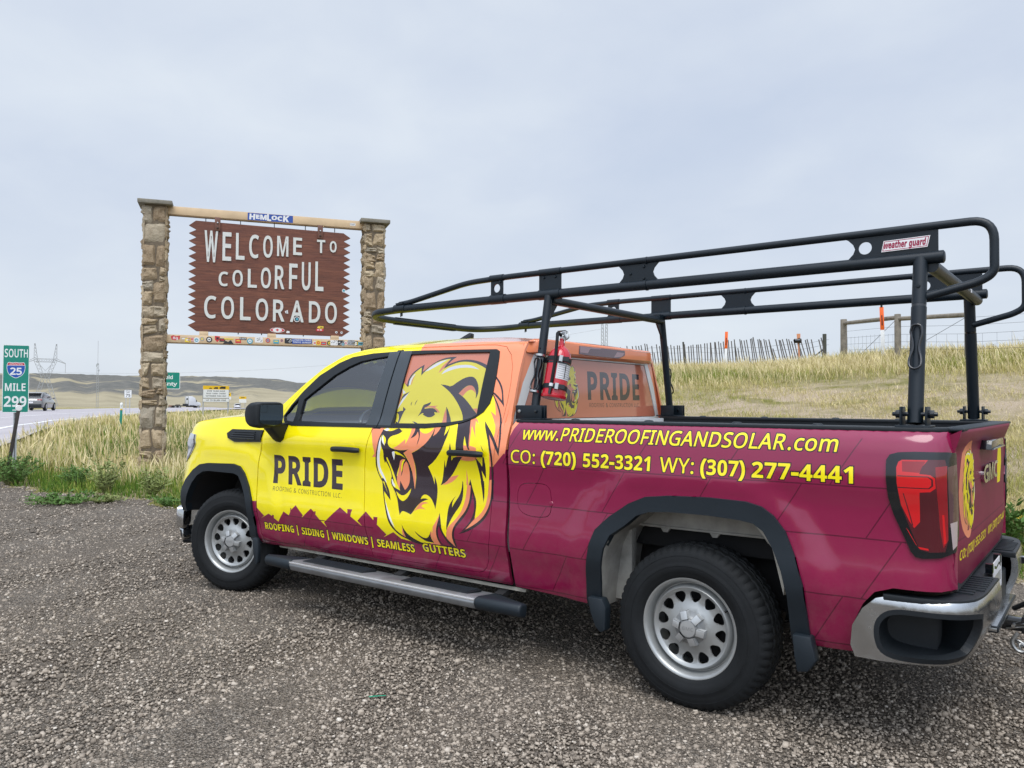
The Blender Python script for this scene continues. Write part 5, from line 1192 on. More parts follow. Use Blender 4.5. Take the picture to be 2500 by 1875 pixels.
def build_side(side):
    paint = PAINT_L if side > 0 else PAINT_R
    sp = lambda *a, **k: side_panel(*a, side=side, parent=k.pop('parent', truck), **k)
    sp('front_fender', FENDER, 'wrap_yellow', paint)
    sp('cab_frame', CABOUT, 'wrap_yellow', paint, holes=[DOORS])
    bed = sp('bed_side', BEDP, 'wrap_burgundy', paint, holes=[GASD] if side > 0 else ())
    if side > 0:
        gd = sp('fuel_door', offset([GASD], -.003)[0], 'wrap_burgundy', paint, off=.001)
        mb = MB(); p = on_side(.766, .90, -.006)
        mb.lathe([(.0, .010), (.012, .009), (.017, .003), (.018, 0)], 'wrap_burgundy', 14, 'y', p); mb.build('finger_recess', gd)
    for nm, outl, trim, gl in (('front_door', FDOOR, FTRIM, (QUART, FGLASS)), ('rear_door', RDOOR, RTRIM, (RGLASS,))):
        o2 = offset([outl], -.0032)[0]
        d = sp(nm, o2, 'wrap_yellow', paint+[('black_plastic', [rect(2.085, 1.262, 2.145, 1.772)])], holes=[trim], flange=.03)
        if side > 0: tag(d, 'yellow front door lettered PRIDE' if nm == 'front_door' else 'rear door with the roaring lion')
        sp('window_trim', offset([trim], -.001)[0], 'black_plastic', [('pillar_film', [[(2.204, 1.80), (2.226, 1.284), (2.0, 1.284), (2.0, 1.80)]])], holes=list(gl), off=.004, parent=d, flange=.03)
        for g in gl:
            o3 = offset([g], .006)[0]
            if side > 0 and g is RGLASS:
                sp('window_glass', o3, 'film_coral', LIONF, off=-.008, parent=d, flange=0)
            else:
                sp('window_glass', o3, 'window_glass' if side > 0 else 'glass_far', [], off=-.008, parent=d, flange=0)
        # handle: a grip bar over a shallow cup
        x0, x1, zc_ = ((2.500, 2.248, 1.121) if nm == 'front_door' else (1.478, 1.224, 1.139))
        mb = MB()
        P = [on_side(x0+(x1-x0)*t, zc_+.004*math.sin(math.pi*t), .010+.030*math.sin(math.pi*min(1, max(0, t*1.0)))**.35, side) for t in np.linspace(0, 1, 13)]
        mb.tube(P, [.013]+[.0185]*11+[.015], 'black_plastic', 10)
        xm = (x0+x1)/2
        h = mb.build('door_handle', d)
        h.scale = (1, 1, 1)
        mb = MB()
        c = on_side(x1+.035, zc_, .032, side)
        mb.lathe([(0, side*.003), (.009, side*.003), (.011, 0)], 'gloss_black', 16, 'y', c)
        mb.build('lock_cap', d)
        # cup behind the grip
        cup = soften([(xm+.07, zc_+.036), (xm+.03, zc_+.046), (xm-.03, zc_+.046), (xm-.07, zc_+.036), (xm-.075, zc_-.030), (xm-.03, zc_-.042), (xm+.03, zc_-.042), (xm+.075, zc_-.030)], 2, 70)
        lay = [l for l in paint if l[0] in ('wrap_coral', 'wrap_plum')]
        sp('handle_cup', cup, 'wrap_yellow', lay, off=.0015, parent=d, flange=.002, grid=.03)
    sp('arch_trim', ring(ARCH_R, ARCH_RI), 'arch_plastic', [], off=.016, flange=.05, grid=.04)
    sp('arch_trim', ring(ARCH_F, ARCH_FI), 'arch_plastic', [], off=.016, flange=.05, grid=.04)
    # fine groove round the trim
    # mud flaps
    for xs, zt, zb, x_b in (((.475, .565), .435, .255, .50), ((-.475, -.560), .437, .262, -.515), ((3.365, 3.46), .422, .215, 3.50)):
        mb = MB()
        y = 1.012
        a, b = xs
        pts = [(a, zt), (b, zt)]
        if x_b > 3: poly = [(3.372, .45), (3.318, .45), (3.300, .389), (3.300, .285), (3.312, .262), (3.336, .262), (3.359, .34)]
        elif x_b > 0: poly = [(.530, .455), (.447, .455), (.424, .412), (.428, .300), (.455, .285), (.485, .310), (.515, .378)]
        else: poly = [(-.492, .45), (-.570, .45), (-.592, .352), (-.557, .300), (-.512, .293), (-.500, .359)]
        mb.prism(poly, side*(.985 if x_b > 3 else .955), side*1.014, 'arch_plastic')
        mb.build('mud_flap', truck, bevel=.008)
    # wheel house ribbon
    for arch, m in ((ARCH_RI, 'wheelhouse'), (ARCH_FI, 'under')):
        mb = MB(); a = dens(arch, .06, False)
        V = [on_side(x, z, .0, side) for x, z in a]+[(x, side*.60, z) for x, z in a]
        n = len(a)
        mb.add(V, [(i, i+1, n+i+1, n+i) for i in range(n-1)], m); mb.build('wheel_liner', truck)
    # fender vent
    if True:
        vent = [(3.660, 1.222), (3.276, 1.224), (3.299, 1.141), (3.612, 1.130), (3.700, 1.158), (3.718, 1.190)]
        v = sp('fender_vent', vent, 'black_plastic', [], off=.010, flange=.02)
        mb = MB()
        for k in range(4):
            z = 1.160+k*.016
            mb.tube([on_side(x, z, .012, side) for x in np.linspace(3.66-.01*k, 3.36, 8)], .0045, 'gloss_black', 6)
        mb.build('vent_slat', v)
    # headlamp
    hl = [(4.47, 1.165), (4.30, 1.176), (4.175, 1.168), (4.170, 1.10), (4.215, 1.049), (4.30, .983), (4.37, .945), (4.48, .93), (4.56, 1.02)]
    h = sp('headlamp', hl, 'lamp_clear', [('gloss_black', [[(4.18, 1.17), (4.17, 1.10), (4.30, .98), (4.40, .935), (4.42, .955), (4.31, 1.0), (4.20, 1.09), (4.205, 1.165)]]), ('mirror_glass', [[(4.40, 1.15), (4.36, 1.15), (4.33, 1.02), (4.42, .98)]])], off=.006, flange=.02, grid=.03)

build_side(1); build_side(-1)

# dark body core behind the skins
mb = MB()
mb.box((1.72, 0, .56), (5.2, 1.10, .30), 'under')
mb.box((-.02, 0, .80), (2.05, 1.36, .22), 'under')
mb.box((2.15, 0, .55), (2.25, 1.72, .32), 'under')
mb.box((4.05, 0, .88), (.8, 1.2, .5), 'under')
mb.tube([(0, -.75, .375), (0, .75, .375)], .07, 'under', 12)
mb.lathe([(0, -.16), (.13, -.1), (.16, 0), (.13, .1), (0, .16)], 'under', 20, 'y', (0, 0, .37))
mb.tube([(3.745, -.75, .36), (3.745, .75, .36)], .05, 'under', 10)
mb.tube([(2.6, -.38, .38), (.6, -.42, .36), (-.4, -.55, .42), (-.9, -.62, .40)], .035, 'step_metal', 10)
for s in (-1, 1):
    mb.box((.0, s*.48, .46), (1.5, .07, .05), 'under')
for s in (-1, 1):
    for q in range(3): mb.tube([(.66-.16*q, s*.60, .46-.018*q), (.3, s*.60, .36-.018*q), (0, s*.60, .33-.018*q), (-.3, s*.60, .36-.018*q), (-.68+.18*q, s*.60, .47-.018*q)], .016, 'spring_steel', 6)
    mb.tube([(.12, s*.66, .36), (.28, s*.60, .80)], .032, 'step_metal', 10); mb.box((0, s*.60, .36), (.16, .11, .13), 'spring_steel')
mb.build('chassis', truck, smooth=40)
# sill flange seen under the rocker
for s in (-1, 1):
    mb = MB(); mb.box((2.10, s*.895, .393), (2.20, .010, .018), 'cream_sill'); mb.build('sill_flange', truck)
# inner wall of the bed seen through the rear arch
for s in (-1, 1):
    mb = MB()
    mb.box((-.02, s*.80, .885), (.94, .012, .15), 'wheelhouse'); mb.box((.43, s*.80, .68), (.10, .05, .52), 'wheelhouse')
    mb.box((-.02, s*.80, .812), (.94, .03, .012), 'wheelhouse')
    for x in (.2, -.06, -.33): mb.prism([(x-.03, .812), (x+.03, .812), (x+.012, .785), (x-.012, .785)], s*.79, s*.81, 'wheelhouse')
    mb.prism([(-.45, .60), (-.40, .80), (-.30, .92), (-.47, .92)], s*.80, s*.99, 'cream_sill')
    mb.build('bed_wheelhouse', truck, bevel=.003)

# roof
def rail_z(x): return np.interp(x, [p[0] for p in RAIL][::-1], [p[1] for p in RAIL][::-1])
def roof(u, v):   # u = x, v in -1..1
    u = np.asarray(u, float); v = np.asarray(v, float)
    ze = rail_z(u); ye = Ys(u, ze)
    cr = np.interp(u, [1.08, 1.25, 1.6, 2.2, 2.5, 2.62], [.026, .045, .070, .078, .068, .05])
    return u+.10*(1-v*v)*np.clip((u-2.3)/.3, 0, 1), v*ye, ze+cr*(1-np.abs(v)**2.3)
zl = [(1.92, -1.3), (1.70, 1.3), (0, 1.3), (0, -1.3)]
panel('roof', [(1.075, -1), (2.50, -1), (2.50, 1), (1.075, 1)], 'wrap_yellow', roof, [('wrap_coral', [zl])], parent=truck, flange=0, grid=.05)
# windscreen and its pillars
def wscr(u, v):
    u = np.asarray(u, float); v = np.asarray(v, float)
    px = np.interp(u, [0, .12, .3, .5, .7, .87, 1], [2.50, 2.647, 2.818, 2.966, 3.145, 3.225, 3.34]); pz = np.interp(px, [2.478, 2.647, 2.818, 2.966, 3.145, 3.21, 3.34], [1.787, 1.752, 1.673, 1.567, 1.422, 1.372, 1.29])
    ye = Ys(np.minimum(px, 3.19), np.minimum(pz, 1.787))
    bow = np.interp(u, [0, .5, 1], [.10, .19, .26]); cr = np.interp(u, [0, 1], [.07, .02])
    return px+bow*(1-v*v), v*ye, pz+cr*(1-v*v)
wi = [(.07, -.93), (.95, -.90), (.95, .90), (.07, .93)]
pn = panel('windscreen_frame', [(0, -1), (1, -1), (1, 1), (0, 1)], 'wrap_yellow', wscr, holes=[wi], parent=truck, flange=0, grid=.06)
panel('windscreen', wi, 'glass_far', wscr, [('gloss_black', [rect(.05, -.95, .10, .95)])], parent=truck, flange=0, grid=.06, off=-.004)
# bonnet
def bonnet(u, v):
    u = np.asarray(u, float); v = np.asarray(v, float)
    ze = np.interp(u, *FEN)+.022; ye = Ys(u, ze)
    h = .048*(1-np.abs(v)**3)+.022*sst(.62, .50, np.abs(v))
    nose = np.clip((u-4.3)/.3, 0, 1)
    return u+.13*(1-v*v)*np.clip((u-3.4)/1.1, 0, 1), v*ye, ze+h*(1-.3*nose*nose)
def sst(a, b, x):
    t = np.clip((x-a)/(b-a), 0, 1); return t*t*(3-2*t)
panel('bonnet', [(3.30, -1), (4.47, -1), (4.47, 1), (3.30, 1)], 'wrap_yellow', bonnet, parent=truck, flange=.03, grid=.05)
mb = MB(); mb.box((3.42, 0, 1.30), (.28, 1.74, .04), 'black_plastic'); mb.build('cowl', truck)
# front end
def nose(u, v):
    u = np.asarray(u, float); v = np.asarray(v, float)
    lean = np.clip((v-.78)/.38, 0, 1)*.10
    return 4.69-.27*np.abs(u/.93)**3.2-lean, u, v
NS = rrect(-.92, .56, .92, 1.17, .05)
panel('grille', NS, 'wrap_yellow', nose, [('gloss_black', [rrect(-.62, .62, .62, 1.12, .06)])]+[('black_plastic', [rrect(-.56, .66+.075*k, .56, .70+.075*k, .012)]) for k in range(6)], parent=truck, flange=.05, sign=1, grid=.06)
def bump_f(u, v):
    u = np.asarray(u, float); v = np.asarray(v, float)
    return 4.77-.30*np.abs(u/.96)**3.4-.03*np.clip((.42-v)/.1, 0, 1), u, v
panel('front_bumper', rrect(-.955, .40, .955, .575, .03), 'chrome', bump_f, parent=truck, flange=.25, sign=1, grid=.06)
panel('front_bumper', rrect(-.93, .27, .93, .40, .03), 'black_plastic', bump_f, parent=truck, flange=.2, sign=1, grid=.06, off=-.02)
for s in (1, -1):
    mb = MB()
    mb.prism([(4.375, .552), (4.485, .556), (4.492, .42), (4.40, .40), (4.38, .45)], s*.90, s*.962, 'chrome')
    mb.prism([(4.41, .40), (4.475, .41), (4.43, .30), (4.40, .33)], s*.86, s*.945, 'black_plastic')
    mb.build('bumper_end', truck, bevel=.015)

# rear wall of the cab
def cabback(u, v):  # u = y, v = z
    u = np.asarray(u, float); v = np.asarray(v, float)
    return 1.068+.018*np.clip((v-1.3)/.45, 0, 1)+.03*(np.abs(u)/.9)**6, u, v
cb = [(-.965, .60), (-.958, 1.30), (-.93, 1.37), (-.865, 1.55), (-.80, 1.70), (-.735, 1.783), (-.50, 1.800), (0, 1.812), (.50, 1.800), (.735, 1.783), (.80, 1.70), (.865, 1.55), (.93, 1.37), (.958, 1.30), (.965, .60)]
gw = [(-.835, 1.335), (-.655, 1.705), (.655, 1.705), (.835, 1.335)]
coral_edge = [('wrap_coral', [[(-.99, 1.39), (-.90, 1.39), (-.70, 1.72), (.70, 1.72), (.90, 1.39), (.99, 1.39), (.99, 1.9), (-.99, 1.9)]]), ('wrap_coral', [[(-.99, 1.30), (-.905, 1.30), (-.80, 1.56), (-.90, 1.56), (-.99, 1.5)]]), ('wrap_coral', [[(.99, 1.30), (.905, 1.30), (.80, 1.56), (.90, 1.56), (.99, 1.5)]])]
panel('cab_back', cb, 'white_paint', cabback, coral_edge, holes=[gw], parent=truck, flange=.02, grid=.06, sign=-1)
# rear window film: mirrored lion + PRIDE
def lion_at(cx, cz, h, mirror, codes, squash=1.):
    allp = np.concatenate([np.array(l) for _, l in LION_S]); lo, hi = allp.min(0), allp.max(0)
    k = h/(hi[1]-lo[1]); mxp = (lo+hi)/2
    return [(codes[c], [[(cx+(-1 if mirror else 1)*(p[0]-mxp[0])*k*squash, cz+(p[1]-mxp[1])*k) for p in l]]) for c, l in LION_S]
lay = lion_at(.378, 1.512, .335, False, dict(FILM, y='film_yellow'))
# the lion faces right on the rear glass (towards -y)
lay = lion_at(.378, 1.512, .335, True, FILM)
lay = [(m, [[(-(p[0]-.378)+.378, p[1]) for p in l] for l in L]) for m, L in lay] if False else lay
lay += [('film_plum', g) for g in text('PRIDE', 'b', .128, 1.454, -.565, .178, track=22, bold=8)]
lay += [('film_plum', g) for g in text('ROOFING & CONSTRUCTION LLC.', 'r', .112, 1.405, -.560, .026, track=50, bold=3)]
panel('rear_window', offset([gw], -.004)[0], 'film_coral', cabback, lay, parent=truck, off=-.004, flange=0, grid=.06, sign=-1)
mb = MB()
# roof end lip with the high brake lamp
mb.prism([(1.12, 1.78), (1.12, 1.812), (1.058, 1.806), (1.042, 1.793), (1.046, 1.730), (1.075, 1.712)], -.66, .66, 'wrap_coral', plane='xz')
for s in (-1, 1):
    mb.add([(1.12, s*.66, 1.812), (1.058, s*.66, 1.806), (1.042, s*.66, 1.793), (1.046, s*.66, 1.730), (1.075, s*.66, 1.712), (1.10, s*.745, 1.782), (1.088, s*.775, 1.72)],
           [(0, 1, 5), (1, 2, 5), (2, 3, 6, 5), (3, 4, 6)], 'wrap_coral')
lip = mb.build('roof_lip', truck, bevel=.004)
fl = lambda x: flat((x, 0, 0), (0, 1, 0), (0, 0, 1))
panel('high_brake_lamp', [(.29, 1.786), (.29, 1.734), (.22, 1.732), (.05, 1.730), (-.20, 1.730), (-.285, 1.755), (-.285, 1.786)], 'lamp_smoke', fl(1.041),
      [('lamp_pale', [[(.28, 1.785), (.28, 1.745), (.19, 1.745), (.16, 1.775), (.04, 1.778), (.02, 1.786)]]), ('lamp_pale', [[(-.14, 1.735), (-.25, 1.745), (-.275, 1.770), (-.18, 1.772)]])], parent=truck, sign=-1, flange=.008, grid=.05)
# shark fin antenna
mb = MB()
mb.prism([(2.36, 1.868), (2.16, 1.868), (2.15, 1.935), (2.17, 1.945), (2.22, 1.925), (2.30, 1.89)], -.018, .018, 'gloss_black'); mb.build('roof_antenna', truck, bevel=.006)

# load bed: walls, floor, rail caps
mb = MB()
for s in (1, -1):
    mb.box((-.02, s*.792, 1.08), (2.06, .02, .50), 'black_plastic')
mb.box((-.02, 0, .86), (2.06, 1.58, .03), 'black_plastic')
mb.box((1.015, 0, 1.09), (.03, 1.60, .47), 'white_paint')
mb.build('bed_liner', truck)
for s in (1, -1):
    mb = MB()
    yo = [(x, float(Ys(np.array([x]), np.array([1.326]))[0])) for x in np.r_[np.linspace(1.03, -.96, 26), np.linspace(-.99, -1.088, 9)]]
    poly = [(x, s*(y+.004)) for x, y in yo]+[(-1.075, s*.775), (1.03, s*.775)]
    mb.prism(poly, 1.318, 1.338, 'black_plastic', plane='xy')
    for x in (.72, .28, -.18, -.55):
        mb.lathe([(0, .008), (.020, .007), (.026, 0)], 'arch_plastic', 12, 'z', (x, s*.83, 1.338))
    mb.build('bed_rail_cap', truck, bevel=.005)

# tailgate
def tgate(u, v):
    u = np.asarray(u, float); v = np.asarray(v, float)
    prof = np.interp(v, [.68, .72, .80, .86, .92, 1.05, 1.18, 1.235, 1.265, 1.30, 1.325, 1.345], [-1.085, -1.092, -1.100, -1.104, -1.100, -1.100, -1.102, -1.100, -1.108, -1.128, -1.132, -1.122])
    return prof+.014*np.clip((np.abs(u)-.55)/.36, 0, 1)**2.2, u, v
tg_l = [('scuffed_burgundy', [rect(-.95, .6, .95, 1.4)])]
tg_l += [('scuffed_shadow', [rect(-.95, z-.003, .95, z+.003)]) for z in (.885, 1.095)]  # printed shingle rows in darker burgundy
oval = [(.60+.20*math.cos(a)*(1 if math.cos(a) > 0 else .80), 1.075+.205*math.sin(a)) for a in np.linspace(0, 2*math.pi, 30)[:-1]]
tg_l += [('scuffed_coral', [oval])]
tg_l += lion_at(.565, 1.07, .345, True, {k: v.replace('wrap_', 'scuffed_') for k, v in CODE.items()}, 1.12)
tg_l += [('scuffed_yellow', g) for g in text('CO: (720) 552-3321  WY: (307) 277-4441', 'b', .80, .800, -.80, .042, track=14)]
tg_l += [('scuffed_yellow', [[(-.44, 1.02), (-.56, 1.02), (-.62, 1.12), (-.60, 1.23), (-.50, 1.24), (-.44, 1.15)]])]
tg = panel('tailgate', [(-.885, .69), (-.885, 1.330), (.885, 1.330), (.885, .69)], 'scuffed_burgundy', tgate, tg_l, parent=truck, flange=.05, grid=.05, sign=-1)
mb = MB(); mb.box((-1.083, 0, 1.331), (.085, 1.765, .014), 'arch_plastic'); mb.build('tailgate_cap', tg, bevel=.006)
mb = MB(); mb.prism([(.245, 1.225), (.225, 1.268), (-.225, 1.268), (-.245, 1.225)], -1.150, -1.09, 'gloss_black', plane='yz')
mb.prism([(.245, 1.225), (.20, 1.232), (-.20, 1.232), (-.245, 1.225)], -1.160, -1.10, 'black_plastic', plane='yz'); mb.build('tailgate_handle', tg, bevel=.006)
# raised chrome letters
for i, ch in enumerate('GMC'):
    a = .205-.185*i
    g = text(ch, 'b', a, 1.066, a-.162, .082)
    panel('emblem_letter', g[0][0], 'chrome', tgate, holes=g[0][1:], parent=tg, off=.014, flange=.014, grid=.05, sign=-1)
mb = MB()
mb.box((-1.070, 0, .700), (.03, 1.60, .05), 'under'); mb.build('tailgate_gap', tg)

# tail lamps
TAIL = [(-.868, 1.208), (-.880, 1.229), (-.911, 1.239), (-.970, 1.243), (-1.070, 1.243), (-1.090, 1.238), (-1.094, 1.12), (-1.094, .92), (-1.088, .85), (-1.05, .832), (-.992, .827), (-.968, .832), (-.952, .852), (-.924, .92), (-.892, .996), (-.875, 1.06), (-.868, 1.131)]
RED = [(-.905, 1.180), (-.912, 1.203), (-.925, 1.212), (-1.062, 1.214), (-1.068, 1.18), (-1.068, .90), (-1.060, .855), (-1.015, .853), (-.988, .860), (-.974, .882), (-.943, .964), (-.919, 1.034), (-.907, 1.119)]
for s in (1, -1):
    lay = [('tail_dark', [RED]), ('tail_mid', [[(-1.035, 1.185), (-1.068, 1.19), (-1.068, .90), (-1.055, .87), (-1.045, .95)]]),
           ('tail_red', [[(-.906, 1.180), (-.913, 1.202), (-.925, 1.210), (-1.012, 1.212), (-.990, 1.180), (-.985, 1.158), (-1.020, 1.155), (-1.034, 1.143), (-1.036, 1.105), (-1.020, 1.090), (-.985, 1.087), (-.984, .970), (-.965, .945), (-.948, .972), (-.921, 1.034), (-.908, 1.119)]]),
           ('tail_mid', [[(-.925, 1.205), (-.927, 1.165), (-.985, 1.162), (-.993, 1.183), (-1.005, 1.207)]]),
           ('tail_dark', [[(-.910, 1.150), (-1.014, 1.150), (-1.028, 1.138), (-1.029, 1.113), (-1.017, 1.101), (-.911, 1.101), (-.911, 1.105), (-1.014, 1.105), (-1.023, 1.115), (-1.023, 1.136), (-1.012, 1.146), (-.910, 1.146)]]),
           ('tail_dark', [[(-.928, 1.082), (-.932, 1.082), (-.962, .955), (-.958, .953)]]),
           ('tail_red', [[(-.936, .945), (-.944, .935), (-.975, .873), (-1.010, .867), (-1.012, .860), (-.983, .864), (-.970, .880)]]),
           ('tail_red', [[(-1.052, 1.0), (-1.058, 1.0), (-1.063, .89), (-1.056, .885)]]),
           ('tail_smoke', [[(-1.070, 1.185), (-1.092, 1.195), (-1.093, .95), (-1.072, .95)]]), ('tail_clear', [[(-1.074, .965), (-1.091, .97), (-1.090, .875), (-1.080, .86)]])]
    side_panel('tail_lamp', TAIL, 'gloss_black', lay, side=s, off=.009, parent=truck, grid=.02, flange=.02)

# rear bumper: chrome corner skins round a step recess
PATH = [(-.70, 1.008), (-.85, 1.010), (-.99, 1.003), (-1.075, .982), (-1.135, .935), (-1.172, .86), (-1.190, .70), (-1.196, .37)]
_p = np.array(soften([tuple(q) for q in PATH], 0)); _s = np.r_[0, np.cumsum(np.hypot(*np.diff(_p, axis=0).T))]
_fx = _pchip(_s, _p[:, 0], 400); _fy = _pchip(_s, _p[:, 1], 400)
def bskin(side):
    def f(u, v):
        u = np.asarray(u, float); v = np.asarray(v, float)
        x = np.interp(u, *_fx); y = np.interp(u, *_fy)
        h = 1e-3
        tx = np.interp(u+h, *_fx)-np.interp(u-h, *_fx); ty = np.interp(u+h, *_fy)-np.interp(u-h, *_fy)
        L = np.hypot(tx, ty)+1e-12; nx, ny = ty/L, -tx/L
        nx, ny = -np.abs(nx)*1, np.abs(ny)
        tuck = .085*np.clip((.575-v)/.20, 0, 1)**1.4*np.clip((u-.15)/.3, 0, 1)+.012*np.clip((v-.635)/.03, 0, 1)**2
        return x-nx*tuck, side*(y-ny*tuck), v
    return f
SM = float(_s[-1])
BSK = [(.045, .405), (.028, .45), (.035, .53), (.075, .605), (.125, .652), (.16, .662), (SM, .662), (SM, .44), (SM-.15, .425), (.55, .408)]
REC = soften([(.155, .445), (.135, .50), (.140, .560), (.185, .600), (.28, .603), (.50, .600), (.56, .590), (.565, .52), (.545, .455), (.48, .440), (.25, .430)], 2, 75)
def recess(side):
    mb = MB()
    lp = dens(REC, .03); f = bskin(side)
    A = np.stack(f(np.array([p[0] for p in lp]), np.array([p[1] for p in lp])), 1)
    B = A.copy()
    B[:, 1] = side*np.minimum(np.abs(B[:, 1])-.10, .86); B[:, 0] = np.maximum(B[:, 0], -1.02); B[:, 2] = .455+(B[:, 2]-.455)*.80+.01
    n = len(lp); V = list(A)+list(B)
    mb.add(V, [(i, (i+1) % n, n+(i+1) % n, n+i) for i in range(n)], 'black_plastic')
    mb.add(list(B), [tuple(range(n))], 'black_plastic')
    return mb.build('step_recess', None, smooth=30)
rb = MB()
rb.box((-1.075, 0, .565), (.09, 1.0, .20), 'black_plastic')
bump = rb.build('rear_bumper', truck, bevel=.01)
for s in (1, -1):
    panel('bumper_corner', BSK, 'chrome_worn', bskin(s), [('black_plastic', [offset([REC], .020)[0]])], holes=[REC], parent=bump, flange=.03, grid=.04, sign=(1 if s > 0 else -1))
    r_ = recess(s); r_.parent = bump
    # top step pad with ridges
    mb = MB()
    P = [(np.interp(u, *_fx), s*np.interp(u, *_fy)) for u in np.linspace(.16, SM, 26)]
    inner = [(-1.075, s*.37), (-1.075, s*.80), (-1.02, s*.905), (-.90, s*.94), (-.84, s*.955)]
    poly = [(x*.995+.004, y*.994) for x, y in P]+inner
    mb.prism(poly, .645, .672, 'black_plastic', plane='xy')
    for k in range(9):
        y = .42+k*.046
        mb.box((-1.128 if y < .74 else -1.112, s*y, .6745), (.085 if y < .70 else .060, .019, .008), 'gloss_black' if k < 0 else 'arch_plastic')
    mb.build('step_pad', bump, bevel=.003)
mb = MB()
mb.box((-1.115, 0, .52), (.055, .74, .15), 'black_plastic'); mb.box((-1.135, 0, .445), (.10, .76, .030), 'chrome_worn')
mb.build('bumper_centre', bump, bevel=.008)
pl = panel('licence_plate', rrect(-.152, .555, .152, .705, .012), 'label_white', flat((-1.150, .06, .0), (0, 1, 0), (0, 0, 1)), [('wrap_plum', [[(-.13, .66), (-.05, .685), (.05, .675), (.12, .69), (.13, .678), (.05, .662), (-.05, .672), (-.12, .648)]])]+[('wrap_plum', [rrect(-.11+.04*k, .59, -.085+.04*k, .64, .004)]) for k in range(6)], parent=bump, sign=-1, flange=.004)
for y in (.20, -.10):
    mb = MB(); mb.box((-1.138, y+.06, .69), (.03, .03, .04), 'gloss_black'); mb.build('plate_lamp', bump)
mb = MB(); mb.box((-1.16, -.62, .60), (.10, .05, .035), 'gloss_black'); mb.build('trailer_socket', bump)

# running boards
for s in (1, -1):
    prof = [(.925, .356), (1.085, .370), (1.112, .362), (1.122, .338), (1.108, .306), (1.06, .294), (.935, .304)]
    mb = MB()
    mb.prism([(s*y, z) for y, z in prof], 1.19, 2.80, 'step_metal', plane='yz')
    st = mb.build('running_board', truck, bevel=.006)
    mb = MB(); mb.bar((1.19, s*1.114, .357), (2.80, s*1.114, .357), .012, .012, 'bright_trim'); mb.build('bright_strip', st, bevel=.002)
    for x0, x1, t0 in ((2.80, 3.085, .80), (.885, 1.19, .88)):
        mb = MB(); N = 9
        for i in range(N-1):
            pass
        def endfn(x, y, z, x0=x0, x1=x1):
            far = abs(x-1.995)/1.1
            k = max(0, (far-.80))*.45
            return (x, y-(1 if y > 0 else -1)*k*(.12 if abs(y) > 1.0 else -1.1), z+.002)
        pr = [(s*(y+.004), z+(.003 if z > .34 else -.003)) for y, z in prof]
        mb.prism(pr, x0, x1, 'arch_plastic', plane='yz', fn=endfn)
        mb.build('end_cap', st, bevel=.014, seg=3)
    for x0, x1 in ((2.12, 2.72), (1.26, 1.80)):
        mb = MB()
        mb.prism([(x0, s*.965), (x0+.03, s*.955), (x1-.03, s*.955), (x1, s*.965), (x1-.01, s*1.078), (x0+.01, s*1.078)], .356, .374, 'black_plastic', plane='xy')
        for k in range(7):
            mb.box(((x0+x1)/2, s*(.972+.016*k), .3745), (x1-x0-.05, .007, .006), 'arch_plastic')
        mb.build('tread_pad', st, bevel=.002)
    for x in (1.15, 1.95, 2.72):
        mb = MB(); mb.bar((x, s*.75, .40), (x, s*.95, .35), .06, .03, 'under'); mb.build('step_bracket', st)

# door mirrors
for s in (1, -1):
    mb = MB()
    yi, yo = 1.015, 1.245
    prof = [(3.005, 1.424), (3.010, 1.262), (3.035, 1.248), (3.085, 1.255), (3.115, 1.28), (3.130, 1.345), (3.115, 1.405), (3.075, 1.430)]
    # rounded housing, tapered outboard
    V = []; rings = []
    for y, k, dx in ((yi, .90, .01), (yi+.03, 1., 0), (yo-.05, 1.0, .0), (yo-.012, .93, .012), (yo, .74, .03)):
        cx, cz_ = 3.065, 1.34
        rings.append([(cx+(x-cx)*k+dx, s*y, cz_+(z-cz_)*k) for x, z in prof])
    n = len(prof)
    for r_ in rings: V += r_
    F = [(i*n+j, i*n+(j+1) % n, (i+1)*n+(j+1) % n, (i+1)*n+j) for i in range(4) for j in range(n)]
    F += [tuple(range(n)), tuple(4*n+j for j in range(n))]
    mb.add(V, F, 'black_plastic')
    mh_ = mb.build('door_mirror', truck, bevel=.012, seg=3)
    gp = [(1.028, 1.410), (1.212, 1.406), (1.216, 1.290), (1.185, 1.276), (1.10, 1.264), (1.035, 1.285), (1.026, 1.32)]
    panel('mirror_glass', [(s*a, b) for a, b in gp], 'mirror_glass', flat((3.004, 0, 0), (.0, 1, 0), (.0, 0, 1)) if s > 0 else flat((3.004, 0, 0), (.0, 1, 0), (0, 0, 1)), [('gloss_black', [[(s*1.213, 1.360), (s*1.213, 1.357), (s*1.157, 1.357), (s*1.155, 1.404), (s*1.158, 1.404), (s*1.160, 1.360)]])], parent=mh_, sign=-1, flange=.004)
    mb = MB()
    a = [(3.17, s*.962, 1.285), (3.01, s*.955, 1.285), (3.035, s*.985, 1.165), (3.07, s*.995, 1.140), (3.13, s*.995, 1.145)]
    b = [(3.12, s*1.125, 1.262), (3.02, s*1.125, 1.262), (3.035, s*1.045, 1.185), (3.07, s*1.03, 1.160), (3.11, s*1.035, 1.165)]
    mb.add(a+b, [(0, 1, 2, 3, 4), (5, 6, 7, 8, 9)]+[(i, (i+1) % 5, 5+(i+1) % 5, 5+i) for i in range(5)], 'black_plastic')
    mb.build('mirror_arm', mh_, bevel=.01)

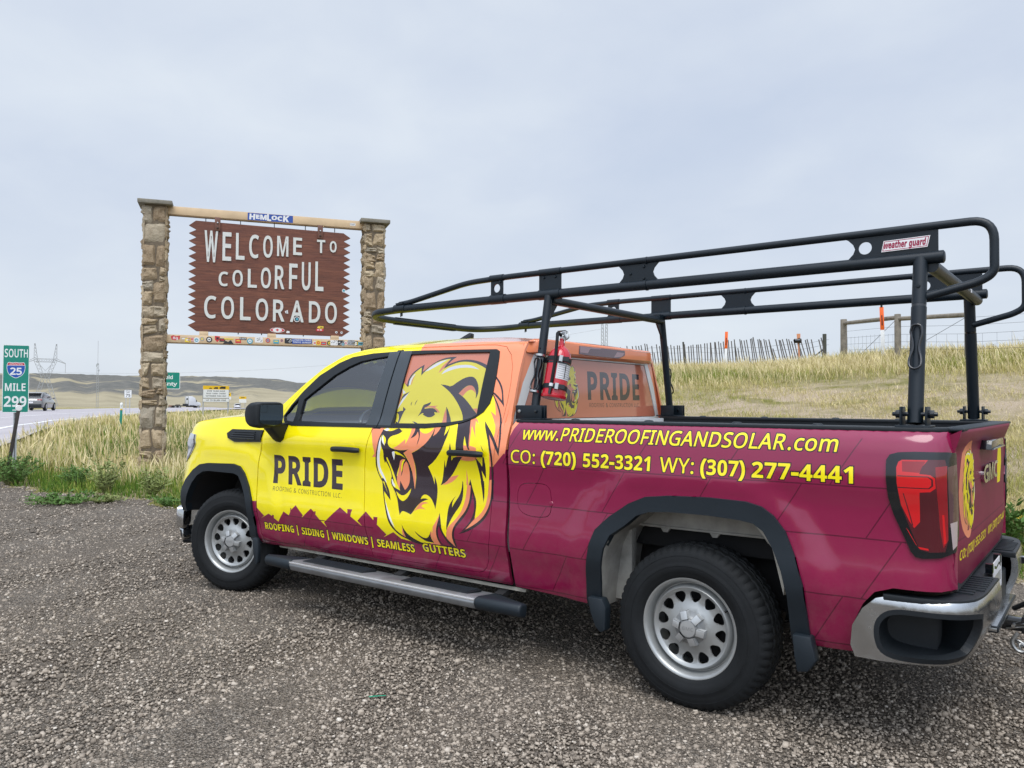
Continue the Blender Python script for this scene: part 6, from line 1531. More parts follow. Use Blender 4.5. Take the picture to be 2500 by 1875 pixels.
# wheels
def wheel(x, side, steer=0.):
    zc_ = .378
    yo = side*.862
    # local +y is outboard
    rim = MB()
    lip = [(.170, .080), (.178, .088), (.186, .092), (.193, .086), (.198, .070), (.202, .060), (.206, .060), (.2095, .072), (.2135, .090), (.2195, .103), (.2275, .112), (.2345, .112), (.236, .104), (.230, .096), (.222, .06), (.20, -.05), (.205, -.11)]
    rim.lathe(lip, 'wheel_silver', 72, 'y')
    rm = rim.build('wheel', truck, loc=(x, yo, zc_), rot=(0, 0, (0 if side > 0 else math.pi)+steer), smooth=50)
    # dished disc with twelve hand holes
    holes = []
    for k in range(12):
        a = 2*math.pi*k/12+.13
        tri = [(.1725, 0.0), (.170, .016), (.161, .0275), (.148, .029), (.135, .0215), (.122, .0105), (.1175, 0), (.122, -.0105), (.135, -.0215), (.148, -.029), (.161, -.0275), (.170, -.016)]
        c_, s_ = math.cos(a), math.sin(a)
        holes.append(soften([(p*c_-q*s_, p*s_+q*c_) for p, q in tri], 2, 100))
    def dish(u, v):
        r = np.hypot(u, v)
        y = np.interp(r, [0, .06, .085, .105, .125, .15, .17, .18, .1835], [.095, .095, .092, .082, .075, .074, .078, .085, .088])
        return np.asarray(u, float), y, np.asarray(v, float)
    panel('wheel_disc', circle(0, 0, .179, 72), 'wheel_silver', dish, holes=holes, parent=rm, flange=.012, grid=.022, sign=-1)
    bk = MB(); bk.lathe([(0, -.03), (.19, -.03)], 'under', 32, 'y'); bk.lathe([(0, -.0), (.10, -.002), (.11, -.03)], 'under', 32, 'y'); bk.build('brake_drum', rm)
    cp = MB()
    cp.lathe([(.0, .122), (.040, .121), (.0435, .118), (.046, .111), (.050, .106), (.060, .098), (.080, .092), (.089, .082), (.090, .07)], 'cap_base_shade', 48, 'y'); cp.lathe([(0, .1222), (.040, .1212), (.0436, .1182), (.0455, .112)], 'cap_silver', 48, 'y')
    for k in range(6):
        a = 2*math.pi*k/6+math.radians(12)
        c_, s_ = math.cos(a), math.sin(a); t = .0175
        q = [(.044, -t), (.083, -t*1.05), (.083, t*1.05), (.044, t)]
        P0 = [(p*c_-w*s_, .1255 if p < .06 else .116, p*s_+w*c_) for p, w in q]
        P1 = [(p*c_-w*s_, .075, p*s_+w*c_) for p, w in q]
        cp.add(P0+P1, [(0, 1, 2, 3), (0, 1, 5, 4), (1, 2, 6, 5), (2, 3, 7, 6)], 'cap_silver')
    cap = cp.build('centre_cap', rm, bevel=.003)
    for g in text('GMC', 'b', .028, -.008, -.028, .016, track=30):
        panel('cap_lettering', g[0], 'cap_mark', flat((0, .1225, 0), (1, 0, 0), (0, 0, 1)), holes=g[1:], parent=cap, sign=-1, flange=.0, grid=.02)
    vs_ = MB(); vs_.tube([(-.172, .05, .10), (-.17, .085, .10)], .005, 'gloss_black', 8); vs_.build('valve_stem', rm)
    # tyre
    R = .386
    prof = [(.226, .094), (.236, .112), (.250, .121), (.262, .1245), (.266, .1275), (.285, .1295), (.300, .1300), (.304, .1275), (.315, .1275), (.325, .1255), (.340, .122), (.352, .118), (.362, .112), (.371, .104), (.378, .094), (.383, .082), (.3855, .066), (.378, .062), (.378, .054), (.3865, .050), (.387, .022), (.379, .018), (.379, .008), (.387, .004)]
    full = prof+[(r, -h) for r, h in prof[::-1]]
    NP = len(full)
    def fun(i, j, r):
        jj = j if j < len(prof) else NP-1-j
        if 11 <= jj <= 16 and (i % 3 == 0): r -= .0075 if jj > 11 else .003
        if jj in (19, 20, 23) and (i+jj) % 4 == 0: r -= .006
        return r
    ty = MB(); ty.lathe(full, 'rubber', 180, 'y', fun=fun)
    tyre = ty.build('tyre', rm, smooth=40)
    me = tyre.data
    for v in me.vertices:
        if v.co.z < -zc_+.004:
            d = (-zc_+.004)-v.co.z; v.co.z = -zc_+.004; v.co.y *= 1+.25*d/.01*.1
    # raised ring and lettering blocks on the sidewall
    rr = MB(); rr.tube([(.293*math.cos(a), .1300, .293*math.sin(a)) for a in np.linspace(0, 2*math.pi, 73)[:-1]], .0016, 'rubber', 5, closed=True)
    rr.tube([(.338*math.cos(a), .1225, .338*math.sin(a)) for a in np.linspace(0, 2*math.pi, 73)[:-1]], .0016, 'rubber', 5, closed=True)
    rr.build('sidewall_rib', rm)
    return rm
wheel(0, 1); wheel(3.745, 1, .33); wheel(0, -1); wheel(3.745, -1, .33)

# cabin
mb = MB()
for y in (.42, -.42):
    mb.box((2.15, y, .98), (.52, .56, .18), 'seat_cloth'); mb.box((1.86, y, 1.28), (.16, .52, .62), 'seat_cloth', Matrix.Rotation(-.22, 3, 'Y')); mb.box((1.76, y, 1.62), (.10, .28, .17), 'seat_cloth')
mb.box((1.40, 0, .95), (.5, 1.4, .18), 'seat_cloth'); mb.box((1.20, 0, 1.24), (.14, 1.4, .55), 'seat_cloth', Matrix.Rotation(-.15, 3, 'Y'))
mb.build('seat', truck, bevel=.04, seg=3)
mb = MB()
mb.prism([(3.30, .75), (3.30, 1.26), (3.02, 1.29), (2.86, 1.20), (2.80, 1.0), (2.86, .75)], -.84, .84, 'interior'); mb.prism([(2.94, 1.28), (2.80, 1.27), (2.78, 1.20), (2.9, 1.18)], .22, .62, 'interior')
mb.build('dashboard', truck, bevel=.02)
mb = MB()
a0 = Vector((2.66, .42, 1.20)); R3 = Matrix.Rotation(math.radians(-62), 3, 'Y')
mb.tube([a0+R3 @ Vector((.19*math.cos(a), .19*math.sin(a), 0)) for a in np.linspace(0, 2*math.pi, 41)[:-1]], .016, 'gloss_black', 8, closed=True)
for a in (0, 2.2, 4.1): mb.tube([a0, a0+R3 @ Vector((.18*math.cos(a), .18*math.sin(a), 0))], .014, 'gloss_black', 6)
mb.tube([a0, a0+Vector((.25, 0, -.12))], .04, 'interior', 8); mb.build('steering_wheel', truck)

# ------------------------------------------------------------ ladder rack on the bed rails
rack = thing('ladder_rack', 'black tubular ladder rack standing over the load bed of the pickup', 'ladder rack', (0, 0, 1.338))
def rk(mb, name, parent=rack, **k):
    o = mb.build(name, parent, **k)
    if parent is rack: o.matrix_parent_inverse = Matrix.Translation((0, 0, -1.338))
    return o
ZM, ZU, YR = 2.055, 2.185, .70
for s in (1, -1):
    mb = MB()
    mb.tube([(-1.032, s*YR, ZM), (.97, s*YR, ZM), (2.19, s*YR, ZM-.004)], .0265, 'rack_paint', 14)
    mb.lathe([(0, -.004), (.020, -.003), (.0275, .002), (.0275, .03)], 'rack_paint', 14, 'x', (-1.034, s*YR, ZM))
    for x, l in ((.98, .075), (1.36, .055), (.36, .004), (2.19, .05)): mb.tube([(x-l, s*YR, ZM), (x+l, s*YR, ZM)], .030, 'rack_paint', 14)
    rk(mb, 'main_rail', smooth=50)
    mb = MB()
    pts = [(2.20, s*YR, ZM+.030), (2.10, s*YR, ZM+.038), (1.61, s*YR, 2.176), (1.30, s*YR, ZU), (-1.00, s*YR, ZU+.004), (-1.215, s*YR, ZU+.004), (-1.215, s*YR, 1.968), (-1.16, s*(YR+.005), 1.935), (-.962, s*(YR+.030), 1.885)]
    mb.tube(fillet(pts, .085, 7), .0175, 'rack_paint', 12)
    for x, l in ((.98, .075), (1.37, .05), (.36, .004)): mb.tube([(x-l, s*YR, ZU), (x+l, s*YR, ZU)], .0205, 'rack_paint', 12)
    mb.bar((2.215, s*YR, ZM+.03), (2.15, s*YR, ZM+.034), .05, .012, 'rack_paint'); mb.tube([(2.18, s*YR, ZM-.05), (2.18, s*YR, ZM)], .006, 'rack_paint', 6)
    rk(mb, 'upper_rail', smooth=50)
    # plates between the rails
    def plate(name, outl, holes=(), bolts=()):
        mb = MB()
        o = panel(name, outl, 'rack_paint', flat((0, s*(YR+.004), 0), (1, 0, 0), (0, 0, 1)), holes=holes, parent=rack, sign=-1 if s > 0 else 1, flange=.010, grid=.06)
        o.matrix_parent_inverse = Matrix.Translation((0, 0, -1.338))
        back = panel(name, outl, 'rack_paint', flat((0, s*(YR-.006), 0), (1, 0, 0), (0, 0, 1)), holes=holes, sign=1 if s > 0 else -1, flange=0, grid=.06)
        bm = bmesh.new(); bm.from_mesh(o.data); bm.from_mesh(back.data); bm.to_mesh(o.data); bm.free(); bpy.data.objects.remove(back)
        if bolts:
            for x, z in bolts:
                mb = MB(); mb.lathe([(0, s*.008), (.006, s*.007), (.009, 0)], 'rack_paint', 10, 'y', (x, s*(YR+.004), z))
                mb.build('bolt', o)
        return o
    z0, z1 = ZM+.012, ZU-.006
    plate('rail_plate', [(1.325, z0), (1.415, z0), (1.415, z1), (1.325, z1)], [circle(1.370, (z0+z1)/2, .026, 20)], [(1.34, z1-.02), (1.34, z0+.02)])
    plate('rail_plate', [(.905, z0), (1.055, z0), (1.055, z1), (.905, z1)], (), [(.94, z1-.025), (1.02, z1-.025)])
    def notch(x, dx):  # concave end
        return [(x+dx*.055, z0), (x+dx*.03, z0+.012), (x+dx*.008, z0+.035), (x, (z0+z1)/2), (x+dx*.008, z1-.035), (x+dx*.03, z1-.012), (x+dx*.055, z1)]
    plate('rail_plate', notch(.325, -1)+notch(.495, 1)[::-1], (), [(.375, z0+.025), (.375, z1-.025), (.455, (z0+z1)/2)])
    bp = plate('badge_plate', [(-1.012, z0), (-1.012, z1)]+notch(-.680, 1)[::-1], [circle(-.722, (z0+z1)/2+.002, .028, 24)])
    if s > 0:
        w = [(-.790, 2.098), (-.800, 2.146), (-.983, 2.150), (-.972, 2.102)]
        badge = panel('badge', w, 'badge_white', flat((0, s*(YR+.009), 0), (1, 0, 0), (0, 0, 1)), [('badge_red', [offset([w], -.003)[0]]), ('badge_white', [offset([w], -.006)[0]])]+[('badge_red', g) for g in text('weather guard', 'b', -.800, 2.112, -.968, .027, shear=.2, bold=26)]+[('badge_red', [[(-.80, 2.104), (-.965, 2.108), (-.965, 2.105), (-.80, 2.101)]])], parent=bp, sign=-1, flange=.005, grid=.05)
        badge.matrix_parent_inverse = Matrix.Identity(4)
    # posts lean inwards
    for x, low in ((.982, 1.340), (-.945, 1.352)):
        yb, yt = .850, .708
        P = lambda z: (x, s*(yb+(yt-yb)*(z-1.352)/(ZM-1.352)), z)
        mb = MB()
        if x > 0:
            mb.tube([P(low), P(ZM-.01)], .0245, 'rack_paint', 14)
            mb.add([P(ZM-.02), (x, s*.675, ZM-.015), (x-.0, s*.60, ZM-.02), (x, s*.700, 1.93), P(1.88)], [(0, 1, 2, 3, 4)], 'rack_paint')
            mb.prism([(.60, ZM-.022), (.70, ZM-.022), (.755, 1.86), (.735, 1.87)], x-.006, x+.006, 'rack_paint', plane='yz', fn=(lambda a, b, c: (a, s*b, c)))
            for q in (1.56, 1.74): mb.lathe([(0, s*.006), (.006, s*.005), (.008, 0)], 'rack_paint', 8, 'y', (x, s*(abs(P(q)[1])+.024), q))
        else:
            mb.tube([P(low), P(1.80), P(1.84)], .0305, 'rack_paint', 16); mb.tube([P(1.838), P(1.852)], .029, 'gloss_black', 16)
            mb.tube([P(1.850), P(2.04)], .0290, 'rack_paint', 16); mb.tube([P(2.03), P(ZM)], .025, 'rack_paint', 14)
            mb.lathe([(0, s*.007), (.007, s*.006), (.009, 0)], 'rack_paint', 10, 'y', (x, s*(abs(P(1.93)[1])+.029), 1.93))
        rk(mb, 'post', smooth=45)
        # foot bracket
        mb = MB()
        if x > 0:
            mb.box((x, s*.852, 1.342), (.175, .11, .007), 'rack_paint')
            mb.box((x, s*.902, 1.378), (.175, .008, .078), 'rack_paint'); mb.box((x, s*.800, 1.378), (.10, .008, .078), 'rack_paint')
            mb.box((x-.05, s*.872, 1.378), (.075, .008, .078), 'rack_paint')
            mb.tube([(x-.055, s*.86, 1.384), (x-.055, s*.918, 1.384)], .009, 'gloss_black', 8); mb.tube([(x+.06, s*.895, 1.384), (x+.06, s*.910, 1.384)], .012, 'steel', 8)
        else:
            mb.box((x, s*.852, 1.342), (.13, .12, .008), 'rack_paint'); mb.box((x, s*.910, 1.324), (.13, .008, .045), 'rack_paint')
            for dx in (-.047, .047): mb.box((x+dx, s*.852, 1.381), (.008, .085, .082), 'rack_paint')
            mb.tube([(x-.085, s*.853, 1.391), (x+.085, s*.853, 1.391)], .009, 'gloss_black', 8)
            for dx in (-.06, .06): mb.lathe([(0, -.012), (.017, -.012), (.017, .012), (0, .012)], 'gloss_black', 12, 'x', (x+dx, s*.853, 1.391))
        rk(mb, 'foot_bracket', bevel=.002)
        # tie-down loop: a wire hook on the outside of the post
        mb = MB()
        ax = 1
        o_ = .030 if x > 0 else .036
        zt, zb = (1.685, 1.500) if x > 0 else (1.765, 1.575)
        base = lambda z, d, o: (x+d, s*(abs(P(z)[1])+o), z)
        zm = (zt+zb)/2
        pts = [base(zt-.03, .022, o_), base(zt-.005, .017, o_+.004), base(zt, 0, o_+.006), base(zt-.005, -.017, o_+.004), base(zt-.04, -.023, o_), base(zm+.015, -.012, o_), base(zm-.01, -.010, o_), base(zb+.045, -.022, o_+.004), base(zb+.012, -.022, o_+.012), base(zb, 0, o_+.016), base(zb+.012, .022, o_+.012), base(zb+.045, .024, o_+.004), base(zm-.01, .010, o_), base(zm+.02, .012, o_), base(zt-.03, .022, o_)]
        mb.tube(fillet(pts, .02, 3), .0052, 'gloss_black', 7)
        rk(mb, 'tie_down_hook', smooth=60)
# cross tubes and the front loop
mb = MB(); mb.tube([(.975, .70, ZM-.035), (.975, -.70, ZM-.035)], .0245, 'rack_paint', 14)
for s in (1, -1): mb.box((.975, s*.655, ZM-.02), (.05, .07, .05), 'rack_paint')
rk(mb, 'crossbar')
mb = MB(); mb.tube([(-.985, .70, ZM-.035), (-.985, -.70, ZM-.035)], .0285, 'rack_paint', 14)
mb.box((-1.0135, -.25, ZM-.035), (.003, .03, .018), 'label_white'); rk(mb, 'crossbar')
mb = MB()
loop = [(2.17, YR, ZM-.004), (2.45, YR-.005, ZM-.012), (2.585, .56, ZM-.022), (2.60, .40, ZM-.026), (2.60, -.40, ZM-.026), (2.585, -.56, ZM-.022), (2.45, -YR+.005, ZM-.012), (2.17, -YR, ZM-.004)]
mb.tube(fillet(loop, .12, 7), .0245, 'rack_paint', 14)
mb.bar((2.598, .36, ZM-.004), (2.598, -.30, ZM-.004), .03, .006, 'rack_paint'); mb.bar((2.598, .36, ZM-.052), (2.598, -.30, ZM-.052), .03, .005, 'rack_paint')
for s in (1, -1): mb.tube([(2.19, s*YR, ZM-.03), (2.19, s*YR, ZM-.055)], .004, 'rack_paint', 6)
rk(mb, 'front_loop', smooth=50)

# ------------------------------------------------------------ fire extinguisher strapped to the front left post
ex = thing('fire_extinguisher', 'red fire extinguisher strapped to the front post of the ladder rack', 'fire extinguisher', (.893, .792, 1.455))
ex.rotation_euler = (math.radians(11.5), math.radians(-3.0), 0)
mb = MB()
mb.lathe([(0, .004), (.060, .004), (.068, 0), (.0705, .006), (.0705, .018), (.066, .021), (.066, .222), (.0645, .236), (.057, .262), (.043, .283), (.026, .296), (.017, .303), (.015, .335), (.018, .336), (.018, .342), (0, .342)], 'ext_red', 40)
cyl = mb.build('cylinder', ex, smooth=40)
def wrapband(r, a0, a1, z0, z1, n=14):
    A = np.radians(np.linspace(a0, a1, n)); V = [(r*math.cos(a), r*math.sin(a), z) for z in (z0, z1) for a in A]
    return V, [(i, i+1, n+i+1, n+i) for i in range(n-1)]
mb = MB(); mb.add(*wrapband(.0668, 118, 208, .105, .198), 'label_white')
for k in range(7): mb.add(*wrapband(.0671, 126, 198, .112+.012*k, .1135+.012*k), 'wrap_plum')
mb.add(*wrapband(.0672, 160, 165, .11, .19, 3), 'wrap_plum')
mb.build('instruction_label', cyl, smooth=60)
for z in (.048, .205):
    mb = MB(); mb.add(*wrapband(.0690, 0, 360, z, z+.026, 40), 'black_plastic')
    mb.add([(.0690, -.012, z), (.0690, .012, z), (.115, .012, z), (.115, -.012, z), (.0690, -.012, z+.026), (.0690, .012, z+.026), (.115, .012, z+.026), (.115, -.012, z+.026)], [(0, 1, 2, 3), (4, 5, 6, 7), (0, 3, 7, 4), (1, 2, 6, 5)], 'black_plastic')
    mb.box((-.045, .055, z+.013), (.020, .022, .034), 'steel', Matrix.Rotation(.75, 3, 'Z')); mb.box((-.078, .052, z+.012), (.034, .004, .024), 'black_plastic', Matrix.Rotation(.5, 3, 'Z'))
    mb.build('strap', ex, smooth=40)
mb = MB(); mb.add(*wrapband(.0673, 0, 360, .192, .202, 40), 'gloss_black'); mb.build('seam_band', cyl)
mb = MB()
mb.lathe([(0, .338), (.014, .338), (.016, .345), (.016, .362), (.012, .366), (0, .366)], 'steel', 16); mb.box((-.005, 0, .375), (.03, .014, .028), 'steel'); mb.box((.028, .0, .372), (.022, .012, .012), 'gloss_black')
mb.lathe([(0, .0), (.016, .0), (.018, .003), (.018, .010), (0, .011)], 'steel', 18, 'y', (-.028, .008, .352))
mb.tube([(-.026+.026*math.cos(a), .012, .36+.026*math.sin(a)) for a in np.linspace(0, 2*math.pi, 19)[:-1]], .0014, 'steel', 5, closed=True)
mb.tube([(-.02, .012, .342), (-.024, .014, .315)], .003, 'label_white', 5)
mb.build('valve_head', ex, bevel=.001)
mb = MB(); mb.bar((-.012, 0, .392), (.040, 0, .388), .016, .004, 'gloss_black'); mb.bar((-.012, 0, .378), (.036, 0, .371), .014, .004, 'gloss_black'); mb.build('lever', ex)
mb = MB()
mb.tube(fillet([(.004, .004, .358), (.012, .045, .372), (-.016, .078, .33), (-.026, .077, .20), (-.024, .076, .065)], .03, 5), .0092, 'rubber', 10)
mb.tube([(-.024, .076, .072), (-.024, .076, .055)], .0115, 'label_white', 10); mb.tube([(-.024, .076, .060), (-.022, .077, .012)], [.010, .0085], 'gloss_black', 10)
mb.build('hose', ex, smooth=50)
mb = MB()
mb.box((.088, .028, .13), (.018, .06, .21), 'gloss_black', Matrix.Rotation(.25, 3, 'Z'))
for z in (.018, .225): mb.add(*wrapband(.0275, 0, 360, z, z+.012, 20), 'steel')
for i in range(len(mb.v)-80, len(mb.v)): mb.v[i] = (mb.v[i][0]+.0945, mb.v[i][1]+.058, mb.v[i][2])
mb.build('mount_bracket', ex)

# ------------------------------------------------------------ trailer tongue at the hitch
tt = thing('trailer_tongue', 'black steel trailer tongue coupled to the hitch behind the bumper, cut by the picture edge', 'trailer tongue', (-1.35, 0, 0))
mb = MB()
mb.box((.22, 0, .40), (.42, .06, .06), 'gloss_black'); mb.box((.02, 0, .40), (.18, .07, .075), 'under'); mb.lathe([(0, .06), (.022, .055), (.026, .03), (.02, 0), (.012, -.02)], 'chrome', 16, 'z', (-.04, 0, .43))
mb.build('ball_mount', tt, bevel=.004)
mb = MB()
mb.prism([(.02, -.045), (.02, .045), (-.22, .06), (-.22, -.06)], .455, .53, 'gloss_black', plane='xy'); mb.box((-.10, 0, .55), (.16, .03, .03), 'under')
mb.build('coupler', tt, bevel=.006)
for s in (1, -1):
    mb = MB(); mb.bar((-.16, s*.05, .48), (-1.9, s*.55, .50), .05, .09, 'gloss_black'); mb.build('a_frame_beam', tt, bevel=.004)
mb = MB(); mb.tube(fillet([(.13, .15, .50), (.05, .20, .56), (-.08, .17, .50), (-.12, .10, .40), (-.3, .06, .47), (-1.2, .2, .46)], .06, 5), .011, 'rubber', 8); mb.build('light_cable', tt)
mb = MB(); mb.tube(fillet([(.14, .05, .40), (.10, .09, .42), (.04, .10, .44), (.03, .07, .42), (.12, .055, .395), (.17, .05, .38)], .02, 4), .004, 'steel', 6); mb.tube([(.14, -.06, .40), (.14, .07, .40)], .008, 'steel', 8); mb.build('hitch_pin', tt)
def chain(pts, parent, n, r=.019, w=.0052):
    pts = [Vector(p) for p in pts]; seg = [0]
    for a, b in zip(pts, pts[1:]): seg.append(seg[-1]+(b-a).length)
    mb = MB(); L = seg[-1]/n
    for i in range(n):
        d = (i+.5)*L; k = max(j for j in range(len(seg)-1) if seg[j] <= d)
        c = pts[k].lerp(pts[k+1], (d-seg[k])/(seg[k+1]-seg[k])); t = (pts[k+1]-pts[k]).normalized()
        u = t.orthogonal().normalized(); v = t.cross(u)
        if i % 2: u = v
        P = [c+t*math.cos(a)*L*.78+u*math.sin(a)*r*.62 for a in np.linspace(0, 2*math.pi, 13)[:-1]]
        mb.tube(P, w, 'chain_steel', 6, closed=True)
    return mb.build('safety_chain', parent, smooth=60)
chain([(.10, .19, .345), (.03, .18, .24), (-.04, .17, .16), (-.12, .16, .13), (-.26, .15, .17), (-.5, .14, .30)], tt, 22)
chain([(.12, .10, .34), (-.02, .10, .25), (-.14, .10, .21), (-.32, .09, .28), (-.5, .09, .36)], tt, 18)
mb = MB(); mb.tube(fillet([(.11, .19, .40), (.14, .20, .36), (.11, .20, .315), (.06, .20, .33), (.04, .195, .28)], .025, 4), .009, 'chain_steel', 8); mb.build('chain_hook', tt)
mb = MB()
mb.tube([(-.05+.05*math.cos(a), .20, .17+.055*math.sin(a)) for a in np.linspace(0, 2*math.pi, 21)[:-1]], .004, 'chain_steel', 6, closed=True); mb.build('snap_ring', tt)

# a scrap of green strap on the gravel
SX, SY = 1.249, 1.764
sc2 = thing('plastic_scrap', 'tiny bent scrap of green plastic strap lying on the gravel in the foreground', 'scrap', (SX, SY, .012))
mat('scrap_green', (.02, .34, .20), .4)
mb = MB(); mb.bar((0, 0, 0), (-.035, -.02, .004), .006, .002, 'scrap_green'); mb.bar((0, 0, 0), (.012, .045, .006), .010, .002, 'scrap_green'); mb.build('strap', sc2)

# ------------------------------------------------------------ welcome sign between two stone pillars
mat('sign_letter', (.60, .61, .58), .5, vary=.05, vscale=8); mat('beam_paint', (.60, .44, .27), .55, vary=.13, vscale=3, bump=.1, bscale=20); mat('beam_edge', (.27, .17, .10), .7, vary=.2)
mat('cap_stone', (.20, .185, .15), .85, vary=.3, vscale=9, bump=.4, bscale=20)
mat('mortar', (.15, .118, .082), .95, vary=.3, vscale=20); mat('bracket_brown', (.135, .055, .035), .5, vary=.3, vscale=12, bump=.1, bscale=40)
mat('sticker_blue', (.022, .07, .32), .4); mat('sticker_white', (.72, .72, .72), .45); mat('sticker_red', (.55, .03, .04), .45); mat('sticker_black', (.02, .02, .025), .5); mat('sticker_yellow', (.75, .55, .05), .45); mat('sticker_teal', (.08, .33, .42), .45); mat('sticker_tan', (.50, .38, .24), .5); mat('sticker_pink', (.62, .35, .34), .5); mat('sticker_grey', (.30, .31, .33), .5)
w = NT('sign_wood'); w.b.inputs['Roughness'].default_value = .55
mp = w.N('ShaderNodeMapping', {0: w.tc.outputs['Object']}); mp.inputs['Scale'].default_value = (.55, 4, 7.0)
gr = w.noise(4.5, 8, .65, vec=mp.outputs[0], dist=.6)
sp_ = w.N('ShaderNodeSeparateXYZ', {0: w.tc.outputs['Object']}).outputs[2]
pk = w.math('FRACT', w.math('MULTIPLY', sp_, 3.4)); seam = w.rng(pk, .0, .025, 1, 0)
plank = w.N('ShaderNodeTexWhiteNoise', {'W': w.math('FLOOR', w.math('MULTIPLY', sp_, 3.4))}, noise_dimensions='1D').outputs[0]
wc = w.ramp(gr, [(.25, (.055, .019, .010)), (.48, (.135, .043, .022)), (.7, (.215, .074, .036))])
wc = w.mix(w.rng(plank, 0, 1, 0, .35), wc, (.115, .032, .020)); wc = w.mix(w.math('MULTIPLY', seam, .6), wc, (.04, .012, .008))
kn = w.vor(2.1, vec=mp.outputs[0]); wc = w.mix(w.rng(kn, .02, .12, .75, 0), wc, (.035, .012, .008))
w.col(wc); w.bump(gr, .35, .01)
stn = NT('pillar_stone'); stn.b.inputs['Roughness'].default_value = .9; stn.b.inputs['Specular IOR Level'].default_value = .2
ti = stn.attr('tint'); na = stn.noise(5, 8, .7); nb = stn.noise(28, 6, .7)
sc_ = stn.ramp(ti, [(0, (.30, .22, .14)), (.3, (.44, .345, .225)), (.6, (.50, .39, .25)), (.8, (.37, .335, .27)), (1, (.60, .49, .33))])
sc_ = stn.mix(stn.rng(na, .35, .7, 0, .55), sc_, (.24, .17, .11)); sc_ = stn.mix(stn.rng(nb, .45, .75, 0, .4), sc_, (.62, .52, .37))
stn.col(sc_); stn.bump(stn.math('ADD', na, stn.math('MULTIPLY', nb, .5)), 1., .05)

SIGN = thing('welcome_sign', 'brown wooden WELCOME TO COLORFUL COLORADO sign hung between two stone pillars', 'sign', (13.08, -6.075, 0), math.radians(-123.134))

def stone_pillar(xc, zt, seed):
    """a mortar core faced with irregular stones, each stone bulging out of the face"""
    rg = np.random.default_rng(seed)
    W2 = .232
    core = MB(); core.box((xc, 0, zt/2-.2), (2*W2-.05, 2*W2-.05, zt+.4), 'mortar')
    V = []; F = []; TN = []
    for face in range(4):
        z = -.15
        while z < zt-.02:
            h = rg.uniform(.22, .50); h = min(h, zt-z)
            if zt-z-h < .14: h = zt-z
            cuts = [-W2]+([rg.uniform(-.09, .09)] if rg.random() < .72 else [])+[W2]
            for a, b in zip(cuts, cuts[1:]):
                sub = [(z, z+h)] if (rg.random() < .66 or h < .3) else [(z, z+h*rg.uniform(.4, .6))]
                if len(sub) == 1 and sub[0][1] < z+h: sub.append((sub[0][1], z+h))
                for z0, z1 in sub:
                    n = 7; o = len(V); bul = rg.uniform(.016, .040); tl = rg.uniform(-.02, .02, 2); tn = rg.random()
                    ja = rg.uniform(-.04, .04, (4, 2)); ph = rg.uniform(0, 6, 6)
                    for i in range(n):
                        for j in range(n):
                            u, v = i/(n-1), j/(n-1)
                            jj = ja[0]*(1-u)*(1-v)+ja[1]*u*(1-v)+ja[2]*u*v+ja[3]*(1-u)*v
                            px = a+.003+(b-a-.006)*u+jj[0]*(0 if (i in (0, n-1) and abs(a if i == 0 else b) == W2) else 1)
                            pz = z0+.003+(z1-z0-.006)*v+jj[1]
                            ed = min(u, 1-u, v, 1-v)
                            d = -.026 if ed == 0 else bul*(1-(1-min(1, ed*3.2))**2)+tl[0]*(u-.5)+tl[1]*(v-.5)+.012*math.sin(7*u+ph[0]+3*math.sin(5*v+ph[1]))+.010*math.sin(11*v+ph[2]+2*u)+rg.uniform(-.011, .011)
                            y = W2+d-.012
                            p = (px, -y) if face == 0 else (y, px) if face == 1 else (-px, y) if face == 2 else (-y, -px)
                            V.append((xc+p[0], p[1], pz)); TN.append(tn)
                    F += [(o+i*n+j, o+(i+1)*n+j, o+(i+1)*n+j+1, o+i*n+j+1) for i in range(n-1) for j in range(n-1)]
            z += h
    c = core.build('pillar', SIGN)
    # the stones join the core in one mesh
    me = c.data; off = len(me.vertices)
    vs0 = [tuple(v.co) for v in me.vertices]; fs0 = [tuple(p.vertices) for p in me.polygons]
    m2 = bpy.data.meshes.new('pillar'); m2.from_pydata(vs0+V, [], fs0+[tuple(i+off for i in f) for f in F])
    m2.materials.append(MATS['mortar']); m2.materials.append(MATS['pillar_stone'])
    m2.polygons.foreach_set('material_index', [0]*len(fs0)+[1]*len(F))
    bm = bmesh.new(); bm.from_mesh(m2); bmesh.ops.recalc_face_normals(bm, faces=bm.faces); bm.to_mesh(m2); bm.free()
    m2.polygons.foreach_set('use_smooth', [False]*len(fs0)+[True]*len(F)); m2.set_sharp_from_angle(angle=math.radians(24))
    at = m2.attributes.new('tint', 'FLOAT', 'POINT'); at.data.foreach_set('value', np.array([.5]*off+TN, np.float32))
    c.data = m2
    mb = MB(); mb.box((xc, 0, zt+.045), (.66, .66, .085), 'cap_stone'); mb.build('capstone', c, bevel=.012)
    return c
stone_pillar(-2.315, 5.50, 3); stone_pillar(2.235, 5.47, 8)
def wood_beam(z0, z1, name):
    mb = MB(); mb.box((-.02, -.05, (z0+z1)/2), (4.12, .14, z1-z0), 'beam_paint'); mb.box((-.02, -.05, z0-.008), (4.10, .12, .018), 'beam_edge')
    return mb.build(name, SIGN, bevel=.004)
FR = lambda y: flat((0, y, 0), (1, 0, 0), (0, 0, 1))
def sticker(par, outl, m, lay=(), y=-.1225):
    return panel('sticker', outl, m, FR(y), list(lay), parent=par, sign=1, flange=.0015, grid=.3)
top = wood_beam(5.352, 5.522, 'top_beam')
hem = [(-.497, 5.512), (-.497, 5.355), (.447, 5.362), (.447, 5.517)]
lay = []
x = -.465
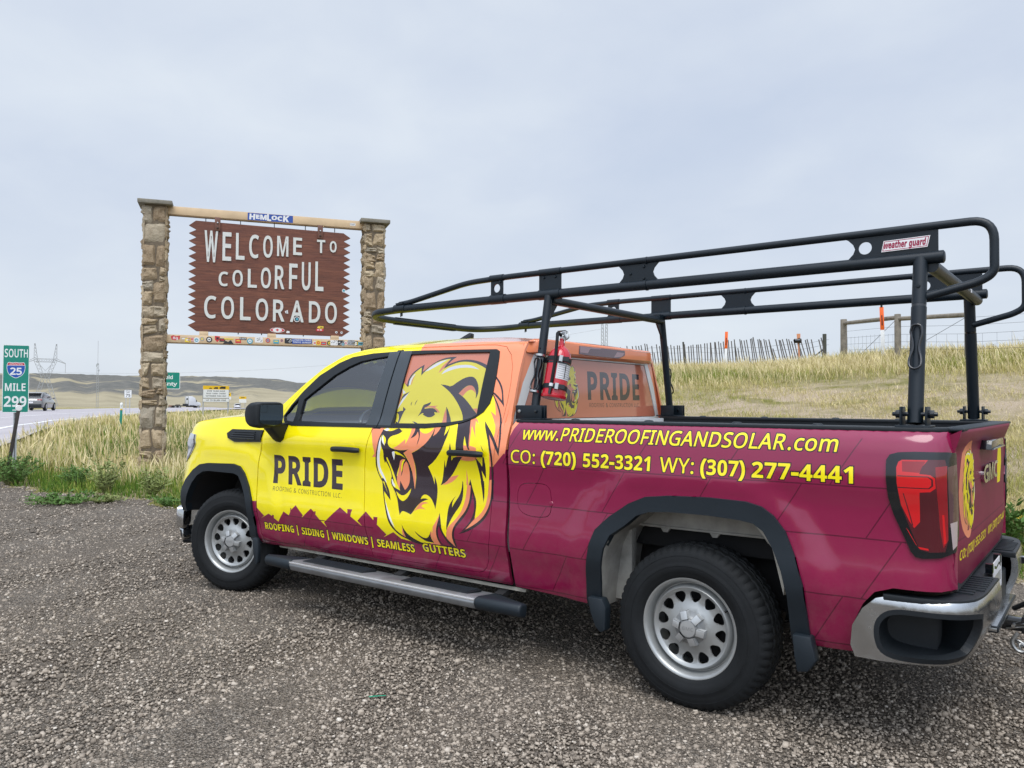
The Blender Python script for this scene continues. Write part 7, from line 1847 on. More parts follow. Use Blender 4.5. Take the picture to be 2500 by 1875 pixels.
for ch, wd, hh, z0, sh in (('H', .125, .115, 5.375, .05), ('E', .085, .085, 5.395, -.05), ('M', .135, .10, 5.385, .0), ('L', .085, .135, 5.372, .0), ('O', .115, .085, 5.40, .05), ('C', .105, .09, 5.39, .0), ('K', .14, .125, 5.378, .08)):
    lay += [('sticker_white', g) for g in text(ch, 'b', x, z0, x+wd, hh, shear=sh, bold=22)]; x += wd+.008
sticker(top, hem, 'sticker_blue', lay)
sticker(top, rect(1.69, 5.405, 1.81, 5.462), 'sticker_white', [('sticker_black', g) for g in text('FAST', 'b', 1.70, 5.418, 1.80, .034)])
low = wood_beam(2.662, 2.825, 'lower_beam')
for x in (-1.35, .03, 1.38):
    mb = MB(); mb.box((x, -.05, 2.865), (.175, .13, .09), 'beam_paint'); mb.build('support_block', low, bevel=.003)
# the stickers crowding the lower beam
rg = np.random.default_rng(5)
names = [(-1.90, 'red', 'blob'), (-1.74, 'tan', 'rect'), (-1.60, 'pink', 'rect'), (-1.49, 'white', 'disc'), (-1.38, 'grey', 'disc'), (-1.24, 'black', 'disc'), (-1.08, 'red', 'shield'), (-.98, 'black', 'rect'), (-.86, 'yellow', 'hill'), (-.66, 'red', 'rect'), (-.56, 'white', 'FAST'), (-.42, 'teal', 'disc'), (-.24, 'white', 'scr'), (-.05, 'red', 'disc'), (.12, 'teal', 'rect'), (.24, 'pink', 'disc'), (.38, 'black', 'scr'), (1.02, 'yellow', 'disc'), (1.13, 'red', 'rect'), (1.26, 'black', 'disc'), (1.36, 'white', 'scr'), (1.50, 'black', 'scr'), (1.62, 'white', 'disc'), (1.74, 'grey', 'scr'), (1.86, 'black', 'disc'), (1.95, 'teal', 'rect'), (-1.66, 'yellow', 'rect'), (.94, 'white', 'disc'), (1.56, 'grey', 'disc'), (1.80, 'white', 'rect')]
for i, (x, c, k) in enumerate(names):
    z = 2.745+rg.uniform(-.025, .025); r = rg.uniform(.036, .062); y = -.1215-.0016*(i % 3)
    alt = ['black', 'white', 'red', 'teal', 'yellow'][i % 5]
    if alt == c: alt = 'white' if c != 'white' else 'black'
    if k == 'disc': sticker(low, circle(x, z, r, 18), 'sticker_'+c, [('sticker_'+alt, [circle(x, z, r*.62, 12)]), ('sticker_'+c, [rrect(x-r*.3, z-r*.2, x+r*.35, z+r*.15, .006)])], y)
    elif k == 'FAST': sticker(low, rect(x-.07, z, x+.07, z+.055), 'sticker_black', [('sticker_white', g) for g in text('FAST', 'b', x-.06, z+.012, x+.06, .032)], y)
    elif k == 'hill': sticker(low, [(x-.11, z-.06), (x-.05, z+.0), (x, z-.02), (x+.05, z+.02), (x+.11, z-.06)], 'sticker_black', [], y); sticker(low, rect(x-.08, z+.03, x+.10, z+.055), 'sticker_yellow', [], y-.001)
    elif k == 'shield': sticker(low, [(x-.05, z+.06), (x+.055, z+.05), (x+.04, z-.03), (x, z-.075), (x-.045, z-.02)], 'sticker_'+c, [('sticker_black', [rect(x-.02, z-.02, x+.03, z+.03)])], y)
    elif k == 'scr':
        L = []
        for q in range(7):
            a = rg.uniform(-.07, .06); b = rg.uniform(-.05, .04); L.append(('sticker_black' if c != 'black' else 'sticker_white', [[(x+a, z+b), (x+a+.03, z+b+.012), (x+a+.045, z+b+.035), (x+a+.02, z+b+.02)]]))
        sticker(low, rrect(x-.08, z-.058, x+.085, z+.058, .02), 'sticker_'+c, L, y)
    elif k == 'blob': sticker(low, [(x-.09, z+.03), (x-.04, z+.05), (x+.02, z+.03), (x+.09, z+.045), (x+.08, z-.03), (x, z-.055), (x-.07, z-.04)], 'sticker_red', [('sticker_white', g) for g in text('8g', 'b', x-.05, z-.03, x+.05, .05)], y)
    else: sticker(low, rect(x-.055, z-.04+rg.uniform(-.01, .01), x+.06, z+.035), 'sticker_'+c, [('sticker_'+alt, [rect(x-.035, z-.01, x+.04, z+.012)])], y)
sticker(low, [(.46, 2.815), (.46, 2.70), (.88, 2.715), (.88, 2.812)], 'sticker_blue', [('sticker_white', g) for g in text('LONDON PARIS', 'b', .475, 2.772, .865, .030)+text('TOKYO SUNSET', 'b', .475, 2.722, .865, .032)], -.1275)
# the board: saw-toothed ends
def teeth(x_in, x_out, z0, z1, n):
    out = []
    for i in range(n):
        za = z0+(z1-z0)*i/n; zb = z0+(z1-z0)*(i+1)/n
        out += [(x_in, za), (x_out, (za+zb)/2)]
    return out
BD = [(-1.535, 5.262)]+[(b, a) for a, b in []]
left = teeth(-1.515, -1.668, 5.235, 2.955, 14); right = teeth(1.555, 1.708, 2.935, 5.205, 14)
left[0] = (-1.535, 5.262); 
BDO = left+[(-1.495, 2.915), (1.545, 2.900)]+right[1:]+[(1.552, 5.225)]
mb = MB(); mb.prism(BDO, -.085, -.02, 'sign_wood'); board = mb.build('sign_board', SIGN, smooth=0)
LET = "W -1.37 4.40 -1.08 5.06;E -1.01 4.45 -0.81 5.05;L -0.74 4.49 -0.54 5.05;C -0.47 4.54 -0.25 5.04;O -0.18 4.57 0.04 5.04;M 0.11 4.62 0.37 5.05;E 0.45 4.67 0.66 5.04;T 0.96 4.75 1.16 5.03;O 1.24 4.78 1.41 5.02;C -1.08 3.90 -0.87 4.20;O -0.80 3.91 -0.57 4.25;L -0.49 3.90 -0.28 4.29;O -0.22 3.90 0.01 4.34;R 0.07 3.90 0.29 4.40;F 0.37 3.91 0.57 4.46;U 0.64 3.90 0.85 4.51;L 0.93 3.90 1.13 4.54;C -1.36 3.20 -1.10 3.67;O -1.02 3.20 -0.74 3.67;L -0.64 3.19 -0.40 3.67;O -0.32 3.19 -0.04 3.66;R 0.04 3.19 0.30 3.65;A 0.40 3.19 0.71 3.65;D 0.80 3.19 1.07 3.65;O 1.15 3.19 1.43 3.65"
for it in LET.split(';'):
    ch, a, b, c, d = it.split(); a, b, c, d = map(float, (a, b, c, d))
    # strokes of even width whatever the stretch: build from the bold letter, then square the tops up
    g = text(ch, 'r', a+.018, b, c-.018, 1., bold=4)[0]
    zz = [p[1] for l in g for p in l]; z0, z1 = min(zz), max(zz)
    g = [[(p[0], b+(p[1]-z0)/(z1-z0)*(d-b)) for p in l] for l in g]
    g = offset(g, .007)
    panel('letter', g[0], 'sign_letter', FR(-.108), holes=g[1:], parent=board, sign=1, flange=.024, grid=.2)
for x, z0, z1 in ((-1.102, 5.07, 5.36), (1.038, 5.06, 5.36)):
    mb = MB(); mb.box((x, -.105, (z0+z1)/2), (.115, .035, z1-z0), 'bracket_brown'); mb.lathe([(0, -.02), (.02, -.018), (.026, 0)], 'under', 10, 'y', (x, -.123, z0+.06)); mb.lathe([(0, -.02), (.02, -.018), (.026, 0)], 'steel', 10, 'y', (x, -.123, z0+.17)); mb.build('hanger_bracket', board, bevel=.004)
for x in (-1.34, -.64, .06, .72, 1.36): mb = MB(); mb.box((x, -.05, 5.285), (.016, .016, .09), 'under'); mb.build('spacer_rod', board)
for x in (-.66, -.18, .70): mb = MB(); mb.box((x, -.05, 2.895), (.02, .02, .04), 'under'); mb.build('spacer_rod', board)
mp_leaf = [(0, .5), (.09, .32), (.22, .36), (.18, .12), (.34, .22), (.42, .12), (.36, -.02), (.18, -.16), (.22, -.24), (.03, -.2), (.02, -.42), (-.02, -.42), (-.03, -.2), (-.22, -.24), (-.18, -.16), (-.36, -.02), (-.42, .12), (-.34, .22), (-.18, .12), (-.22, .36), (-.09, .32)]
el = [(.147+.155*math.cos(a), 2.993+.052*math.sin(a)) for a in np.linspace(0, 2*math.pi, 25)[:-1]]
sticker(board, el, 'sticker_white', [('sticker_red', [offset([el], -.008)[0]]), ('sticker_white', [[(p[0], p[1]) for p in [(.147+.10*math.cos(a), 2.993+.045*math.sin(a)) for a in np.linspace(0, 2*math.pi, 20)[:-1]]]]), ('sticker_red', [[(.147+p[0]*.085, 2.992+p[1]*.08) for p in mp_leaf]])], -.087)
sticker(board, circle(.555, 3.245, .062, 20), 'sticker_white', [('sticker_black', [circle(.555, 3.245, .048, 18)]), ('sticker_teal', [circle(.557, 3.247, .03, 12)])], -.111)
sticker(board, [(.30, 3.41), (.36, 3.44), (.37, 3.36), (.31, 3.37)], 'sticker_white', [('sticker_grey', [circle(.338, 3.395, .018, 10)])], -.111)
sticker(board, circle(1.57, 3.93, .04, 16), 'sticker_white', [('sticker_teal', [circle(1.57, 3.93, .028, 12)])], -.087)
sticker(board, [(.99, 3.075), (1.02, 3.115), (1.13, 3.115), (1.13, 3.065), (1.03, 3.06)], 'sticker_yellow', [('sticker_black', [rect(1.06, 3.08, 1.11, 3.095)])], -.087)
sticker(board, rect(.975, 3.0, 1.13, 3.055), 'sticker_red', [('sticker_white', g) for g in text('USA', 'b', 1.0, 3.012, 1.10, .028)] if False else [('sticker_white', [rrect(1.0, 3.018, 1.03, 3.04, .004)]), ('sticker_white', [rrect(1.05, 3.018, 1.10, 3.04, .004)])], -.087)
sticker(board, [(.33, 2.95), (.35, 2.985), (.40, 2.98), (.41, 2.94), (.35, 2.935)], 'sticker_white', [], -.087)
for x, z in ((1.415, 2.99), (1.53, 2.985)): sticker(board, circle(x, z, .026, 12), 'sticker_white', [('sticker_black', [circle(x+.005, z, .013, 8)])], -.087)

# ------------------------------------------------------------ mile marker and posts at the left
mat('sign_green', (.003, .215, .155), .42, vary=.05, vscale=3); mat('sign_white', (.74, .75, .74), .42); mat('galv', (.42, .44, .45), .5, .4, vary=.15, vscale=8); mat('shield_blue', (.012, .075, .36), .4); mat('shield_red', (.50, .018, .04), .4); mat('post_dark', (.035, .028, .024), .8, vary=.3, vscale=10); mat('sign_yellow', (.78, .48, .012), .45); mat('sign_back', (.35, .36, .37), .5, .3); mat('sign_black', (.015, .015, .015), .5)
def facing(x, y, extra=0.):
    """yaw that turns a sign's front (local -y) towards the lot"""
    return math.atan2(CAM.x-x, -(CAM.y-y))+extra
def board_sign(root, name, outl, m, lay, y=-.03, back='sign_back', border=None, bm_='sign_white', th=.006):
    L = list(lay)
    o = panel(name, outl, bm_ if border else m, FR(y), ([(m, [offset([outl], -border)[0]])] if border else [])+L, parent=root, sign=1, flange=th, grid=.3)
    b2 = panel('sign_back', outl, back, FR(y+th), parent=o, sign=-1, flange=0, grid=.5)
    return o
MX, MY = 14.13, -1.46
mm = thing('mile_marker_sign', 'tall green interstate mile marker sign reading SOUTH 25 MILE 299', 'road sign', (MX, MY, 0), facing(MX, MY, math.radians(-8)))
W_, Z0, Z1 = .235, 1.225, 2.31; KX, KZ = .87, 1.12
lay = []
def mmt(loops): return [[(p[0]*KX, 1.215+(p[1]-1.225)*KZ) for p in l] for l in loops]
def tx(s, f, a, z, b, h, m='sign_white', **k): return [(m, g) for g in text(s, f, a, z, b, h, **k)]
lay += tx('SOUTH', 'r', -.205, 2.115, .205, .125, bold=14, track=30)
sh = [(-.155, 2.02), (-.125, 2.035), (-.06, 2.025), (0, 2.035), (.06, 2.025), (.125, 2.035), (.155, 2.02), (.168, 1.955), (.155, 1.88), (.115, 1.825), (.06, 1.795), (0, 1.772), (-.06, 1.795), (-.115, 1.825), (-.155, 1.88), (-.168, 1.955)]
sh = soften(sh, 1, 70)
lay += [('sign_white', [sh]), ('shield_blue', [offset([sh], -.008)[0]]), ('shield_red', [[(-.150, 1.985), (-.145, 2.015), (-.12, 2.025), (-.06, 2.017), (0, 2.025), (.06, 2.017), (.12, 2.025), (.145, 2.015), (.150, 1.985)]]), ('sign_white', [[(-.160, 1.985), (-.160, 1.979), (.160, 1.979), (.160, 1.985)]])]
lay += tx('INTERSTATE', 'r', -.115, 1.992, .115, .018, bold=10)
lay += tx('25', 'r', -.105, 1.835, .105, .105, bold=22)
lay += tx('MILE', 'r', -.19, 1.575, .175, .115, bold=18, track=30)
lay += tx('299', 'r', -.205, 1.325, .195, .155, bold=22, track=10)
lay += [('sign_white', [rect(-.05, 1.258, .045, 1.272)]), ('sign_yellow', [rect(.045, 1.25, .065, 1.28)])]
lay = [(m, mmt(l)) for m, l in lay]
ms = board_sign(mm, 'sign_panel', mmt([rrect(-W_, Z0, W_, Z1, .02)])[0], 'sign_green', lay, border=.009)
mb = MB()
mb.prism([(-.03, -.022), (-.012, -.022), (-.012, .02), (.012, .02), (.012, -.022), (.03, -.022), (.03, -.015), (.02, -.015), (.02, .028), (-.02, .028), (-.02, -.015), (-.03, -.015)], -.3, 2.1, 'galv', plane='xy')
for z in (1.05, 1.10, .95): mb.box((0, -.0, z), (.012, .06, .012), 'under')
mb.build('post', mm)
# leaning dark post with a white reflector, in front of it
LX_, LY2 = 13.60, -1.16
lp = thing('leaning_post', 'dark leaning delineator post with a round white reflector in front of the mile marker', 'post', (LX_, LY2, 0), facing(LX_, LY2))
mb = MB(); mb.bar((-.045, 0, -.1), (.155, 0, 1.385), .058, .03, 'post_dark', upv=(0, 1, 0)); mb.build('post', lp, bevel=.004)
mb = MB(); mb.lathe([(0, -.012), (.045, -.011), (.052, -.004), (.052, .004)], 'sign_white', 24, 'y', (.144, -.02, 1.30)); mb.build('reflector', lp)
# green-topped delineator by the highway
DX, DY = 24.2, -8.35
dl = thing('delineator_post', 'slim dark green delineator with a white cap at the highway edge', 'post', (DX, DY, float(T(DX, DY))-.05), facing(DX, DY))
mb = MB(); mb.bar((-.02, 0, -.1), (.01, 0, .72), .075, .03, 'weed_leaf' if False else 'post_green' if 'post_green' in MATS else 'sign_green', upv=(0, 1, 0)); mb.build('post', dl, bevel=.004)
mb = MB(); mb.box((.014, -.004, .80), (.085, .04, .16), 'sign_white'); mb.box((.010, -.02, .735), (.075, .012, .05), 'sign_yellow'); mb.lathe([(0, .10), (.03, .09), (.045, .06), (.045, .0)], 'sign_white', 12, 'z', (.015, 0, .86)); mb.build('reflective_cap', dl, bevel=.004)

# ------------------------------------------------------------ highway signs
def posts(root, xs, z1, m='galv', z0=-.5, w=.06):
    for x in xs:
        mb = MB(); mb.box((x, .02, (z0+z1)/2), (w, w, z1-z0), m); mb.build('post', root)
x, y = 27.26, -11.57
cs = thing('county_sign', 'green Weld County line sign partly hidden behind the left stone pillar', 'road sign', (x, y, float(T(x, y))), facing(x, y, math.radians(0)))
z0, z1 = 1.36, 2.02
board_sign(cs, 'sign_panel', rrect(-.50, z0, .50, z1, .05), 'sign_green', tx('Weld', 'r', -.20, 1.75, .24, .13, bold=20)+tx('County', 'r', -.40, 1.50, .40, .13, bold=20), border=.02)
posts(cs, (0,), 1.9)
x, y = 51.97, -22.58
ss = thing('speed_limit_sign', 'small white SPEED LIMIT 75 sign on two posts beyond the highway curve', 'road sign', (x, y, float(T(x, y))), facing(x, y))
board_sign(ss, 'sign_panel', rrect(-.23, 1.05, .23, 1.60, .03), 'sign_white', tx('SPEED', 'b', -.15, 1.475, .15, .075, 'sign_black')+tx('LIMIT', 'b', -.13, 1.365, .13, .075, 'sign_black')+tx('75', 'b', -.15, 1.12, .15, .19, 'sign_black'), border=.012, bm_='sign_black')
posts(ss, (-.12, .12), 1.5, w=.045)
x, y = 43.28, -23.76
tr_ = thing('chain_law_sign', 'wide white chain law sign with a yellow strip of truck symbols on two legs', 'road sign', (x, y, float(T(x, y))), facing(x, y, math.radians(24)))
lay = [('sign_yellow', [rect(-.84, 1.62, .84, 1.86)])]
for tx0, sc__ in ((-.45, .5), (-.15, .8), (.22, 1.15)):
    lay.append(('sign_black', [[(tx0, 1.66), (tx0, 1.66+.10*sc__), (tx0+.05*sc__, 1.66+.10*sc__), (tx0+.08*sc__, 1.66+.14*sc__), (tx0+.34*sc__, 1.66+.14*sc__), (tx0+.34*sc__, 1.66+.03), (tx0+.28*sc__, 1.66), (tx0+.22*sc__, 1.67), (tx0+.08*sc__, 1.67)]]))
for i, s_ in enumerate(('OVER 16,000 GVWR', 'MUST CARRY CHAINS', 'SEPTEMBER THRU MAY')): lay += tx(s_, 'b', -.66+.04*(2-i), 1.485-.155*i, .66-.04*(2-i), .085, 'sign_grey' if 'sign_grey' in MATS else 'sign_black')
board_sign(tr_, 'sign_panel', rrect(-.84, 1.08, .84, 1.86, .03), 'sign_white', lay, border=.016, bm_='sign_black')
board_sign(tr_, 'fine_panel', rrect(-.86, .84, .86, 1.06, .02), 'sign_white', tx('UP TO $1,000 FINE', 'b', -.64, .905, .64, .09, 'sign_black'), border=.012, bm_='sign_black')
posts(tr_, (-.80, .80), 1.8, 'galv', w=.055)
for (x, y), lab, w_, h0, h1, split, words in (((73.91, -44.54), 'small yellow warning sign on one post just right of the chain law sign', .22, 1.10, 1.82, 1.42, ()), ((68.98, -42.93), 'yellow and white sign on two thin legs left of the door mirror', .36, .72, 1.35, 1.10, ())):
    o = thing('warning_sign', lab, 'road sign', (x, y, float(T(x, y))), facing(x, y, .3), 'yellow and white signs along the highway')
    board_sign(o, 'sign_panel', rrect(-w_, h0, w_, h1, .03), 'sign_white', [('sign_yellow', [rect(-w_, split, w_, h1)]), ('sign_black', [rrect(-w_*.5, split+(h1-split)*.4, w_*.5, split+(h1-split)*.65, .01)])], border=.01)
    posts(o, (0,) if w_ < .3 else (-.22, .24), h1-.1, w=.05)

# ------------------------------------------------------------ vehicles on the highway
mat('car_grey', (.20, .20, .20), .25, .3, coat=.8); mat('car_glass', (.012, .014, .017), .06, coat=1); mat('car_white', (.62, .63, .65), .3, coat=.8); mat('car_silver', (.42, .46, .52), .3, .3, coat=.8); mat('car_tyre', (.015, .015, .016), .8); mat('lamp_red', (.25, .01, .012), .15, coat=1); mat('truck_black', (.015, .016, .02), .5)
def hull(root, name, secs, m, bevel=.03):
    """secs: (x, half width, z bottom, z top, top half width) cross sections along x"""
    mb = MB(); V = []
    for x, w, zb, zt, wt in secs:
        zm = zb+(zt-zb)*.55
        V += [(x, -w*.94, zb), (x, -w, zm), (x, -wt, zt), (x, wt, zt), (x, w, zm), (x, w*.94, zb)]
    n = len(secs); F = [(i*6+j, i*6+(j+1) % 6, (i+1)*6+(j+1) % 6, (i+1)*6+j) for i in range(n-1) for j in range(6)]
    F += [tuple(range(6)), tuple((n-1)*6+j for j in range(6))]
    mb.add(V, F, m); return mb.build(name, root, bevel=bevel, seg=3)
def simple_wheel(root, x, y, r, w, m='car_tyre', hub='wheel_silver'):
    mb = MB(); mb.lathe([(0, -w/2), (r*.9, -w/2), (r, -w/2+.03), (r, w/2-.03), (r*.9, w/2), (0, w/2)], m, 24, 'y', (x, y, r))
    o = mb.build('wheel', root)
    hb = MB(); sg = 1 if y > 0 else -1; hb.lathe([(0, sg*(w/2+.01)), (r*.55, sg*(w/2+.012)), (r*.62, sg*w/2)], hub, 16, 'y', (x, y, r)); hb.build('hub_cap', o)
def small_car(name, label, loc, rz, paint, group=None, estate=False):
    c = thing(name, label, 'car', loc, rz, group)
    body = hull(c, 'body', [(-2.18, .74, .42, .80, .70), (-2.05, .86, .25, .98, .80), (-1.35, .90, .20, 1.0, .84), (.6, .90, .20, .98, .84), (1.6, .88, .22, .86, .78), (2.1, .80, .28, .70, .66), (2.2, .66, .36, .60, .5)], paint, .05)
    cab = hull(c, 'cabin', [(-1.95, .74, .94, 1.06, .62), (-1.45, .80, .95, 1.40, .60), (-.5, .82, .95, 1.46, .62), (.25, .82, .95, 1.40, .60), (1.05, .78, .93, .97, .70)], 'car_glass', .04)
    rf = hull(c, 'roof', [(-1.62, .62, 1.385, 1.43, .56), (-.5, .64, 1.445, 1.485, .58), (.25, .62, 1.385, 1.425, .56)], paint, .02)
    for s in (1, -1):
        mb = MB(); mb.bar((-1.98, s*.70, 1.0), (-1.42, s*.62, 1.41), .07, .12, paint); mb.bar((-.35, s*.83, 1.0), (-.45, s*.64, 1.45), .05, .06, paint); mb.bar((1.05, s*.74, .96), (.22, s*.61, 1.40), .06, .06, paint); mb.build('pillar', c)
        mb = MB(); mb.box((-2.10, s*.60, .86), (.12, .34, .12), 'lamp_red'); mb.build('tail_light', c, bevel=.02)
        mb = MB(); mb.box((2.08, s*.58, .62), (.14, .30, .12), 'lamp_clear'); mb.build('headlight', c, bevel=.02)
        mb = MB(); mb.box((.72, s*.97, 1.0), (.12, .16, .12), paint); mb.build('wing_mirror', c, bevel=.02)
        for x in (-1.32, 1.36): simple_wheel(c, x, s*.80, .33, .22)
    mb = MB(); mb.box((-2.16, 0, .40), (.10, 1.5, .26), 'black_plastic'); mb.build('bumper', c, bevel=.03)
    mb = MB(); mb.box((-2.20, 0, .66), (.02, .34, .13), 'label_white'); mb.build('licence_plate', c)
    mb = MB(); mb.bar((-1.72, -.55, 1.40), (-1.72, .55, 1.40), .16, .03, paint); mb.build('spoiler', c)
    return c
x, y = 67.96, -23.3
small_car('hatchback_car', 'grey hatchback driving away along the highway beside the mile marker', (x, y, float(T(x, y))+.09), math.atan2(-.71, .70)+.18, 'car_grey')
small_car('white_car', 'small white car far down the highway between the sign legs and the mirror', (190.1, -122.6, float(T(190.1, -122.6))+.02), math.atan2(-.5, .8), 'car_white', 'cars far down the highway')
small_car('white_car', 'pale car far down the highway just behind the top of the mirror', (176.0, -119.0, float(T(176., -119.))+.02), math.atan2(-.5, .8), 'car_silver', 'cars far down the highway')
# bobtail semi
x, y = 231.95, -131.04
sm_ = thing('semi_truck', 'white semi tractor without trailer far along the highway, right of the stone pillar', 'semi truck', (x, y, float(T(x, y))-.15), -1.62)
hull(sm_, 'cab', [(1.2, 1.22, 1.0, 3.9, 1.15), (2.2, 1.24, 1.0, 4.0, 1.18), (3.3, 1.22, 1.0, 3.4, 1.10), (3.7, 1.20, 1.0, 2.3, 1.05), (5.0, 1.05, 1.0, 2.05, .9), (5.3, .95, .9, 1.8, .8)], 'car_white', .06)
mb = MB(); mb.box((1.18, 0, 3.1), (.06, 1.0, .6), 'car_glass'); mb.build('rear_window', sm_)
mb = MB(); mb.box((-1.4, 0, .95), (5.6, .95, .3), 'truck_black'); mb.box((-1.9, 0, 1.25), (1.1, .95, .22), 'truck_black'); mb.box((.6, 0, 1.2), (.7, 2.1, .8), 'truck_black'); mb.build('frame', sm_)
for s in (1, -1):
    mb = MB(); mb.tube([(1.0, s*1.05, 1.2), (1.0, s*1.05, 4.2)], .08, 'chrome', 10); mb.build('exhaust_stack', sm_)
    mb = MB(); mb.box((2.2, s*1.1, .85), (1.6, .5, .55), 'truck_black'); mb.build('fuel_tank', sm_, bevel=.1)
    mb = MB(); mb.box((3.55, s*1.42, 2.5), (.15, .18, .7), 'truck_black'); mb.build('mirror', sm_)
    mb = MB(); mb.box((-4.25, s*.85, .75), (.05, .6, .7), 'truck_black'); mb.build('mud_flap', sm_)
    for wx in (-3.2, -1.9, 4.3): simple_wheel(sm_, wx, s*.95, .52, .55 if wx < 0 else .3)
mb = MB(); mb.box((-4.25, 0, .92), (.06, 2.2, .18), 'lamp_red'); mb.build('tail_light_bar', sm_)

# ------------------------------------------------------------ pylons, mast, wires
mat('lattice', (.36, .37, .385), .6, .3)
def lattice(mb, P, Q, w0, w1, n, r, m='lattice'):
    """square lattice leg from P to Q"""
    P, Q = Vector(P), Vector(Q); d = (Q-P).normalized(); u = d.cross(Vector((0, 1, 0))).normalized(); v = d.cross(u)
    pts = []
    for i in range(n+1):
        t = i/n; c = P.lerp(Q, t); w = w0+(w1-w0)*t
        pts.append([c+u*a*w/2+v*b*w/2 for a, b in ((-1, -1), (1, -1), (1, 1), (-1, 1))])
    for k in range(4):
        for i in range(n):
            mb.bar(pts[i][k], pts[i+1][k], r, r, m)
            mb.bar(pts[i][k], pts[i+1][(k+1) % 4], r*.7, r*.7, m)
    return pts
px_, py_ = 300.0, -118.0
pz_ = float(T(px_, py_))
tw = thing('transmission_tower', 'lattice power pylon with two tall peaks and a crossarm left of the stone pillar', 'pylon', (px_, py_, pz_-.5), facing(px_, py_), 'power pylons in the distance'); tw.scale = (.86, 1, 1)
mb = MB()
for s in (1, -1):
    lattice(mb, (s*4.2, 0, 0), (s*.7, 0, 11.0), 1.6, 1.2, 8, .16)
    lattice(mb, (s*.8, 0, 11.0), (s*3.4, 0, 17.0), 1.2, 1.4, 5, .14)
    lattice(mb, (s*3.4, 0, 17.0), (s*3.9, 0, 23.0), 1.4, .3, 5, .13)
    mb.bar((s*3.4, 0, 17.2), (s*7.2, 0, 16.0), .22, .22, 'lattice'); mb.bar((s*3.6, 0, 18.0), (s*7.2, 0, 16.1), .15, .15, 'lattice'); mb.bar((s*7.2, 0, 16.1), (s*7.2, 0, 12.7), .16, .16, 'lattice')
    mb.bar((s*2.2, 0, 15.6), (0, 0, 13.3), .14, .14, 'lattice')
lattice(mb, (-3.4, 0, 17.0), (3.4, 0, 17.0), 1.1, 1.1, 8, .13)
mb.build('lattice_frame', tw, smooth=0, fix=False)
x, y = 161.5, -71.6
ma = thing('radio_mast', 'thin guyed radio mast standing alone between pylon and stone pillar', 'mast', (x, y, float(T(x, y))-.3), facing(x, y))
mb = MB(); lattice(mb, (0, 0, 0), (0, 0, 9.4), .36, .30, 16, .045); mb.tube([(0, 0, 9.3), (0, 0, 14)], .03, 'lattice', 5); mb.box((-.2, 0, 9.0), (.2, .2, .5), 'galv'); mb.box((.2, 0, 8.0), (.2, .2, .4), 'galv'); mb.box((.0, 0, 9.3), (.3, .25, .3), 'galv')
mb.build('lattice_frame', ma, smooth=0, fix=False)
x, y = 120.8, -202.0
t2 = thing('transmission_tower', 'lattice pylon top rising behind the cab roof above the fire extinguisher', 'pylon', (x, y, float(T(x, y))-.5), facing(x, y), 'power pylons in the distance')
mb = MB()
for s in (1, -1):
    lattice(mb, (s*3.6, 0, 0), (s*.55, 0, 20), 1.3, .6, 14, .15); lattice(mb, (s*.55, 0, 20), (s*.65, 0, 27), .8, .5, 6, .13)
mb.build('lattice_frame', t2, smooth=0, fix=False)
for i, (a, b, sag) in enumerate((((300+5.6, -118-2.6, pz_+12.3), (420, 90, 13), 4), ((300-5.6, -118+2.6+.2, pz_+12.3), (120.8, -202, 24), 5))):
    a, b = Vector(a), Vector(b)
    mb = MB(); mb.tube([a.lerp(b, t)-Vector((0, 0, sag*4*t*(1-t))) for t in np.linspace(0, 1, 20)], .035, 'lattice', 5)
    o = mb.build('power_line', None); tag(o, ('power line sagging from the pylon to the left over the hills', 'power line sagging from the pylon rightwards past the windscreen pillar')[i], 'power line')

# ------------------------------------------------------------ fences and marker posts on the bank
mat('lath', (.105, .098, .092), .9, vary=.4, vscale=2); mat('weathered', (.215, .19, .155), .9, vary=.35, vscale=5, bump=.6, bscale=25); mat('wire', (.13, .135, .14), .6, .5); mat('marker_white', (.72, .73, .73), .4, vary=.06); mat('marker_orange', (.82, .13, .012), .45, vary=.06); mat('marker_faded', (.62, .26, .13), .6); mat('t_post', (.06, .062, .05), .8, vary=.3)
sf = thing('snow_fence', 'long leaning snow fence of thin dark slats along the crest of the bank', 'fence', (11, -28, 0))
A, B = np.array([18.6, -24.6]), np.array([7.35, -27.9])
mb = MB(); rg = np.random.default_rng(2); n = 104; C0 = Vector((11, -28, 0))
for i in range(n):
    t = i/(n-1); p = A+(B-A)*t; p[1] -= 1.5*math.sin(math.pi*t)
    z = float(T(p[0], p[1])); 
    if t > .80 and rg.random() < (t-.8)*2.2: continue
    h = 1.27+rg.normal(0, .03)-(.35 if rg.random() < .07 else 0); ln = .20+.12*math.sin(t*9)+rg.normal(0, .03)
    dirx = (B-A)/np.linalg.norm(B-A)
    b_ = Vector((p[0], p[1], z-.1))-C0; q = b_+Vector((-dirx[0]*ln, -dirx[1]*ln, h+.1+.12*math.sin(t*11)))
    mb.bar(b_, q, .042, .012, 'lath', upv=(dirx[1], -dirx[0], 0))
mb.build('slats', sf, smooth=0, fix=False)
mb = MB()
for hz_ in (.25, .55, .85, 1.05):
    pts = []
    for t in np.linspace(0, 1, 30):
        p = A+(B-A)*t; p[1] -= 1.5*math.sin(math.pi*t); pts.append(Vector((p[0], p[1], float(T(p[0], p[1]))+hz_+.03*math.sin(t*40)))-C0)
    mb.tube(pts, .006, 'wire', 4)
mb.build('binding_wire', sf, fix=False)
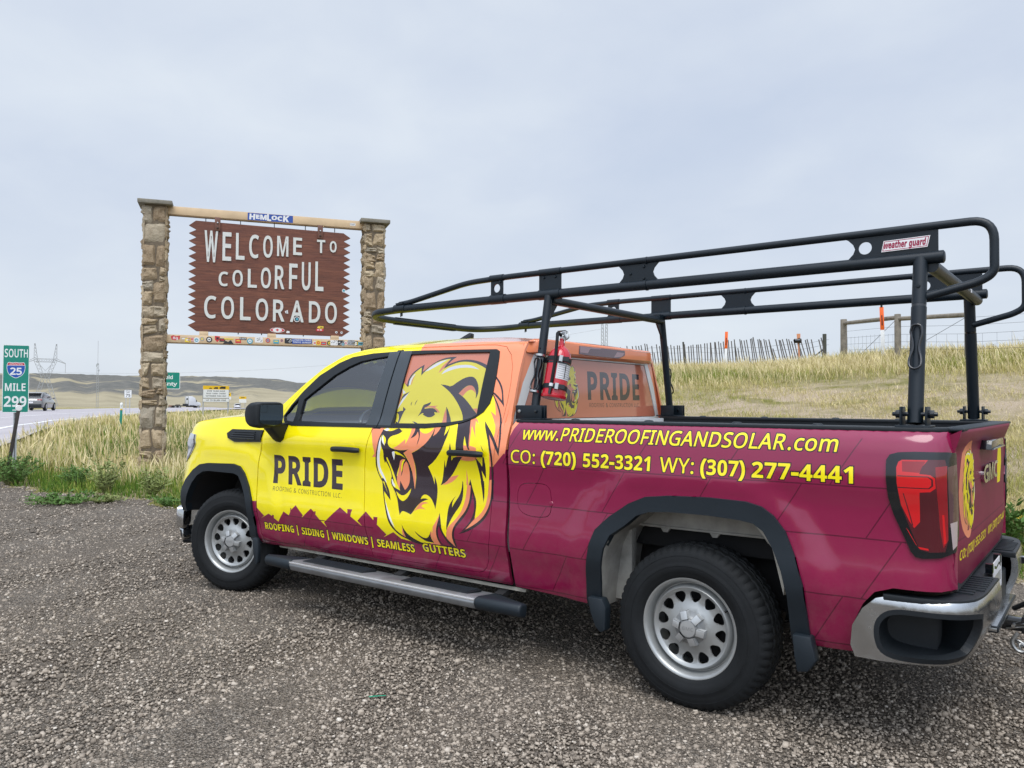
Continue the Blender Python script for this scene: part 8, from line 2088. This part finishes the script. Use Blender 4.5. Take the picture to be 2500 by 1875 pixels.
for t in (.12, .47, .985):
    p = A+(B-A)*t; p[1] -= 1.5*math.sin(math.pi*t); z = float(T(p[0], p[1])); mb = MB()
    mb.bar(Vector((p[0], p[1], z-.3))-C0, Vector((p[0]+(.12 if t < .9 else 0), p[1], z+1.32))-C0, .06 if t < .9 else .12, .06 if t < .9 else .12, 't_post')
    if t > .9: mb.bar(Vector((p[0], p[1], z+.75))-C0, Vector((p[0]+.95, p[1]+.2, z-.05))-C0, .05, .05, 't_post')
    mb.build('fence_post', sf)
hf = thing('wire_fence', 'wire stock fence with grey wooden H brace posts and top rail on the crest', 'fence', (3.5, -21, 0)); H0 = Vector((3.5, -21, 0))
PO = [(5.93, -24.6, 1.38, .115), (3.49, -21.06, 1.32, .095), (1.52, -19.9, 1.34, .095)]
tops = []
for px0, py0, h, r in PO:
    z = float(T(px0, py0)); mb = MB(); P0 = Vector((px0, py0, z-.4))-H0; P1 = Vector((px0, py0, z+h))-H0
    mb.tube([P0, P1], [r*1.03, r*.95], 'weathered', 10); mb.build('wooden_post', hf, bevel=.01); tops.append(P1)
mb = MB()
for a, b in zip(tops, tops[1:]): mb.tube([a-Vector((0, 0, .14)), b-Vector((0, 0, .10))], .065, 'weathered', 9)
mb.build('top_rail', hf)
mb = MB()
run = [(5.93, -24.6), (3.49, -21.06), (1.52, -19.9), (-1.2, -19.2), (-4.5, -18.9), (-9, -19)]
def rp_(p, h): return Vector((p[0], p[1], float(T(*p))+h))-H0
for h in (.30, .50, .72, .95, 1.16):
    mb.tube([rp_(p, h) for p in run], .005, 'wire', 4)
for a, b in zip(run, run[1:]):
    L = math.dist(a, b); k = int(L/.32)
    for i in range(k):
        t = i/k; p = (a[0]+(b[0]-a[0])*t, a[1]+(b[1]-a[1])*t); mb.tube([rp_(p, .05), rp_(p, .72)], .003, 'wire', 3)
mb.tube([rp_(run[1], .05), rp_(run[2], 1.2)], .007, 'wire', 4); mb.tube([rp_((5.2, -23.6), .05), rp_(run[1], 1.2)], .007, 'wire', 4)
mb.build('stock_wire', hf, fix=False)
for p in ((-.15, -19.45), (-2.2, -19.1)):
    mb = MB(); mb.tube([rp_(p, -.1), rp_(p, 1.25)], .022, 't_post', 5); mb.build('steel_post', hf)
def marker(x, y, h, label, top=0, lean=0.):
    m = thing('pipeline_marker', label, 'marker post', (x, y, float(T(x, y))-.1), facing(x, y), 'white and orange pipeline markers on the bank')
    mb = MB(); mb.prism([(-.055, -.02), (.055, -.02), (.05, .0), (-.05, .0)], 0, h*.60, 'marker_white', plane='xy', fn=lambda a, b, c: (a+lean*c, b, c)); mb.build('post', m, bevel=.004)
    mb = MB(); mb.prism([(-.058, -.023), (.058, -.023), (.052, .003), (-.052, .003)], h*.58, h, 'marker_orange', plane='xy', fn=lambda a, b, c: (a+lean*c, b, c))
    mb.prism([(-.018, -.027), (.018, -.027), (.018, -.022), (-.018, -.022)], h*.66, h*.85, 'under', plane='xy', fn=lambda a, b, c: (a+lean*c, b, c)); mb.build('orange_sleeve', m, bevel=.004)
    if top: mb = MB(); mb.box((lean*h, -.01, h+.07), (.06, .04, .16), 'under'); mb.build('cap', m)
    return m
marker(10.88, -26.11, 1.62, 'white marker post with orange sleeve in front of the snow fence', lean=.03)
marker(3.97, -21.47, 1.66, 'white marker post with orange sleeve and black tip by the wooden top rail', 1, lean=-.03)
x, y = 7.95, -26.1
vp = thing('vent_pipe', 'faded orange stake with a black pipe elbow in front of the snow fence', 'pipe', (x, y, float(T(x, y))), facing(x, y))
mb = MB(); mb.box((.0, 0, .55), (.07, .03, 1.2), 'weathered'); mb.build('stake', vp)
mb = MB(); mb.box((-.02, -.02, .80), (.05, .02, .9), 'marker_faded', Matrix.Rotation(-.08, 3, 'Y')); mb.box((.0, -.02, 1.17), (.11, .03, .16), 'marker_faded'); mb.build('orange_strip', vp)
mb = MB(); mb.tube([(.07, -.03, .98), (-.16, -.10, .97)], .085, 'gloss_black', 16, cap=False); mb.tube([(.07, -.03, .98), (.02, -.05, .978)], .09, 'post_dark', 16); mb.build('pipe_elbow', vp)
x, y = 11.0, -1.25
